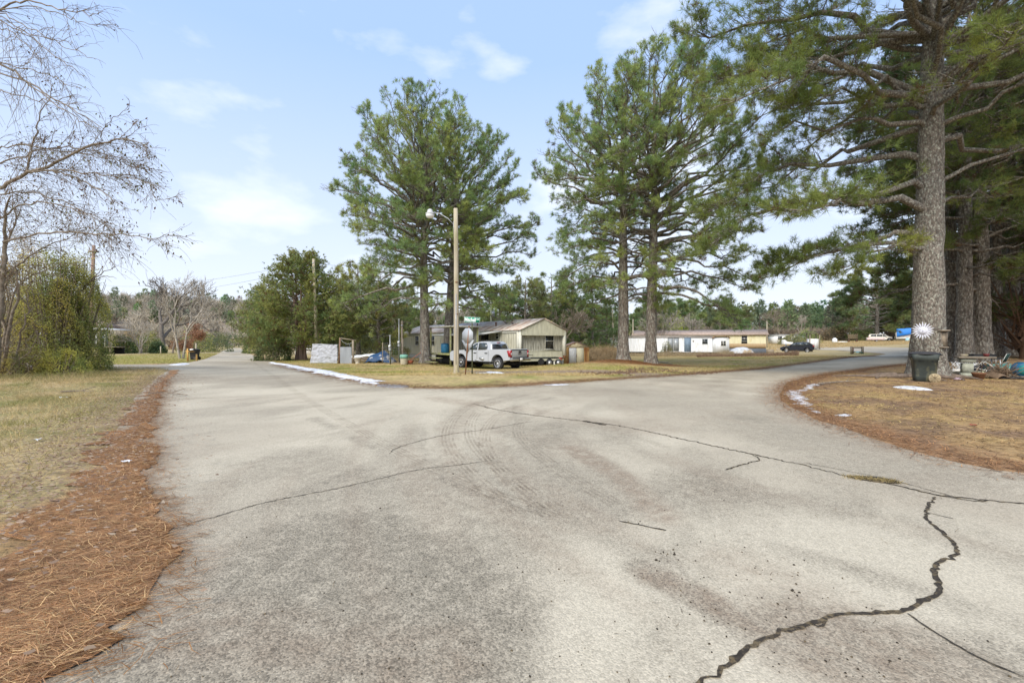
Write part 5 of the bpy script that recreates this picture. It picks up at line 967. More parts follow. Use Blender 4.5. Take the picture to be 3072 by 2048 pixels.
win(WT_, (u2(1966), -.02, fz + 1.45), .55, 1.35, 'x', -1, M_trimw, M_glass, 2); MB().box((u2(1966), -.04, fz + .35), (.75, .04, .7)).build('panel_patch', M_white, WT_)
for k_ in (2015, 2032): win(WT_, (u2(k_), -.02, fz + 1.2), .75, 2.05, 'x', -1, mat('dark_window_frame', (.15, .16, .16), .5), M_glassl, 0)
win(WT_, (u2(2117), -.02, fz + 1.65), .75, .75, 'x', -1, mat('grey_blue_frame', (.28, .31, .32), .5), M_glass, 1); win(WT_, (u2(2168), -.5, fz + 1.35), .7, .75, 'x', -1, M_trimw, M_glass, 1)
b = MB(); b.box((u2(2168), -.53, fz + 1.35), (.05, .05, .75)); b.build('mullion', M_trimw, WT_)
MB().box((u2(2066), -.05, fz + 1.15), (1.0, .06, 2.2)).build('door', mat('slate_blue_door', (.17, .23, .29), .6), WT_); b = MB(); b.box((u2(2066), -.35, fz - .05), (1.25, .7, .06)); b.build('door_sill', M_white, WT_)
b = MB(); b.box((u2(2045), -.4, fz - .02), (1.6, .16, .04), ry=R(9)); b.build('loose_plank', M_wood, WT_); MB().lathe([(.12, 0), (.12, .03)], 10, axis='y', c=(u2(2083), -.05, fz + 1.7)).build('porch_light', M_wood, WT_)
# --- yellow trailer home with a long brown roof
x, y, z = zone(1900, 86); xb, yb_ = W(2298, 77.5), 77.5; a_ = math.atan2(yb_ - y, xb - x); L3 = math.hypot(xb - x, yb_ - y); z = T1(xb, yb_) - .05
YT = thing('yellow_mobile_home', 'pale yellow mobile home with brown gable roof and tan lower boards', 'mobile home', (x, y, z), a_); f3 = EYE - (1043 - CY) / F * 77.5 - z; e3 = EYE + 21 / F * 77.5 - z; r3 = EYE + 35 / F * 79 - z
b = MB(); corr(b, (0, 0), (L3, 0), f3, e3, .6, .02, (0, -1)); corr(b, (L3, 0), (L3, 4.2), f3, e3, .5, .02, (1, 0)); b.box((0, 2.1, (f3 + e3) / 2), (.03, 4.2, e3 - f3)); b.box((L3 / 2, 4.2, (f3 + e3) / 2), (L3, .03, e3 - f3)); b.prism([(L3, 0, e3), (L3, 4.2, e3), (L3, 2.1, r3)], (-.03, 0, 0)); b.build('wall', mat('pale_yellow_siding', (.66, .62, .42), .7, var=.10, scale=2, stretch=(2, 2, .4), col2=(.55, .46, .22), f2=(.52, .7), s2=2, st2=(1.5, 1.5, .3)), YT)
b = MB(); b.prism([(-.3, -.35, e3 - .08), (-.3, 2.1, r3), (-.3, 2.1, r3 + .08), (-.3, -.35, e3)], (L3 + .7, 0, 0)); b.prism([(-.3, 2.101, r3), (-.3, 4.5, e3 - .08), (-.3, 4.5, e3), (-.3, 2.101, r3 + .08)], (L3 + .7, 0, 0)); b.build('roof', mat('brown_shingle_roof', (.38, .29, .23), .9, var=.25, scale=3), YT)
b = MB()
for i in range(int(L3 / 2 / .2)): b.box((L3 / 2 + i * .2 + .1, -.12, f3 + .32), (.185, .03, .78))
b.build('lower_boards', mat('tan_boards', (.42, .30, .17), .8, var=.2), YT)
b = MB(); b.box((L3 * .75, -.05, f3 / 2 - .15), (L3 * .5, .04, f3 + .3)); b.box((L3, 2.1, f3 / 2 - .15), (.03, 4.1, f3 + .3)); b.box((L3 * .25, -.05, f3 / 2 - .15), (L3 * .5, .04, f3 + .3)); b.build('skirting', mat('slate_skirting', (.13, .15, .18), .8, var=.3), YT)
win(YT, (L3 - 3.3, -.02, f3 + 1.35), .9, 1.4, 'x', -1, M_trimw, M_glass, 2); MB().box((L3 + .03, 2.3, f3 + 1.2), (.05, .7, 1.6)).build('end_door', mat('grey_brown_door', (.30, .27, .22), .7), YT)
b = MB(); b.box((L3 + .7, 1.6, .35), (1.2, 1.6, .7)); b.build('entry_steps', M_wood, YT)
# --- cars in the middle distance
def hatch(name, label, loc, rz, paint, L=4.45, H=1.66, scale=1.0, group=None, suv=False, rimm=None):
    t = thing(name, label, 'car', loc, rz, group); k = L / 4.45; zz = H / 1.66; ra_, zc = .40, .36; S = lambda P: [(a * k, c * zz) for a, c in P]
    if suv: prof = [(-2.15, .42)] + arch(-1.32, ra_, zc) + arch(1.35, ra_, zc) + [(2.12, .36), (2.22, .5), (2.22, .85), (2.05, .98), (1.30, 1.04), (.55, 1.58), (.2, 1.64), (-1.7, 1.66), (-2.0, 1.6), (-2.2, 1.05), (-2.24, .6)]; win_ = [[(.98, 1.08), (.52, 1.48), (.25, 1.52), (.25, 1.08)], [(.17, 1.08), (.17, 1.54), (-.75, 1.55), (-.75, 1.08)], [(-.85, 1.08), (-.85, 1.55), (-1.65, 1.54), (-1.85, 1.12)]]
    else: prof = [(-2.1, .42)] + arch(-1.28, ra_, zc) + arch(1.38, ra_, zc) + [(2.14, .34), (2.22, .5), (2.18, .78), (1.85, .93), (1.10, 1.05), (.45, 1.48), (0, 1.60), (-.8, 1.66), (-1.5, 1.60), (-1.95, 1.30), (-2.16, 1.02), (-2.22, .62)]; win_ = [[(.95, 1.08), (.45, 1.40), (.10, 1.50), (.05, 1.04)], [(-.03, 1.04), (.02, 1.51), (-.75, 1.56), (-.95, 1.08)], [(-1.05, 1.10), (-.86, 1.55), (-1.25, 1.52), (-1.65, 1.28)]]
    carbody(t, 'body', S(prof), .90, paint, .95 * zz, 1.66 * zz, .20, .05); yf = lambda z_: .90 - .20 * max(0, (z_ - .95 * zz) / (.71 * zz))
    for s in (1, -1):
        for w_ in win_: sidepanel(t, 'side_window', S(w_), yf, s, M_glc2)
        for ax in (-1.3, 1.36): wheel(t, ax * k, s * .80, .34 * zz, .2, s, M_tyre, rimm or M_rim, 5)
        b = MB(); b.box((-2.10 * k, s * .74, 1.02 * zz), (.22, .28, .22)); b.build('tail_light', M_red, t); b = MB(); b.box((2.12 * k, s * .68, .74 * zz), (.2, .3, .14)); b.build('headlight', M_glassl, t)
        b = MB(); b.box((.85 * k, s * .97, 1.08 * zz), (.12, .2, .13)); b.build('side_mirror', paint, t)
        sidepanel(t, 'sill', S([(-.9, .24), (.98, .24), (.98, .36), (-.9, .36)]), lambda z_: .895, s, M_bp, .012, .0)
        for xs in (.1, -.9): sidepanel(t, 'door_gap', S([(xs, .4), (xs + .015, .4), (xs + .015, 1.02), (xs, 1.02)]), lambda z_: .901, s, M_dark, .002, .0)
    b = MB(); b.prism([(-2.19 * k, -.6, 1.08 * zz), (-2.19 * k, .6, 1.08 * zz), (-2.0 * k, .55, 1.42 * zz), (-2.0 * k, -.55, 1.42 * zz)], (-.03, 0, 0)); b.build('rear_window', M_glc, t)
    b = MB(); b.box((0, 0, .3), (4.0 * k, 1.3, .2)); b.box((-1.3 * k, 0, .5), (.8, 1.2, .4)); b.box((1.36 * k, 0, .5), (.8, 1.2, .4)); b.build('chassis', M_dark, t); return t
x, y, z = zone(2391, 70.5); hatch('parked_car', 'dark navy compact crossover parked on the grass beside the yellow home', (x, y, z), math.atan2(.626, -1) , mat('dark_navy_paint', (.012, .014, .022), .22, .2, var=.03, spec=.6), 4.5, 1.66)
x, y, z = zone(2643, 117); hatch('parked_suv', 'beige-white long sport utility vehicle parked behind the small boat', (x, y, z), math.atan2(-.7, 1), mat('beige_white_paint', (.68, .64, .56), .4, .1, var=.03), 5.3, 1.85, suv=True)
# --- small boat on a trailer, camper with tarp, wagon and clutter across the road
x, y, z = zone(2626, 109); t = thing('small_boat', 'small white and pink boat on a low trailer in front of the beige vehicle', 'boat', (x, y, z), R(-25))
b = MB(); b.prism([(-1.7, -.6, .45), (1.5, -.6, .45), (1.8, -.6, 1.0), (-1.75, -.6, 1.0)], (0, 1.2, 0)); bevel(b.build('hull', mat('pinkish_white_hull', (.66, .52, .50), .5), t), .12, 3); b = MB(); b.box((0, 0, .95), (3.3, 1.25, .10)); b.build('cover', M_white, t); b = MB(); b.box((0, -.3, .38), (3.6, .07, .08)); b.box((0, .3, .38), (3.6, .07, .08)); b.build('trailer_frame', M_metal, t)
for s in (-1, 1): wheel(t, .1, s * .68, .22, .12, s, M_tyre, M_rim, 5)
x, y, z = zone(2742, 112); CM = thing('camper_trailer', 'white camper trailer half covered by a bright blue tarp', 'camper', (x, y, z + .0), R(-38))
b = MB(); b.prism([(-3.4, -1.15, .55), (3.2, -1.15, .55), (3.4, -1.15, 1.2), (2.8, -1.15, 3.0), (-2.9, -1.15, 3.0), (-3.5, -1.15, 2.0)], (0, 2.3, 0)); cmb = b.build('shell', mat('camper_white', (.72, .72, .70), .5, var=.08), CM); bevel(cmb, .08)
b = MB(); b.box((0, -1.17, 1.35), (6.4, .02, .10)); b.box((0, -1.17, 1.1), (6.5, .02, .06)); b.build('stripe', mat('maroon_stripe', (.25, .10, .10), .6), CM); win(CM, (.4, -1.17, 2.05), 1.0, .6, 'x', -1, M_metal, M_glass, 0); win(CM, (-1.9, -1.17, 2.05), .8, .6, 'x', -1, M_metal, M_glass, 0)
for dx in (-.5, .4): wheel(CM, dx, -1.05, .35, .2, -1, M_tyre, M_rim, 5)
b = MB(); b.box((-4.2, 0, .5), (1.6, .1, .1)); b.build('tow_bar', M_bp, CM); b = MB(); b.lathe([(.2, 0), (.2, .8)], 10, c=(-3.9, 0, .55)); b.build('gas_bottle', M_dark, CM)
def drape(name, w, l, hf, mt, parent=None, n=26, wrink=.05, seed=0, thick=.03, label=None, cat=None, loc=None, rz=0):
    xs = np.linspace(-w / 2, w / 2, n); ys = np.linspace(-l / 2, l / 2, n); X, Y = np.meshgrid(xs, ys); Zz = hf(X, Y) + (fbm(X * 1.2 + seed, Y * 1.2, 1.6, seed % 5) - .5) * wrink * 3 + np.abs(np.sin(X * 5 + Y * 2 + seed)) * wrink * .4
    i = np.arange(n * n).reshape(n, n); b = MB(); b.add(np.column_stack([X.ravel(), Y.ravel(), Zz.ravel()]), np.stack([i[:-1, :-1], i[:-1, 1:], i[1:, 1:], i[1:, :-1]], -1).reshape(-1, 4)); o = b.build(name, mt, parent); s = o.modifiers.new('thick', 'SOLIDIFY'); s.thickness = thick
    if label: tag(o, label, cat)
    if loc is not None: o.location = loc; o.rotation_euler[2] = rz
    return o
M_btarp = mat('bright_blue_tarp', (.03, .20, .62), .5, var=.2, scale=2)
tp = drape('blue_tarp', 6.6, 2.9, lambda X, Y: np.where(np.abs(Y) < 1.2, 3.08 + .08 * np.cos(X), 3.08 - (np.abs(Y) - 1.2) * (5.2 - X * .9)), M_btarp, None, 30, .05, 3, label='bright blue tarp draped over the white camper', cat='tarp', loc=(x, y, z), rz=R(-38))
x, y, z = zone(2551, 112); t = thing('flatbed_wagon', 'dark brown wooden flatbed wagon at the far field edge', 'wagon', (x, y, z), R(-5)); b = MB(); b.box((0, 0, .62), (2.7, 1.6, .22)); b.build('bed', mat('dark_brown_wood', (.07, .05, .035), .9), t)
b = MB()
for i in range(5): b.box((0, -.98, .85 + i * .22), (2.3, .05, .17))
for i in range(5): b.box((-1.1 + i * .55, -.93, 1.3), (.1, .06, 1.3))
b.build('slat_side', mat('brown_slats', (.17, .13, .08), .9), t)
for dx in (-.9, .9): wheel(t, dx, -.85, .28, .18, -1, M_tyre, M_rust, 5)
x, y, z = zone(2438, 82); BO = thing('roofed_booth', 'little white cabinet under a small dark lean-to roof beside the far road', 'booth', (x, y, z), R(-6))
b = MB(); b.box((0, 0, 1.05), (1.5, 1.0, 1.75)); b.build('cabinet', M_white, BO); b = MB(); b.box((.02, -.51, 1.05), (.03, .02, 1.6)); b.build('door_gap', M_dark, BO)
for dx in (-.78, .86):
    for dy in (-.6, .55): MB().box((dx, dy, 1.45), (.12, .12, 2.9)).build('post', M_wood, BO)
b = MB(); b.box((.05, 0, 3.0), (2.5, 1.9, .08), ry=R(-3)); b.box((.05, -.2, 3.25), (1.5, 1.2, .08), ry=R(4)); b.build('roof', mat('dark_tin_roof', (.14, .12, .11), .7, var=.3), BO)
x, y, z = zone(2358, 112); t = thing('long_white_shed', 'long low white building far behind the dark car', 'building', (x, y, z), R(-4)); b = MB(); b.box((0, 0, 1.0), (7, 3, 2.0)); b.build('wall', M_white, t); b = MB(); b.box((0, 0, 2.08), (7.4, 3.4, .16)); b.build('roof', M_metal, t)
for dx in (-2.2, 1.8): win(t, (dx, -1.51, 1.3), 1, .8, 'x', -1, M_metal, M_glass)
x, y, z = zone(2362, 100); t = thing('small_white_cart', 'tiny white cart in front of the long white shed', 'cart', (x, y, z), 0); b = MB(); b.prism([(-1, -.4, .35), (1.1, -.4, .35), (1.0, -.4, .8), (-.2, -.4, .9), (-.7, -.4, 1.35), (-1, -.4, 1.3)], (0, .9, 0)); bevel(b.build('body', M_white, t), .06)
for dx in (-.6, .7): wheel(t, dx, -.42, .2, .12, -1, M_tyre, M_rim, 5)
for px, lb, s_ in ((2504, 'white rounded tank lying at the far field edge', .55), (2722, 'light blue bucket by the camper', .4)):
    x, y, z = zone(px, 108); t = thing('round_tank', lb, 'tank' if px < 2600 else 'bucket', (x, y, z)); MB().lathe([(s_ * .8, 0), (s_, s_ * .6), (s_ * .9, s_ * 1.6), (s_ * .3, s_ * 2.1)], 14).build('shell', M_white if px < 2600 else mat('pale_blue_plastic', (.35, .55, .62), .5), t, smooth=True); MB().lathe([(s_ * .32, s_ * 2.1), (s_ * .32, s_ * 2.3)], 10).build('cap', M_bp, t)
x, y, z = zone(2527, 109); t = thing('white_board_pile', 'short flat pile of white boards right of the white tank', 'boards', (x, y, z)); b = MB(); b.box((0, 0, .1), (2.2, .6, .12)); b.box((.2, .1, .22), (1.8, .5, .08), rz=.2); b.build('board', M_white, t)
# planter frame with turquoise contents
x, y, z = zone(2571, 49.5); FR = thing('planter_stand', 'low open timber frame on the grass tip between the two roads', 'wooden frame', (x, y, z), R(4))
for dx in (-.62, .62): MB().box((dx, 0, .38), (.17, .17, .84)).build('post', M_wood, FR)
b = MB(); b.box((0, 0, .70), (1.15, .08, .14)); b.build('rail', M_wood, FR); b = MB(); b.box((-.48, -.05, .36), (.10, .06, .6)); b.build('notice_panel', mat('faded_red_panel', (.30, .17, .15), .7), FR)
drape('turquoise_sheet', 1.05, .5, lambda X, Y: .22 - .3 * Y ** 2 - .18 * np.abs(X) ** 2 + .06 * np.sin(X * 9), mat('turquoise_plastic', (.16, .45, .48), .4, var=.2), None, 16, .05, 4, .01, 'crumpled turquoise sheet lying inside the low timber frame', 'plastic sheet', (x, y, z))
# tarp covered heap by the yellow home
x, y, z = zone(2224, 66); drape('covered_boat', 3.6, 2.0, lambda X, Y: np.maximum(.02, 1.15 * (1 - (np.abs(X) / 1.85) ** 3) * (1 - (np.abs(Y) / 1.05) ** 3)), mat('grey_white_tarp', (.50, .52, .54), .6, var=.25, scale=3, col2=(.33, .25, .15), f2=(.5, .6), s2=.8), None, 26, .05, 5, .02, 'tarp-covered hump lying before the slate skirting of the yellow home', 'tarp heap', (x, y, z), R(-15))

# --- left of the juniper: tarp screen, frame, panels
x, y, z = zone(978, 33.2); ff = lambda X, Y: 0
n = 34; u = np.linspace(-.98, .84, n); v = np.linspace(0, 1, n); U, Vv = np.meshgrid(u, v)
b = MB(); Xs = U * (1.0 + .10 * (1 - Vv)) - .05 * (1 - Vv); Ys = .06 * np.sin(U * 7 + 5 * Vv) * (1 - Vv * .6) + (fbm(U * 2.5 + Vv * 2.2, Vv * 2.6 - U * 1.2, 3.2, 2) - .5) * .14 - .10 * (1 - Vv); Zs = .02 + Vv * (1.38 - .03 * np.sin(U * 3))
i = np.arange(n * n).reshape(n, n); b.add(np.column_stack([Xs.ravel(), Ys.ravel(), Zs.ravel()]), np.stack([i[:-1, :-1], i[:-1, 1:], i[1:, 1:], i[1:, :-1]], -1).reshape(-1, 4))
TS = thing('tarp_screen', 'grey tarpaulin screen hanging in creases beneath the leaning pole', 'tarp', (x, y, z)); o_ = b.build('tarpaulin', mat('grey_tarpaulin', (.42, .43, .46), .5, var=.12, scale=4), TS, smooth=True); o_.modifiers.new('s', 'SOLIDIFY').thickness = .01
b = MB(); b.rod([(-1.0, .02, 1.4), (.92, .02, 1.36)], .02, 6); b.build('top_rail', M_metal, TS); MB().rod([(-.98, .06, 0), (-.98, .06, 1.45)], .03, 6).build('post', M_wood, TS)
x, y, z = zone(1038, 32.6); FP = thing('timber_gate_frame', 'rough timber frame with a sagging top wire and grey metal panel inside', 'gate frame', (x, y, z))
MB().rod([(-.50, 0, -.1), (-.45, 0, .9), (-.42, 0, 1.86)], [.08, .07, .06], 7).build('post', mat('split_bark_post', (.20, .13, .09), .95, var=.4, scale=8), FP); MB().rod([(.53, 0, -.1), (.50, 0, 1.66)], .075, 7).build('post', M_wood, FP)
MB().rod([(-.45, 0, 1.84), (.75, 0, 1.66)], .035, 6).build('top_rail', M_wood, FP); b = MB(); corr(b, (-.40, -.05), (.42, -.05), .02, 1.2, .075, .014, (0, -1)); b.build('metal_panel', mat('grey_tin', (.36, .38, .40), .5, .3, var=.2, scale=4, stretch=(1, 1, .3)), FP)
s_ = np.linspace(0, 1, 10); MB().rod(np.stack([-.4 + s_ * .9, s_ * 0, 1.75 - s_ * .2 - .22 * np.sin(s_ * math.pi)], 1), .012, 5).build('sagging_wire', M_metal, FP)
# leaning pole behind the screen + wires
def pole(label, px, Y, H, lean, r=.12, mt=None, arm=None, group='plain utility poles'):
    x, y, z = zone(px, Y); t = thing('utility_pole', label, 'utility pole', (x, y, z), 0, group); b = MB(); b.rod([(0, 0, -.3), (lean * .5, 0, H * .5), (lean, 0, H)], [r * 1.15, r, r * .78], 10); b.build('pole', mt or M_post, t)
    b = MB(); b.box((lean, -.02, H - .35), (.5 if arm else .14, .16, .10)); b.build('crossarm' if arm else 'insulator_bracket', M_wood if arm else M_metal, t); return t
pole('tall pale pole leaning left, rising out of the grey tarp screen', 952, 37.0, 8.3, -.32)
M_pb = mat('red_brown_pole_wood', (.30, .20, .15), .9, var=.3, scale=6, stretch=(1, 1, .1)); pole('leaning brown pole sticking out above the left thicket', 266, 26, 6.9, .30, .10, M_pb, True)
pole('short pale pole half hidden at the right end of the left thicket', 298, 46, 3.6, 0, .12); pole('pale pole with a grey service box behind the beige home', 1473, 48, 6.2, .0, .08, mat('pale_green_pole', (.42, .42, .27), .8))
x, y, z = zone(1473, 47.7); t = thing('service_box', 'grey electric service box fixed high on the pale pole behind the home', 'electric box', (x + .22, y, z + 4.75)); bevel(MB().box((0, 0, 0), (.30, .2, .5)).build('box', M_alu, t), .02); MB().box((0, -.11, 0), (.2, .02, .3)).build('cover', M_metal, t)
for px, Y, H, lb in ((1448, 62, 5.2, 'thin pale pole stub just left of the service pole'), (1842, 68, 7.0, 'tall thin pale pole left of the white trailer'), (1899, 86, 6.6, 'thin pale pole seen between the two right-hand pines'), (2301, 96, 5.6, 'thin pale pole behind the yellow home gable')): pole(lb, px, Y, H, -.25 if px == 1842 else 0, .10)
for px, Y, lb in ((1170, 31.5, 'white meter post beside the blue tarp heap'), (1197, 33.5, 'grey meter post with conduit at the left end of the home')):
    x, y, z = zone(px, Y); t = thing('meter_post', lb, 'meter post', (x, y, z)); H_ = 2.0 if px < 1180 else 3.2; MB().rod([(0, 0, 0), (0, 0, H_)], .028, 7).build('pipe', M_metal, t); b = MB(); b.box((0, -.05, 1.15 if px < 1180 else 1.4), (.15, .12, .42)); bevel(b.build('meter_box', M_alu, t), .02)
    b = MB(); b.lathe([(.07, 0), (.08, -.04), (.04, -.1)], 10, axis='y', c=(0, -.12, 1.25 if px < 1180 else 1.5)); b.build('dial', M_white, t); MB().box((0, 0, H_), (.16, .05, .04)).build('cap', M_metal, t); MB().rod([(0.02, .02, 0), (.02, .02, 1.0)], .055, 6).build('stub_post', M_greenpost, t)
pole('dark plain post standing against the left end of the home', 1206, 33.8, 3.1, 0, .08, M_wood)
x, y, z = zone(1143, 33.6); drape('blue_tarp_heap', 2.1, 1.7, lambda X, Y: np.maximum(.01, .80 * (1 - (np.abs(X) / 1.05) ** 2.2) * (1 - (np.abs(Y) / .9) ** 3) + .12 * np.sin(X * 6) * (1 - np.abs(X))), mat('dark_blue_tarp', (.02, .06, .14), .5, var=.35, scale=3, col2=(.38, .37, .35), f2=(.55, .6), s2=1.3), None, 26, .06, 6, .02, 'dark blue tarp with pale patches thrown over a heap by the meter post', 'tarp heap', (x, y, z))
x, y, z = zone(1098, 35.5); drape('white_tarp', 2.6, 1.4, lambda X, Y: .45 + .2 * np.sin(X * .8 + 1) - .25 * np.abs(Y), M_white, None, 18, .05, 8, .02, 'white sheet lying on boards left of the dark blue tarp heap', 'tarp', (x, y, z)); 
t = thing('board_stack', 'low stack of weathered boards under the white sheet', 'boards', (x, y - .2, z)); b = MB(); b.box((0, 0, .14), (2.6, .9, .26)); b.build('lower_board', M_wood, t); b = MB(); b.box((.1, -.1, .31), (2.3, .8, .06)); b.build('upper_board', mat('pinkish_board', (.38, .29, .25), .9), t)
x, y, z = zone(1073, 32.4); t = thing('urn_planter', 'small pale urn planter left of the boards', 'planter', (x, y, z)); MB().lathe([(.17, 0), (.15, .05), (.12, .09), (.2, .2), (.24, .36), (.3, .40), (.30, .43)], 16).build('urn', mat('pale_stone', (.50, .46, .38), .9, var=.2), t, smooth=True); MB().lathe([(.26, .41), (.1, .44)], 12).build('soil', M_crack, t)
x, y, z = zone(1212, 31.2); t = thing('compost_bin', 'cream tub with a mint green lid near the first pine trunk', 'tub', (x, y, z)); MB().lathe([(.20, 0), (.24, .06), (.26, .42), (.27, .44)], 16).build('tub', mat('cream_plastic', (.55, .50, .38), .6, var=.15), t, smooth=True); MB().lathe([(.28, .44), (.28, .62), (.24, .70)], 16).build('lid', mat('mint_plastic', (.20, .42, .33), .5), t, smooth=True)
x, y, z = zone(1224, 31.4); t = thing('wheelbarrow', 'rusty red wheelbarrow with one long handle raised, beside the mint-lidded tub', 'wheelbarrow', (x + .1, y + .1, z)); b = MB(); b.prism([(-.24, -.2, .30), (.24, -.2, .30), (.16, -.2, .08), (-.16, -.2, .08)], (0, .4, 0)); b.build('tray', mat('rusty_red_tray', (.32, .10, .05), .8, var=.3), t); MB().rod([(0, 0, .3), (.35, .1, .55), (.75, .15, .85)], .022, 6).build('handle', mat('red_handle', (.36, .13, .08), .7), t); MB().rod([(.05, -.18, 0), (.05, -.18, .2)], .02, 6).build('leg', M_rust, t); MB().lathe([(.05, -.03), (.14, -.03), (.14, .03), (.05, .03)], 14, axis='y', c=(-.2, 0, .13)).build('wheel', M_tyre, t)
# wire fence in front of the beige home
WF = thing('wire_fence', 'thin wire mesh fence before the left half of the beige home', 'fence', zone(1230, 32.6), R(8)); 
for i in range(5): MB().rod([(-1.9 + i * 1.4, 0, -.1), (-1.9 + i * 1.4, 0, 1.75 if i % 2 else 1.5)], .03, 5).build('post', M_wood, WF)
b = MB(); hs = np.linspace(.1, 1.45, 9)
P = np.array([[(-1.9, 0, h), (.9, .01, h - .02), (3.7, 0, h)] for h in hs]); b.tubes(P, np.full((9, 3), .0035), 3); xs_ = np.linspace(-1.9, 3.7, 38); b.tubes(np.array([[(q, 0, .05), (q, 0, 1.45)] for q in xs_]), np.full((38, 2), .003), 3); b.build('wire_mesh', M_metal, WF)
# white sheds behind the screen
x, y, z = zone(960, 52); t = thing('white_shed', 'white shed with a sloping tin roof peeping over the grey tarp screen', 'shed', (x + 1.0, y, z)); b = MB(); b.prism([(-1.4, 0, 0), (1.7, 0, 0), (1.7, 0, 1.9), (-1.4, 0, 2.7)], (0, 2.5, 0)); b.build('wall', M_white, t); b = MB(); b.prism([(-1.7, -.3, 2.8), (2.0, -.3, 1.85), (2.0, -.3, 1.92), (-1.7, -.3, 2.88)], (0, 3.1, 0)); b.build('roof', M_metal, t)
x, y, z = zone(928, 60); t = thing('white_outbuilding', 'low white outbuilding seen between the juniper trunks and the tarp screen', 'building', (x, y, z)); b = MB(); b.prism([(-1.9, 0, 0), (2.2, 0, 0), (2.2, 0, 1.3), (.2, 0, 2.0), (-1.9, 0, 1.5)], (0, 3, 0)); b.build('wall', M_white, t); b = MB(); b.prism([(-2.1, -.2, 1.5), (.2, -.2, 2.05), (.2, -.2, 2.1), (-2.1, -.2, 1.56)], (0, 3.3, 0)); b.build('roof', M_metal, t)
# --- left distance: porch house, mailbox, bin, fence posts
x, y, z = zone(318, 55); PH = thing('porch_house', 'small white house with an open raised porch, peeking past the left thicket', 'house', (x, y, z), R(-8))
b = MB(); b.box((-6.6, 1.5, 1.9), (5.6, 4, 2.2)); b.build('wall', M_white, PH); b = MB(); b.box((-.9, .4, .85), (4.2, 1.8, .12)); b.build('deck', M_wood, PH); b = MB(); b.box((-1.4, .6, 3.1), (5.3, 2.6, .16), ry=R(4)); b.build('porch_roof', mat('white_tin_roof', (.70, .69, .66), .6), PH); b = MB(); b.prism([(-9.6, 0, 3.2), (-1.2, 0, 3.2), (-4.6, 0, 4.0)], (0, 4, 0)); b.build('roof', mat('rust_brown_roof', (.36, .23, .15), .8, var=.3), PH)
for dx in (-1.9, -.85, .35, .95): MB().box((dx, -.4, 1.9), (.10, .10, 2.3)).build('porch_post', M_white if dx < .5 else M_wood, PH)
for dx in (-.5, 1.0): MB().box((dx, -.35, .4), (.14, .14, .85)).build('support_post', M_wood, PH)
b = MB(); b.box((-.4, 1.2, .35), (3.2, .1, .8)); b.build('underdeck_shade', M_dark, PH)  # dark sheet painted as the shade below the raised porch
x, y, z = zone(563, 36); MBX = thing('mailbox', 'black mailbox with a small name plate on an orange-yellow timber post', 'mailbox', (x, y, z), R(5))
M_oy = mat('orange_timber', (.55, .33, .10), .8, var=.2); MB().box((0, 0, .48), (.09, .09, 1.05)).build('post', M_oy, MBX); MB().box((.18, 0, .78), (.62, .08, .07)).build('crossbar', M_oy, MBX)
b = MB(); b.prism([(.12, -.1, .82), (.12, .1, .82), (.12, .1, .93), (.12, .06, .99), (.12, -.06, .99), (.12, -.1, .93)], (.5, 0, 0)); b.build('box', M_bp, MBX); b = MB(); b.box((.35, -.105, .93), (.26, .01, .11)); b.build('name_plate', M_white, MBX)
x, y, z = zone(584, 40); 
def bin_(label, x, y, z, rz, s, body, dirty=None, detail=False):
    t = thing('wheelie_bin', label, 'wheelie bin', (x, y, z), rz); k = s
    bm = bmesh.new(); lv = [(.0, .205, .27), (.22, .225, .285), (.75, .27, .325), (.76, .285, .34), (.96, .30, .355)]
    rings = []
    for h, hx_, hy_ in lv:
        pts = []; r = .07
        for (sx, sy, a0) in ((1, 1, 0), (-1, 1, 90), (-1, -1, 180), (1, -1, 270)):
            for q in range(4): a = R(a0 + q * 30); pts.append(bm.verts.new(((sx * (hy_ - r) + r * math.cos(a)) * k, (sy * (hx_ - r) + r * math.sin(a)) * k, h * k)))
        rings.append(pts)
    for a, c in zip(rings[:-1], rings[1:]):
        for i in range(16): bm.faces.new((a[i], a[(i + 1) % 16], c[(i + 1) % 16], c[i]))
    bm.faces.new(rings[0][::-1]); bm.faces.new(rings[-1]); me = bpy.data.meshes.new('body'); bm.to_mesh(me); bm.free(); me.materials.append(body)
    for p in me.polygons: p.use_smooth = len(p.vertices) == 4
    o = link(bpy.data.objects.new('body', me)); o.parent = t
    b = MB(); b.lathe([(.385 * k, .955 * k), (.41 * k, .965 * k), (.41 * k, .985 * k), (.36 * k, 1.01 * k), (.20 * k, 1.045 * k), (.02 * k, 1.05 * k)], 28, sx=1.06, sy=.86); b.build('lid', M_bp if not detail else mat('bin_lid_black', (.045, .045, .05), .55, var=.2, scale=4), t, smooth=False)
    for sy in (-1, 1):
        b = MB(); b.lathe([(.02, -.03), (.15, -.03), (.16, -.015), (.16, .03), (.02, .03)], 26, axis='y', c=(.22 * k, sy * .26 * k, .16)); w = b.build('wheel', mat('muddy_wheel', (.36, .29, .18), .9, var=.25, scale=10) if detail else M_tyre, t)
        b = MB()
        for i in range(8): a = i * .785; b.box((.22 * k + math.cos(a) * .065, sy * (.26 * k + .034), .16 + math.sin(a) * .08), (.12, .008, .016), ry=-a)
        b.build('spoke', mat('muddy_spoke', (.22, .17, .10), .9), w)
    b = MB(); b.rod([(.36 * k, -.2 * k, .93 * k), (.43 * k, -.2 * k, .95 * k), (.43 * k, .2 * k, .95 * k), (.36 * k, .2 * k, .93 * k)], .016, 8); b.box((-.35 * k, 0, .88 * k), (.06, .3 * k, .08)); b.build('handle', M_bp, t)
    if detail:
        b = MB(); b.box((-.12 * k, -.266 * k, .72 * k), (.16, .01, .02)); b.box((.2 * k, -.27 * k, .72 * k), (.12, .01, .02)); b.build('moulded_ridge', M_dark, t)
    return t
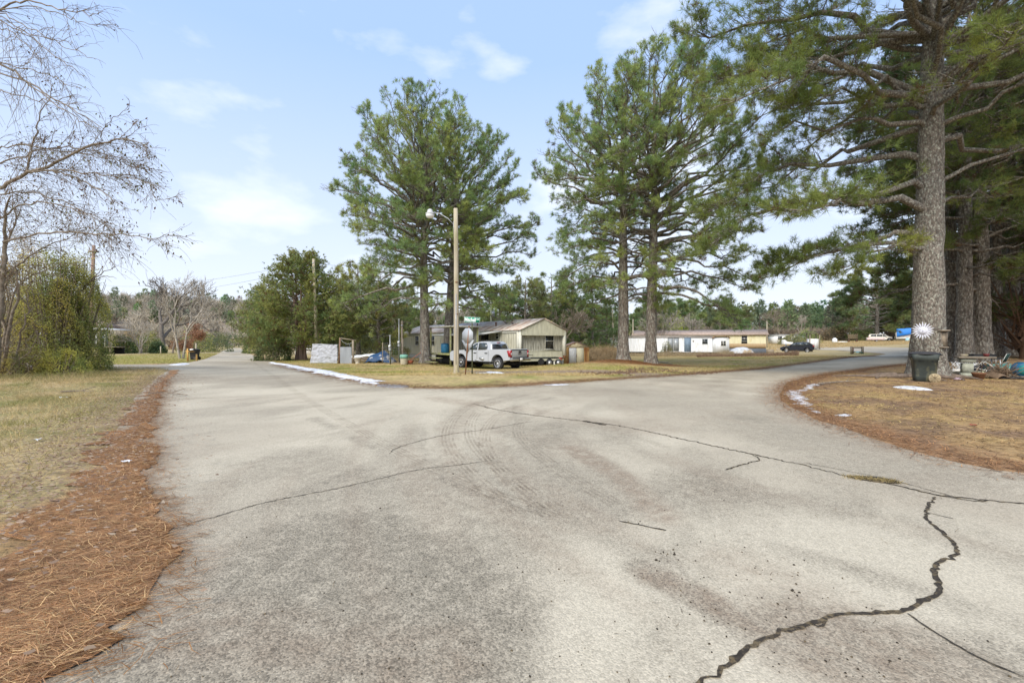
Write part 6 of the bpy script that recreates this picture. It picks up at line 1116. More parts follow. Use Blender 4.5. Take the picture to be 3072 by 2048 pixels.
bin_('black wheelie bin behind the orange-posted mailbox, far left', x, y, z, 0, .95, M_bp)
bx_, by_ = W(2772, 15.6), 15.6
M_bin = mat('mud_smeared_green_bin', (.045, .055, .05), .6, var=.3, scale=4, col2=(.20, .19, .11), f2=(.52, .72), s2=3.2, st2=(1, 1, .5))
bin_('dark green wheelie bin with muddy wheels in front of the huge pine', bx_, by_, T1(bx_, by_), R(-31), 1.0, M_bin, detail=True)
for px, Y, H, lb in ((482, 56, 1.0, 'pale short fence post before the rusty beech'), (588, 41, 1.5, 'thin pale post right of the far wheelie bin'), (590, 36.5, .55, 'short yellow marker stake by the far bin')):
    x, y, z = zone(px, Y); t = thing('fence_post' if H > .8 else 'marker_stake', lb, 'post', (x, y, z)); MB().rod([(0, 0, -.1), (0, 0, H)], .06, 6).build('post', M_post if H > .8 else M_oy, t); MB().rod([(0, 0, H), (0, 0, H + .03)], .07, 6).build('cap', M_wood, t)
# --- on and beside the huge pine
t = thing('sun_ornament', 'white metal sunburst ornament with a face fixed to the huge pine trunk', 'ornament', (0, 0, 0)); 
ax_, ay_ = W(2768, 17.05), 17.05; zt_ = EYE - (992 - CY) / F * 17.05; t.location = (ax_, ay_, zt_); t.rotation_euler = (0, 0, R(-37))
M_orn = mat('pale_painted_ornament', (.62, .63, .70), .5, var=.1, scale=8); b = MB(); nr = 20
for i in range(nr):
    a = i / nr * 6.283; L_ = .335 if i % 2 else .30; p = lambda r, da: (math.cos(a + da) * r, 0, math.sin(a + da) * r)
    V = [p(.135, -.145), p(.135, .145), p(.23, .105), p(L_ * 1.06, 0), p(.23, -.105)]; V2_ = [(q[0], -.02, q[2]) for q in V]; mid = (math.cos(a) * .2, -.032, math.sin(a) * .2); b.add([*V, mid], np.array([(0, 1, 5), (1, 2, 5), (2, 3, 5), (3, 4, 5), (4, 0, 5)])); b.add([(q[0], .01, q[2]) for q in V], np.array([[4, 3, 2, 1, 0]]))
b.build('ray', M_orn, t)['kind'] = 'stuff'
b = MB(); b.lathe([(.15, .02), (.15, -.02), (.135, -.035), (.125, -.03), (.12, -.055), (.06, -.07), (.01, -.072)], 30, axis='y'); f_ = b.build('face_disc', M_orn, t, smooth=True); f_.scale = (1, 1, 1)
b = MB(); b.box((-.05, .066, .04), (.05, .008, .012)); b.box((.05, .066, .04), (.05, .008, .012)); b.box((0, .075, 0), (.02, .02, .06)); b.box((0, .069, -.055), (.08, .008, .014)); fo = b.build('features', mat('ornament_shadow_grey', (.36, .36, .42), .6), f_)
for v in fo.data.vertices: v.co.y *= -1
for v in f_.data.vertices: pass
x, y, z = W(2832, 17.35), 17.35, 0; t = thing('bird_feeder', 'weathered plank bird feeder nailed to the right side of the huge pine', 'bird feeder', (x, y, T1(x, y) + 1.62), R(-40)); MB().box((.0, 0, .20), (.34, .26, .05)).build('roof_board', M_wood, t); MB().box((0, .03, -.12), (.19, .03, .60)).build('back_board', M_wood, t)
for s in (-1, 1): MB().rod([(s * .08, -.04, .18), (s * .08, -.02, -.42)], .013, 5).build('upright', M_bare, t)
MB().box((0, -.03, -.44), (.26, .22, .03)).build('tray', M_wood, t)
x, y, z = zone(2856, 17.9); ST = thing('stone_table', 'rough slab table on concrete block legs right of the huge pine', 'table', (x + .25, y - .5, z), R(-30)); M_con = mat('mossy_concrete', (.33, .34, .27), .95, var=.3, scale=8)
b = MB(); b.box((.1, 0, .80), (1.05, .55, .07)); bevel(b.build('slab', mat('grey_brown_slab', (.20, .17, .13), .95, var=.35, scale=9), ST), .02)
b = MB(); b.box((-.12, 0, .385), (.30, .30, .38)); b.build('block', M_con, ST); b = MB(); b.box((-.12, 0, .10), (.36, .34, .20)); b.build('base_block', M_con, ST); MB().box((-.12, 0, .68), (.4, .36, .16)).build('cap_block', M_con, ST)
for (dx, dy, s_, m_, lb) in ((-.2, 0, .07, M_post, 'folded tan cloth on the left end of the slab table'), (.42, .05, .09, mat('maroon_pot', (.16, .03, .03), .5), 'small maroon pot on the right end of the slab table')):
    tt = thing('cloth_bundle' if dx < 0 else 'flower_pot', lb, 'cloth' if dx < 0 else 'pot', (ST.location.x + dx * .85, ST.location.y - dx * .5, z + .836)); MB().lathe([(s_ * .8, 0), (s_, s_ * .8), (s_ * 1.1, s_ * 1.1)], 10, sx=2.2 if dx < 0 else 1).build('body', m_, tt); MB().lathe([(s_ * 1.12, s_ * 1.1), (s_ * .6, s_ * 1.2)], 10, sx=2.2 if dx < 0 else 1).build('rim', m_, tt)
# junk yard right of the table
def jz(px, Y): return zone(px, Y)
x, y, z = jz(2948, 20.8); BN = thing('folding_table', 'low black folding table heaped with dark things among the junk', 'table', (x, y, z), R(-20)); bevel(MB().box((0, 0, .66), (1.15, .7, .06)).build('top', M_bp, BN), .015)
for dx, dy in ((-.5, -.3), (.5, -.3), (-.5, .3), (.5, .3)): MB().rod([(dx, dy, 0), (dx * .9, dy, .64)], .018, 6).build('leg', M_metal, BN)
t = thing('storage_crate', 'flat black crate lying on the low folding table', 'crate', (x - .05, y, z + .69), R(-20)); bevel(MB().box((0, 0, .06), (.8, .5, .12)).build('body', M_bp, t), .02); MB().box((0, 0, .13), (.84, .54, .02)).build('rim', M_bp, t)
x, y, z = jz(2960, 19.8); t = thing('dark_bundle', 'big black plastic sheet bundled below the folding table', 'plastic bundle', (x, y, z)); o_ = drape('sheet', 1.7, .9, lambda X, Y: np.maximum(.02, .42 * (1 - (np.abs(X) / .85) ** 2.5) * (1 - (np.abs(Y) / .45) ** 2.5)), mat('black_sheet', (.02, .018, .022), .4, var=.4, scale=5), t, 22, .06, 9, .01)
MB().rod([(-.9, -.5, .12), (-.2, -.45, .34), (.55, -.4, .55)], .022, 6).build('pole', M_bare, t)
def chair(label, px, Y, rz, col, fallen=False):
    x, y, z = jz(px, Y); t = thing('lawn_chair', label, 'lawn chair', (x, y, z), 0, None, (R(-52) if fallen else 0, 0, rz))
    fm = mat('pale_chair_tube', (.50, .49, .45), .4, .4); cm = mat('chair_cloth_%s' % px, col, .8, var=.2)
    b = MB()
    for s in (-.28, .28): b.rod([(s, -.25, 0), (s, .05, .42), (s, .22, .85)], .014, 6); b.rod([(s, .25, 0), (s, -.02, .42)], .014, 6); b.rod([(s, -.25, .60), (s, .15, .62)], .014, 6); b.rod([(s, -.25, .60), (s, -.25, 0)], .014, 6)
    b.rod([(-.28, .22, .85), (.28, .22, .85)], .014, 6); b.rod([(-.28, -.25, 0.0), (.28, -.25, 0)], .014, 6); b.build('frame', fm, t); MB().box((0, -.02, .42), (.52, .45, .015)).build('seat', cm, t); MB().box((0, .15, .66), (.52, .015, .42), rx=R(-22)).build('backrest', cm, t); return t
chair('overturned lawn chair with bright tube frame and dark green cloth', 2985, 19.0, R(50), (.015, .06, .045), True); chair('dark green folding chair standing behind the overturned one', 3005, 20.6, R(-150), (.015, .05, .04))
x, y, z = jz(3030, 19.6); drape('teal_canopy', 1.6, 1.1, lambda X, Y: np.maximum(.05, .30 + .14 * (1 - X ** 2) - .28 * np.abs(Y)), mat('teal_cloth', (.10, .30, .26), .6, var=.2), None, 20, .05, 11, .015, 'teal plastic sheet spread beside the overturned lawn chair', 'plastic sheet', (x, y, z), R(-10))
x, y, z = jz(3068, 18.0); t = thing('plastic_drum', 'round blue and teal plastic drum lying at the right photo edge', 'drum', (x, y, z + .30), R(-35)); MB().lathe([(.02, -.3), (.25, -.3), (.29, -.24), (.29, .24), (.25, .3), (.02, .3)], 24, axis='y').build('drum', mat('blue_drum', (.015, .10, .20), .45), t, smooth=False); MB().lathe([(.05, -.02), (.2, -.02), (.2, .0), (.05, .0)], 18, axis='y', c=(0, -.3, 0)).build('drum_lid', mat('teal_lid', (.02, .22, .22), .5), t)
x, y, z = jz(3050, 16.9); t = thing('dark_board', 'dark flat board lying on the ground at the right edge', 'board', (x, y, z + .05), R(-12)); MB().box((0, 0, 0), (1.1, .35, .06)).build('board', M_bp, t); MB().box((0, .1, .045), (1.0, .05, .03)).build('batten', M_wood, t)
x, y, z = jz(2905, 18.3); t = thing('mossy_log', 'mossy grey log lying on the needles in front of the junk', 'log', (x, y, z), 0); P = [(-.75, 0, .12), (-.1, -.05, .16), (.6, 0, .13), (1.3, -.25, .06), (1.9, -.5, .03)]; MB().rod(P, [.085, .095, .09, .04, .02], 9).build('log', mat('mossy_log_bark', (.17, .155, .12), .95, var=.5, scale=9, col2=(.36, .38, .24), f2=(.5, .58), s2=3), t, smooth=True); MB().rod([(.3, 0, .2), (.6, .15, .42)], [.03, .015], 6).build('stub_branch', M_bare, t)
x, y, z = jz(2936, 16.9); t = thing('terracotta_pot', 'brown terracotta pot half sunk in the needles right of the bin', 'pot', (x, y, z)); MB().lathe([(.12, -.02), (.19, .20), (.21, .21), (.21, .25)], 16).build('pot', mat('terracotta', (.20, .10, .055), .9, var=.2), t, smooth=True); MB().lathe([(.18, .22), (.02, .24)], 14).build('soil', M_crack, t)
for px, Y, s_, c_, lb in ((2876, 19.3, .16, (.66, .62, .55), 'heap of pale crumpled rags behind the mossy log'), (2890, 20.4, .22, (.70, .70, .68), 'white metal wire stand heap left of the black folding table'), (2905, 20.9, .14, (.75, .74, .70), 'bright white jug upright beside the folding table'), (2992, 18.6, .13, (.60, .56, .52), 'pale crumpled cloth under the teal sheet'), (2872, 16.4, .055, (.34, .25, .27), 'small pinkish wrapper heap right of the bin wheel'), (3000, 17.2, .28, (.16, .11, .07), 'brown brush heap between the log and the dark board')):
    x, y, z = jz(px, Y); rg = np.random.default_rng(px); m_ = mat('junk_%d' % px, c_, .8, var=.35, scale=12); t = thing('rag_heap' if s_ < .2 else 'scrap_heap', lb, 'junk', (x, y, z))
    drape('cloth', s_ * 4, s_ * 3, lambda X, Y: np.maximum(.01, s_ * (1.5 if s_ < .2 else .7) * (1 - (np.abs(X) / s_ / 2) ** 2) * (1 - (np.abs(Y) / s_ / 1.5) ** 2)), m_, t, 14, s_ * .5, px % 7, .008)
    b = MB(); [b.rod([tuple(rg.normal(0, s_, 2)) + (s_ * .3,), tuple(rg.normal(0, s_, 2)) + (s_ * rg.uniform(1, 2.4),)], .012, 5) for _ in range(5 if s_ < .2 else 60)]; b.build('rod', m_, t)
x, y, z = zone(2905, 60); t = thing('covered_cart', 'blue and white covered cart far behind, between the huge pine and the wood', 'cart', (x, y, z + .6), R(-30)); drape('cover', 4, 2, lambda X, Y: np.maximum(.4, 1.5 * (1 - (np.abs(X) / 2.1) ** 2) * (1 - (np.abs(Y) / 1.1) ** 3)), mat('blue_white_cover', (.55, .57, .62), .6, col2=(.03, .05, .15), f2=(.5, .55), s2=.8), t, 18, .05, 2); MB().box((0, 0, .35), (3.6, 1.6, .5)).build('bed', M_dark, t)
# wires
def wire(label, a, b_, sag, r=.012):
    s = np.linspace(0, 1, 24)[:, None]; P = np.array(a) * (1 - s) + np.array(b_) * s; P[:, 2] -= sag * 4 * (s * (1 - s))[:, 0]; o = MB().rod(P, r, 4, False).build('power_line', M_wire); tag(o, label, 'cable')
pA = np.array(zone(952, 37.0)) + np.array([-.32, 0, 8.1]); pB = np.array(zone(1369, 19.4)) + np.array([-.03, 0, 6.3]); pL = np.array([W(120, 60), 60, 13.0])
wire('upper thin cable running from the leaning pale pole to the far left', tuple(pA), (W(300, 90), 90, 12.6), 1.0, .010); wire('lower thin cable running from the leaning pale pole to the far left', tuple(pA + np.array([0, 0, -.5])), (W(300, 90), 90, 10.6), 1.0, .010)
wire('thin cable between the lamp pole and the leaning pale pole', tuple(pA), tuple(pB), .9, .008); ph_ = np.array(zone(1473, 48)) + np.array([0, 0, 5.9]); wire('thin guy cable from the service pole down to the beige roof', tuple(ph_ + np.array([0, 0, -1.2])), (W(1515, 42), 42, 2.9), .05, .012)

# ------------------------------------------------------------------ ground litter
def straw_col(P):
    n = fbm(P[:, 0], P[:, 1], 2.2, 4); return lerp(C3(.52, .28, .13), C3(.36, .19, .09), ss(.4, .65, n))
M_straw = mat('needle_litter', (.32, .15, .06), .95, var=.45, scale=14, stretch=(1, 2.2, 1), tint=True, bump=2, bscale=40, detail=10)
se = np.array(densify(straw_edge, .12)); rg = np.random.default_rng(5)
sed = se + np.stack([(fbm(se[:, 0] * .6, se[:, 1], 3.5, 2) - .5) * np.where(se[:, 1] < 4.6, .14, .5) + rg.normal(0, .03, len(se)), rg.normal(0, .02, len(se))], 1)
inner = GV([(395, 850), (340, 905), (285, 960), (250, 1000), (215, 1050), (160, 1100), (90, 1170), (20, 1240), (-80, 1330), (-200, 1500)]) + [(-3.6, 1.0), (-2.0, .8)]
sp_ = [tuple(q) for q in sed][::-1] + densify(inner, .2, .06, 3)[0:]
sp_ = [tuple(q) for q in sed] + densify(inner, .2, .06, 3)
spoly = sp_ if not inpoly(np.array([[0, 0]]), np.array(sp_))[0] else sp_
# closed strip: road-side edge forwards, verge-side edge back
spoly = [tuple(q) for q in sed] + densify(inner, .16, .13, 3)
Q = inner_pts(spoly, lambda y: .12 if y < 8 else .3, 26, 1.0)
tag(sheet('needle_strip', spoly, Q, .022, M_straw, straw_col), kind='structure')
def blades(b, P, z, L, w, col, rg, flat=False, tilt=.5, bend=None, az=None):
    n = len(P); a = rg.uniform(0, 6.283, n) if az is None else az
    if flat:
        d = np.stack([np.cos(a), np.sin(a), rg.uniform(-.02, .22, n)], 1)
    else: d = unit(np.stack([np.cos(a) * tilt * rg.random(n), np.sin(a) * tilt * rg.random(n), np.ones(n)], 1))
    d = unit(d); L = (L * rg.uniform(.5, 1.2, n))[:, None]; s = unit(np.cross(d, rg.normal(0, 1, (n, 3)) if not flat else np.array([0, 0, 1.])[None])) * w / 2
    B = np.column_stack([P, z]); m = B + d * L * .5 + (np.cross(d, [0, 0, 1.]) * L * rg.normal(0, .08, (n, 1)) if flat else 0); T_ = B + d * L
    if not flat: T_[:, 2] -= (L[:, 0] * .25 * rg.random(n)); T_[:, :2] += np.stack([np.cos(a), np.sin(a)], 1) * L * .25
    V = np.stack([B - s, B + s, m + s * .8, m - s * .8, T_], 1).reshape(-1, 3); i = np.arange(n)[:, None] * 5
    b.add(V, [i + np.array([[0, 1, 2, 3]]), i + np.array([[3, 2, 4]])], np.repeat(col, 5, 0))
def rand_in(poly, n, rg, xr=None, yr=None, power=1.0):
    P = np.array(poly); x0, x1 = (xr or (P[:, 0].min(), P[:, 0].max())); y0, y1 = (yr or (P[:, 1].min(), P[:, 1].max()))
    q = np.stack([rg.uniform(x0, x1, n), y0 + (y1 - y0) * rg.random(n) ** power], 1); return q[inpoly(q, P)]
rg = np.random.default_rng(77); b = MB()
q = rand_in(spoly, 300000, rg, (-12, -.5), (1.0, 12), 1.6); az = rg.normal(.25, .75, len(q)) + np.where(rg.random(len(q)) < .5, math.pi, 0)
cc = lerp(C3(.60, .35, .17), C3(.36, .21, .12), rg.random(len(q))) * rg.uniform(.6, 1.35, (len(q), 1)); hi = rg.random(len(q)) < .22; cc[hi] = np.array([.82, .56, .28]) * rg.uniform(.7, 1.1, (hi.sum(), 1)); dk_ = rg.random(len(q)) < .18; cc[dk_] *= .4
blades(b, q, terr(q[:, 0], q[:, 1]) + .026 + rg.uniform(0, .03, len(q)), .13, .0036, cc, rg, True, az=az)
# needles that spill over the edge on to the asphalt
e = se[rg.integers(0, len(se), 9000)] + rg.normal(0, 1, (9000, 2)) * np.array([.13, .06]); e = e[e[:, 1] < 16]; az = rg.normal(.2, .6, len(e)) + np.where(rg.random(len(e)) < .5, math.pi, 0)
blades(b, e, terr(e[:, 0], e[:, 1]) + .022, .15, .0042, np.array([[.36, .18, .07]]) * rg.uniform(.5, 1.4, (len(e), 1)), rg, True, az=az)
e = np.stack([rg.uniform(-3, 6, 500), rg.uniform(1.6, 9, 500)], 1); e = e[inpoly(e, RP)]; blades(b, e, terr(e[:, 0], e[:, 1]) + .02, .07, .003, np.array([[.16, .11, .06]]) * rg.uniform(.5, 1.4, (len(e), 1)), rg, True)
tag(b.build('pine_needles', M_grass), 'drift of orange-brown fallen pine needles along the left road edge', 'pine needles', kind='stuff')
# dry leaves between grass and needles
b = MB(); inn_ = np.array(densify(inner, .1)); inn_ = inn_[(inn_[:, 1] < 18) & (inn_[:, 1] > 1.2)]; e = inn_[rg.integers(0, len(inn_), 9000)] + rg.normal(0, 1, (9000, 2)) * np.array([.48, .35]) - np.array([.16, 0]); e2 = rand_in(spoly, 1100, rg, (-8, -1), (1.2, 7)); e2 = e2[rg.random(len(e2)) < .10]; e = np.vstack([e, e2])
def flatleaf(b, e, size, z0, col, rg):
    n = len(e); a = rg.uniform(0, 6.283, n); k = 7; r = size * rg.uniform(.6, 1.25, (n, 1)); ang = a[:, None] + np.arange(k)[None] / k * 6.283; rr = r * np.array([1, .55, .85, .5, .62, .5, .85])[None] * rg.uniform(.75, 1.2, (n, k)); tl = rg.normal(0, .25, (n, 2))
    X = np.cos(ang) * rr; Y_ = np.sin(ang) * rr * .75; Zz = z0 + np.abs(tl[:, :1] * X + tl[:, 1:] * Y_) + (X ** 2 + Y_ ** 2) * rg.uniform(0, 5, (n, 1))
    V = np.stack([e[:, :1] + X, e[:, 1:] + Y_, terr(e[:, 0], e[:, 1])[:, None] + Zz], -1).reshape(-1, 3); b.add(V, np.arange(n * k).reshape(n, k), np.repeat(col, k, 0))
cc = lerp(C3(.40, .30, .21), C3(.24, .15, .10), rg.random(len(e))) * rg.uniform(.7, 1.3, (len(e), 1)); hi = rg.random(len(e)) < .15; cc[hi] = np.array([.46, .37, .27])
e = e[rg.random(len(e)) < np.clip((e[:, 1] - 1.5) / 3, .15, 1)]; cc = cc[:len(e)]; flatleaf(b, e, .031, .075 + .06 * rg.random((len(e), 1)), cc, rg); tag(b.build('dry_leaves', M_grass), 'dry brown leaves scattered between the left verge grass and the needles', 'leaves', kind='stuff')
# verge grass on the left
b = MB(); verge_poly = densify(inner, .3)[::-1] + [(-17, 24.0), (-26, 24.2), (-26, 14), (-14, 8), (-9, 3), (-5, 1.0)]
vp = [tuple(p) for p in inner[:-2]] + [(-4.5, 1.2), (-9, 3), (-18, 8), (-27, 14), (-27, 24.3), (-19, 24.3)]
q = rand_in(vp, 170000, rg, None, (1.5, 24.3), 1.15); n1 = fbm(q[:, 0], q[:, 1], 1.3, 3); q = q[rg.random(len(q)) < .25 + 1.1 * n1]; q = q[segdist(q, np.array(inner[:-2])) > .15 + .6 * rg.random(len(q)) ** 2]; n1 = fbm(q[:, 0], q[:, 1], .9, 6)
cc = lerp(C3(.50, .38, .19), C3(.24, .24, .07), ss(.50, .68, n1) * .8) * rg.uniform(.65, 1.3, (len(q), 1)); Lg = .05 + .24 * fbm(q[:, 0], q[:, 1], .8, 8)
blades(b, q, terr(q[:, 0], q[:, 1]) + .0, Lg, .006, cc, rg, tilt=1.6)
tag(b.build('verge_grass', M_grass), 'straw-coloured dry grass on the left verge', 'grass', kind='stuff')
b = MB(); q = np.stack([rg.normal(W(300, 19), 3.2, 5000), rg.uniform(15.5, 22.5, 5000)], 1); q = q[(q[:, 0] < -.88 * q[:, 1] * .98) & (q[:, 0] > -25)]
blades(b, q, terr(q[:, 0], q[:, 1]), .5 * fbm(q[:, 0], q[:, 1], .9, 2), .010, lerp(C3(.36, .29, .16), C3(.19, .20, .06), rg.random(len(q))), rg, tilt=1.0); tag(b.build('tall_verge_grass', M_grass), 'taller dry grass before the left thicket', 'grass', kind='stuff')
# centre lawn blades
cen = GV([(600, 824)]) + right_edge + [G(2570, 1056), (22, 60), (-8, 60), (-22, 60)]
q = rand_in(cen, 330000, rg, (-20, 34), (18.5, 60), 1.5); n1 = fbm(q[:, 0], q[:, 1], 1.0, 5) * .5 + fbm(q[:, 0], q[:, 1], .25, 1) * .5
q2 = segdist(q, right_edge); keep = (rg.random(len(q)) < .18 + n1) & (q2 > .15 + rg.random(len(q)) * .9); q = q[keep]; n1 = n1[keep]
hd = (np.hypot(q[:, 0] - W(1910, 29.6), (q[:, 1] - 29.6) * 1.4) > 3.2 + rg.normal(0, .5, len(q))) & (segdist(q, drive_line) > 1.0 + rg.normal(0, .4, len(q))) & ~((q[:, 0] > cx_ - 2.6) & (q[:, 0] < cx_ + 2.2) & (q[:, 1] > 27.5) & (q[:, 1] < 33)); q = q[hd]; n1 = n1[hd]
cc = lerp(C3(.52, .40, .19), C3(.32, .33, .08), ss(.48, .70, n1)) * rg.uniform(.7, 1.25, (len(q), 1)); b = MB(); blades(b, q, terr(q[:, 0], q[:, 1]), .065 + .05 * rg.random(len(q)), .016, cc, rg, tilt=1.2)
tag(b.build('lawn_grass', M_grass), 'patchy yellow-green winter lawn between the two roads', 'grass', kind='stuff')
# far-left lawn
q = np.stack([rg.uniform(-45, -16, 60000), rg.uniform(30, 62, 60000)], 1); q = q[(q[:, 0] < W(660, 1) * q[:, 1]) & ~inpoly(q, RP)]; cc = lerp(C3(.42, .36, .15), C3(.30, .33, .07), fbm(q[:, 0], q[:, 1], .4, 1)) * rg.uniform(.8, 1.2, (len(q), 1)); b = MB(); blades(b, q, terr(q[:, 0], q[:, 1]), .09, .03, cc, rg, tilt=1.2); tag(b.build('far_lawn_grass', M_grass), 'yellow-green lawn beyond the side road at left', 'grass', kind='stuff')
# tall tan field grass behind
def tall(name, lb, x0, x1, y0, y1, n, L, w, col, seed, cond=None):
    r = np.random.default_rng(seed); q = np.stack([r.uniform(0, 1, n), r.uniform(y0, y1, n)], 1); q[:, 0] = W(x0, 1) * q[:, 1] + (W(x1, 1) - W(x0, 1)) * q[:, 1] * q[:, 0]
    if cond is not None: q = q[cond(q)]
    q = q[r.random(len(q)) < .3 + fbm(q[:, 0], q[:, 1], .5, seed % 5) * 1.1]; b = MB(); blades(b, q, terr(q[:, 0], q[:, 1]), L * (.15 + 1.7 * fbm(q[:, 0], q[:, 1], .55, 3) ** 1.6), w, np.array([col]) * r.uniform(.65, 1.25, (len(q), 1)), r, tilt=.7); tag(b.build(name, M_grass), lb, 'grass', kind='stuff')
tall('tall_grass', 'tall tan sedge field between the rusty shed and the white trailer', 1735, 1850, 40, 78, 26000, 1.35, .035, (.50, .36, .20), 31)
tall('tall_grass', 'pale weeds in front of the white trailer home', 1850, 2200, 56, 69, 20000, .75, .03, (.42, .33, .20), 32)
tall('brush_weeds', 'reddish brown brambles before the covered heap and the dark car', 2090, 2395, 50, 62, 12000, .5, .03, (.30, .20, .13), 33)
tall('tall_grass', 'tan grass on the far right-hand field', 2300, 2800, 84, 118, 26000, .28, .05, (.50, .37, .19), 34)
tall('brush_weeds', 'low weeds around the foot of the beige home and board stack', 1060, 1330, 34, 38, 6000, .35, .015, (.30, .24, .12), 35)
# bark mulch, straw and leaves of the right yard
yp = [tuple(p) for p in yard_edge_s] + [(40, -4), (44, 30), (36, 46)]
q = rand_in(yp, 300000, rg, (6, 34), (3, 34), 1.2); q = q[q[:, 0] < q[:, 1] * 1.25 + 4]; n1 = fbm(q[:, 0], q[:, 1], 1.1, 5); q = q[rg.random(len(q)) < .35 + n1 * .8]; n1 = fbm(q[:, 0], q[:, 1], 1.3, 5)
cc = lerp(C3(.44, .28, .13), C3(.62, .47, .17), ss(.46, .66, n1)) * rg.uniform(.35, 1.4, (len(q), 1)); d3 = rg.random(len(q)) < .2; cc[d3] = np.array([.13, .08, .05])
b = MB(); blades(b, q, terr(q[:, 0], q[:, 1]) + .02, .14, .010, cc, rg, True); ye_ = np.array(densify(yard_edge_s, .1)); ye_ = ye_[(ye_[:, 1] > 3) & (ye_[:, 1] < 34)]; e = ye_[rg.integers(0, len(ye_), 30000)] + rg.normal(0, .28, (30000, 2)) + np.array([.22, .05]); blades(b, e, terr(e[:, 0], e[:, 1]) + .024, .13, .008, lerp(C3(.50, .27, .12), C3(.18, .10, .06), rg.random(len(e))) * rg.uniform(.5, 1.5, (len(e), 1)), rg, True)
tag(b.build('yard_straw', M_grass), 'brown and golden straw litter over the right-hand yard', 'straw', kind='stuff')
b = MB(); e = rand_in(yp, 5200, rg, (7, 30), (3.5, 30)); e = e[(e[:, 0] < e[:, 1] * 1.25 + 4)]; cc = lerp(C3(.42, .29, .15), C3(.20, .11, .07), rg.random(len(e))) * rg.uniform(.6, 1.3, (len(e), 1)); flatleaf(b, e, .05, .05, cc, rg); tag(b.build('yard_leaves', M_grass), 'fallen leaves scattered over the right-hand yard', 'leaves', kind='stuff')
# brown litter along the edge of the centre lawn
re_ = np.array(densify(right_edge, .1)); re_ = re_[re_[:, 1] < 45]; e = re_[rg.integers(0, len(re_), 26000)] + rg.normal(0, .38, (26000, 2)) + np.array([0, .32]); cc = lerp(C3(.30, .15, .065), C3(.14, .085, .05), rg.random(len(e))) * rg.uniform(.6, 1.3, (len(e), 1)); b = MB(); blades(b, e, terr(e[:, 0], e[:, 1]) + .025, .13, .014, cc, rg, True)
mm = np.stack([rg.normal(W(1905, 29.6), 2.3, 9000), rg.normal(29.4, 1.0, 9000)], 1); zb = .16 * np.exp(-(((mm[:, 0] - W(1905, 29.6)) / 3.2) ** 2 + ((mm[:, 1] - 29.6) / 1.6) ** 2)); blades(b, mm, terr(mm[:, 0], mm[:, 1]) + .03 + zb, .16, .014, np.array([[.34, .16, .06]]) * rg.uniform(.5, 1.3, (9000, 1)), rg, True)
tag(b.build('edge_litter', M_grass), 'brown needle litter along the centre lawn edge and pine mound', 'litter', kind='stuff')
# ridge of ploughed-up soil by the driveway mouth
b = MB(); e = np.array(densify(smoothline([G(1760, 1118), G(1850, 1124), (W(1960, 25.6), 25.6), G(2050, 1124), G(2120, 1118)], 2), .02, .0)); e = e[rg.integers(0, len(e), 2600)] + rg.normal(0, .34, (2600, 2)); r_ = rg.uniform(.01, .045, len(e))
for (x_, y_), rr_ in zip(e[:900], r_): b.box((x_, y_, T1(x_, y_) + rr_ * .5), (rr_ * 2, rr_ * 1.6, rr_ * 1.3), rz=rg.uniform(0, 3), rx=rg.uniform(-.4, .4))
tag(b.build('soil_clods', mat('dark_soil', (.15, .095, .06), .95, var=.4, scale=12)), 'row of dark churned soil clods at the driveway mouth', 'soil', kind='stuff')
# weeds in the pothole
b = MB(); e = np.stack([rg.uniform(0, 1, 500)] * 2, 1); p0, p1 = np.array(GV([(1950, 1099)])[0]), np.array(GV([(2060, 1111)])[0]); e = p0 + (p1 - p0) * rg.uniform(0, 1, (500, 1)) + rg.normal(0, .03, (500, 2)); blades(b, e, terr(e[:, 0], e[:, 1]) + .012, .05, .005, np.array([[.36, .28, .13]]) * rg.uniform(.6, 1.2, (500, 1)), rg, tilt=2); tag(b.build('pothole_weeds', M_grass), 'dry weeds growing in the slot of the long road crack', 'weeds', kind='stuff')
# small grit and clods on the road
b = MB()
for cx0, cy0, sx_, sy_, n in ((1530, 1275, 14, 12, 14), (1840, 1345, 50, 28, 26), (1640, 1350, 90, 60, 40), (1500, 1110, 90, 60, 30), (1300, 1300, 260, 180, 60), (1950, 1500, 160, 50, 40), (700, 1000, 250, 80, 14), (900, 1450, 300, 90, 40)):
    for k_ in range(n):
        x_, y_ = G((cx0 + rg.normal(0, sx_)) * V2, min(1560, cy0 + rg.normal(0, sy_)) * V2); s_ = rg.uniform(.0015, .0045) * (1.8 if n < 30 and rg.random() < .3 else 1); b.box((x_, y_, T1(x_, y_) + .014 + s_ * .4), (s_ * 2.4, s_ * 1.7, s_), rz=rg.uniform(0, 3), taper=.6)
tag(b.build('road_grit', M_crack), 'dark grit and mud crumbs dotted over the asphalt', 'grit', kind='stuff')
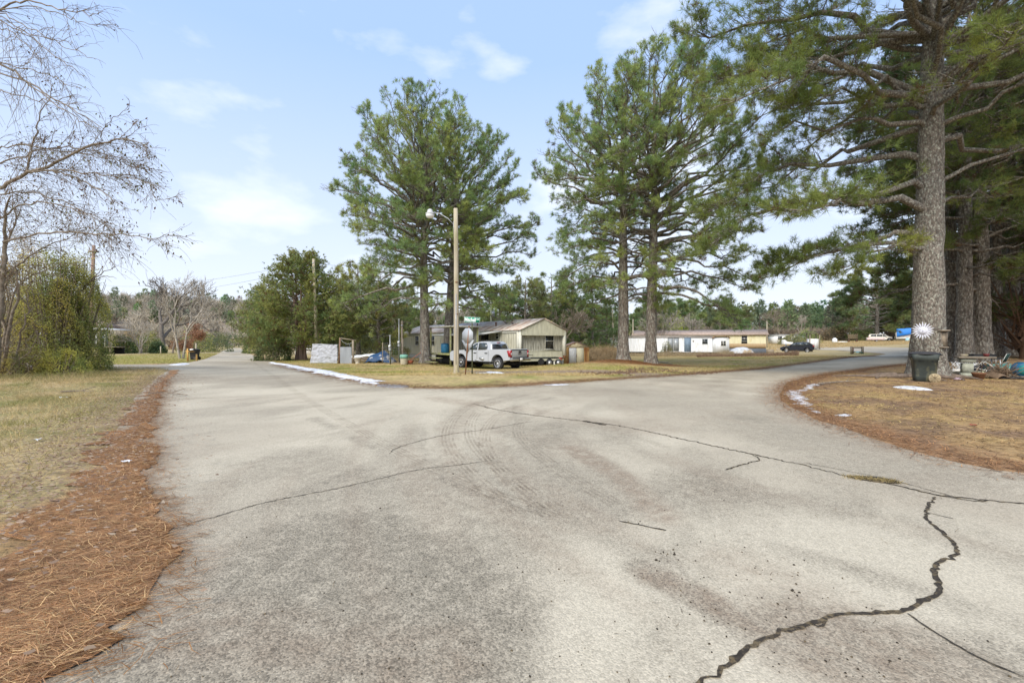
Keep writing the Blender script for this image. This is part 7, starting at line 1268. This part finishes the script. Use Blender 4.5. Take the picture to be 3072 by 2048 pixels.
# ---- snow and ice patches
M_snow = mat('old_snow', (.74, .75, .77), .6, var=.10, scale=9, bump=1.5, bscale=22, spec=.3, col2=(.40, .37, .33), f2=(.52, .70), s2=7)
def snow(label, pts, view=True, h=.05, seed=0, name='snow_patch', m=None, jit=.10):
    L = GV(pts) if view else [G(*p) for p in pts]; L = L + [L[0]]; P = densify(smoothline(L, 1), .16, jit * .35, seed)[:-1]; A = np.array(P)
    dmax = max(.15, h * 6); Q = inner_pts(P, lambda y: .10, A[:, 1].max(), A[:, 1].min())
    def dz(V): d = segdist(V, np.vstack([A, A[:1]])); return .012 + h * np.minimum(1, d / .22) ** .6 * (.5 + fbm(V[:, 0], V[:, 1], 2.6, seed))
    return tag(sheet(name, P, Q, dz, m or M_snow), label, 'snow' if m is None else 'ice', None if m else 'old snow patches')
snow('long narrow bank of old snow along the left lane beside the lawn', [(618, 831), (632, 833), (690, 843), (740, 851), (775, 857), (795, 864), (830, 868), (862, 879), (868, 884), (850, 884), (800, 872), (760, 863), (715, 853), (665, 843), (625, 835)], h=.07, seed=1, jit=.55)
M_ice = mat('wet_ice', (.55, .57, .60), .12, var=.25, scale=3, spec=.6)
snow('thin icy puddle at the near end of the long snow bank', [(868, 883), (905, 882), (942, 886), (938, 891), (890, 891), (862, 887)], h=.008, seed=2, name='ice_puddle', m=M_ice)
snow('small snow patch on the lawn before the pickup', [(1112, 856), (1140, 855), (1160, 857), (1163, 859), (1120, 860)], h=.05, seed=3, jit=.6)
snow('curved icy puddle along the edge of the right yard', [(1800, 902), (1815, 895), (1832, 900), (1850, 888), (1875, 880), (1885, 882), (1862, 893), (1838, 905), (1856, 920), (1872, 938), (1890, 950), (1870, 949), (1838, 930), (1812, 915)], h=.02, seed=4, jit=.2)
snow('snow patch on the needles in front of the bin', [(2045, 890), (2075, 886), (2105, 890), (2150, 896), (2125, 899), (2075, 895)], h=.05, seed=5, jit=.6)
snow('tiny snow scrap on the right yard near the road', [(1915, 955), (1935, 951), (1962, 954), (1940, 959)], h=.03, seed=6)
snow('snow scrap on the road edge left of the lawn tip', [(1240, 884), (1290, 882), (1312, 883), (1285, 886)], h=.015, seed=7)
snow('snow scrap on the grass beyond the side road at left', [(505 / V2, 1095 / V2), (540 / V2, 1091 / V2), (575 / V2, 1091 / V2), (545 / V2, 1097 / V2)], h=.05, seed=8)
for k_, (px, py, lb) in enumerate(((1900, 1062, 'snow lying under the left half of the white trailer'), (1985, 1065, 'snow lying before the middle of the white trailer'), (2090, 1064, 'snow lying before the blue door of the white trailer'), (2160, 1067, 'snow lying before the right end of the white trailer'))):
    Y = 67.5; x = W(px, Y); P = [(x + 1.9 * math.cos(a) * (1 + .3 * math.sin(3 * a + k_)), Y + .9 * math.sin(a)) for a in np.linspace(0, 6.28, 15)[:-1]]; A = np.array(P); Q = inner_pts(P, lambda y: .5, A[:, 1].max(), A[:, 1].min())
    tag(sheet('snow_patch', P, Q, lambda V: .22 + 0 * V[:, 0], M_snow), lb, 'snow', 'old snow patches')
# ---- sticks, roots, litter
for k_, (pts, r, lb) in enumerate([([(1880, 885), (1930, 880), (1985, 878)], .03, 'long stick lying across the right yard'), ([(140, 905), (175, 902), (215, 903)], .03, 'broken branch on the left verge grass'), ([(340, 908), (380, 906), (430, 912)], .025, 'dark twig at the front of the left thicket'), ([(1495, 832), (1525, 834), (1545, 838)], .05, 'short branch beside the mound of the two pines')]):
    L = smoothline(GV(pts), 1); P = np.array([(x_, y_, T1(x_, y_) + .06) for x_, y_ in L]); t = thing('fallen_stick', lb, 'stick', tuple(P[0])); Pl = P - P[0]; MB().rod(Pl, np.linspace(r, r * .4, len(P)), 6).build('stick', M_bare, t); m_ = len(P) // 2; MB().rod([Pl[m_], Pl[m_] + np.array([.25, .2, .1])], [r * .4, r * .2], 5).build('side_twig', M_bare, t)
M_root = mat('root_bark', (.17, .13, .10), .95, var=.4, scale=10)
rt = thing('surface_roots', 'gnarled surface roots spreading left from the huge pine', 'roots', (BX, BY, T1(BX, BY)))
for k_, (a, L_) in enumerate(((190, 3.6), (205, 3.0), (175, 2.6), (225, 2.4), (250, 1.9), (300, 1.6))):
    s = np.linspace(.4, 1, 8); aa = R(a) + .25 * np.sin(s * 5 + k_); P = np.stack([np.cos(aa) * s * L_, np.sin(aa) * s * L_, .10 * (1 - s) + .02 + s * 0], 1); P[:, 2] += terr(BX + P[:, 0], BY + P[:, 1]) - T1(BX, BY); MB().rod(P, np.linspace(.10, .02, 8), 8).build('root', M_root, rt, smooth=True)
for k_, (px, py, s_, c_, lb) in enumerate(((290 * V2, 1068 * V2, .045, (.75, .78, .80), 'small white wrapper on the needles at left'), (150 * V2, 917 * V2, .10, (.78, .78, .76), 'white plastic scrap on the left verge grass'), (86 * V2, 1017 * V2, .05, (.6, .6, .58), 'pale paper scrap low on the left verge'), (2235 * V2, 982 * V2, .05, (.3, .04, .03), 'tiny red wrapper on the right yard'))):
    x_, y_ = G(px, py); t = thing('litter_scrap', lb, 'litter', (x_, y_, T1(x_, y_) + .05), k_); b = MB(); n = 6; xs = np.linspace(-s_, s_, n); X, Y_ = np.meshgrid(xs, xs * .7); Zz = rg.normal(0, s_ * .12, X.shape); i = np.arange(n * n).reshape(n, n); b.add(np.column_stack([X.ravel(), Y_.ravel(), Zz.ravel()]), np.stack([i[:-1, :-1], i[:-1, 1:], i[1:, 1:], i[1:, :-1]], -1).reshape(-1, 4)); b.build('wrapper', mat('scrap_%d' % k_, c_, .6), t)
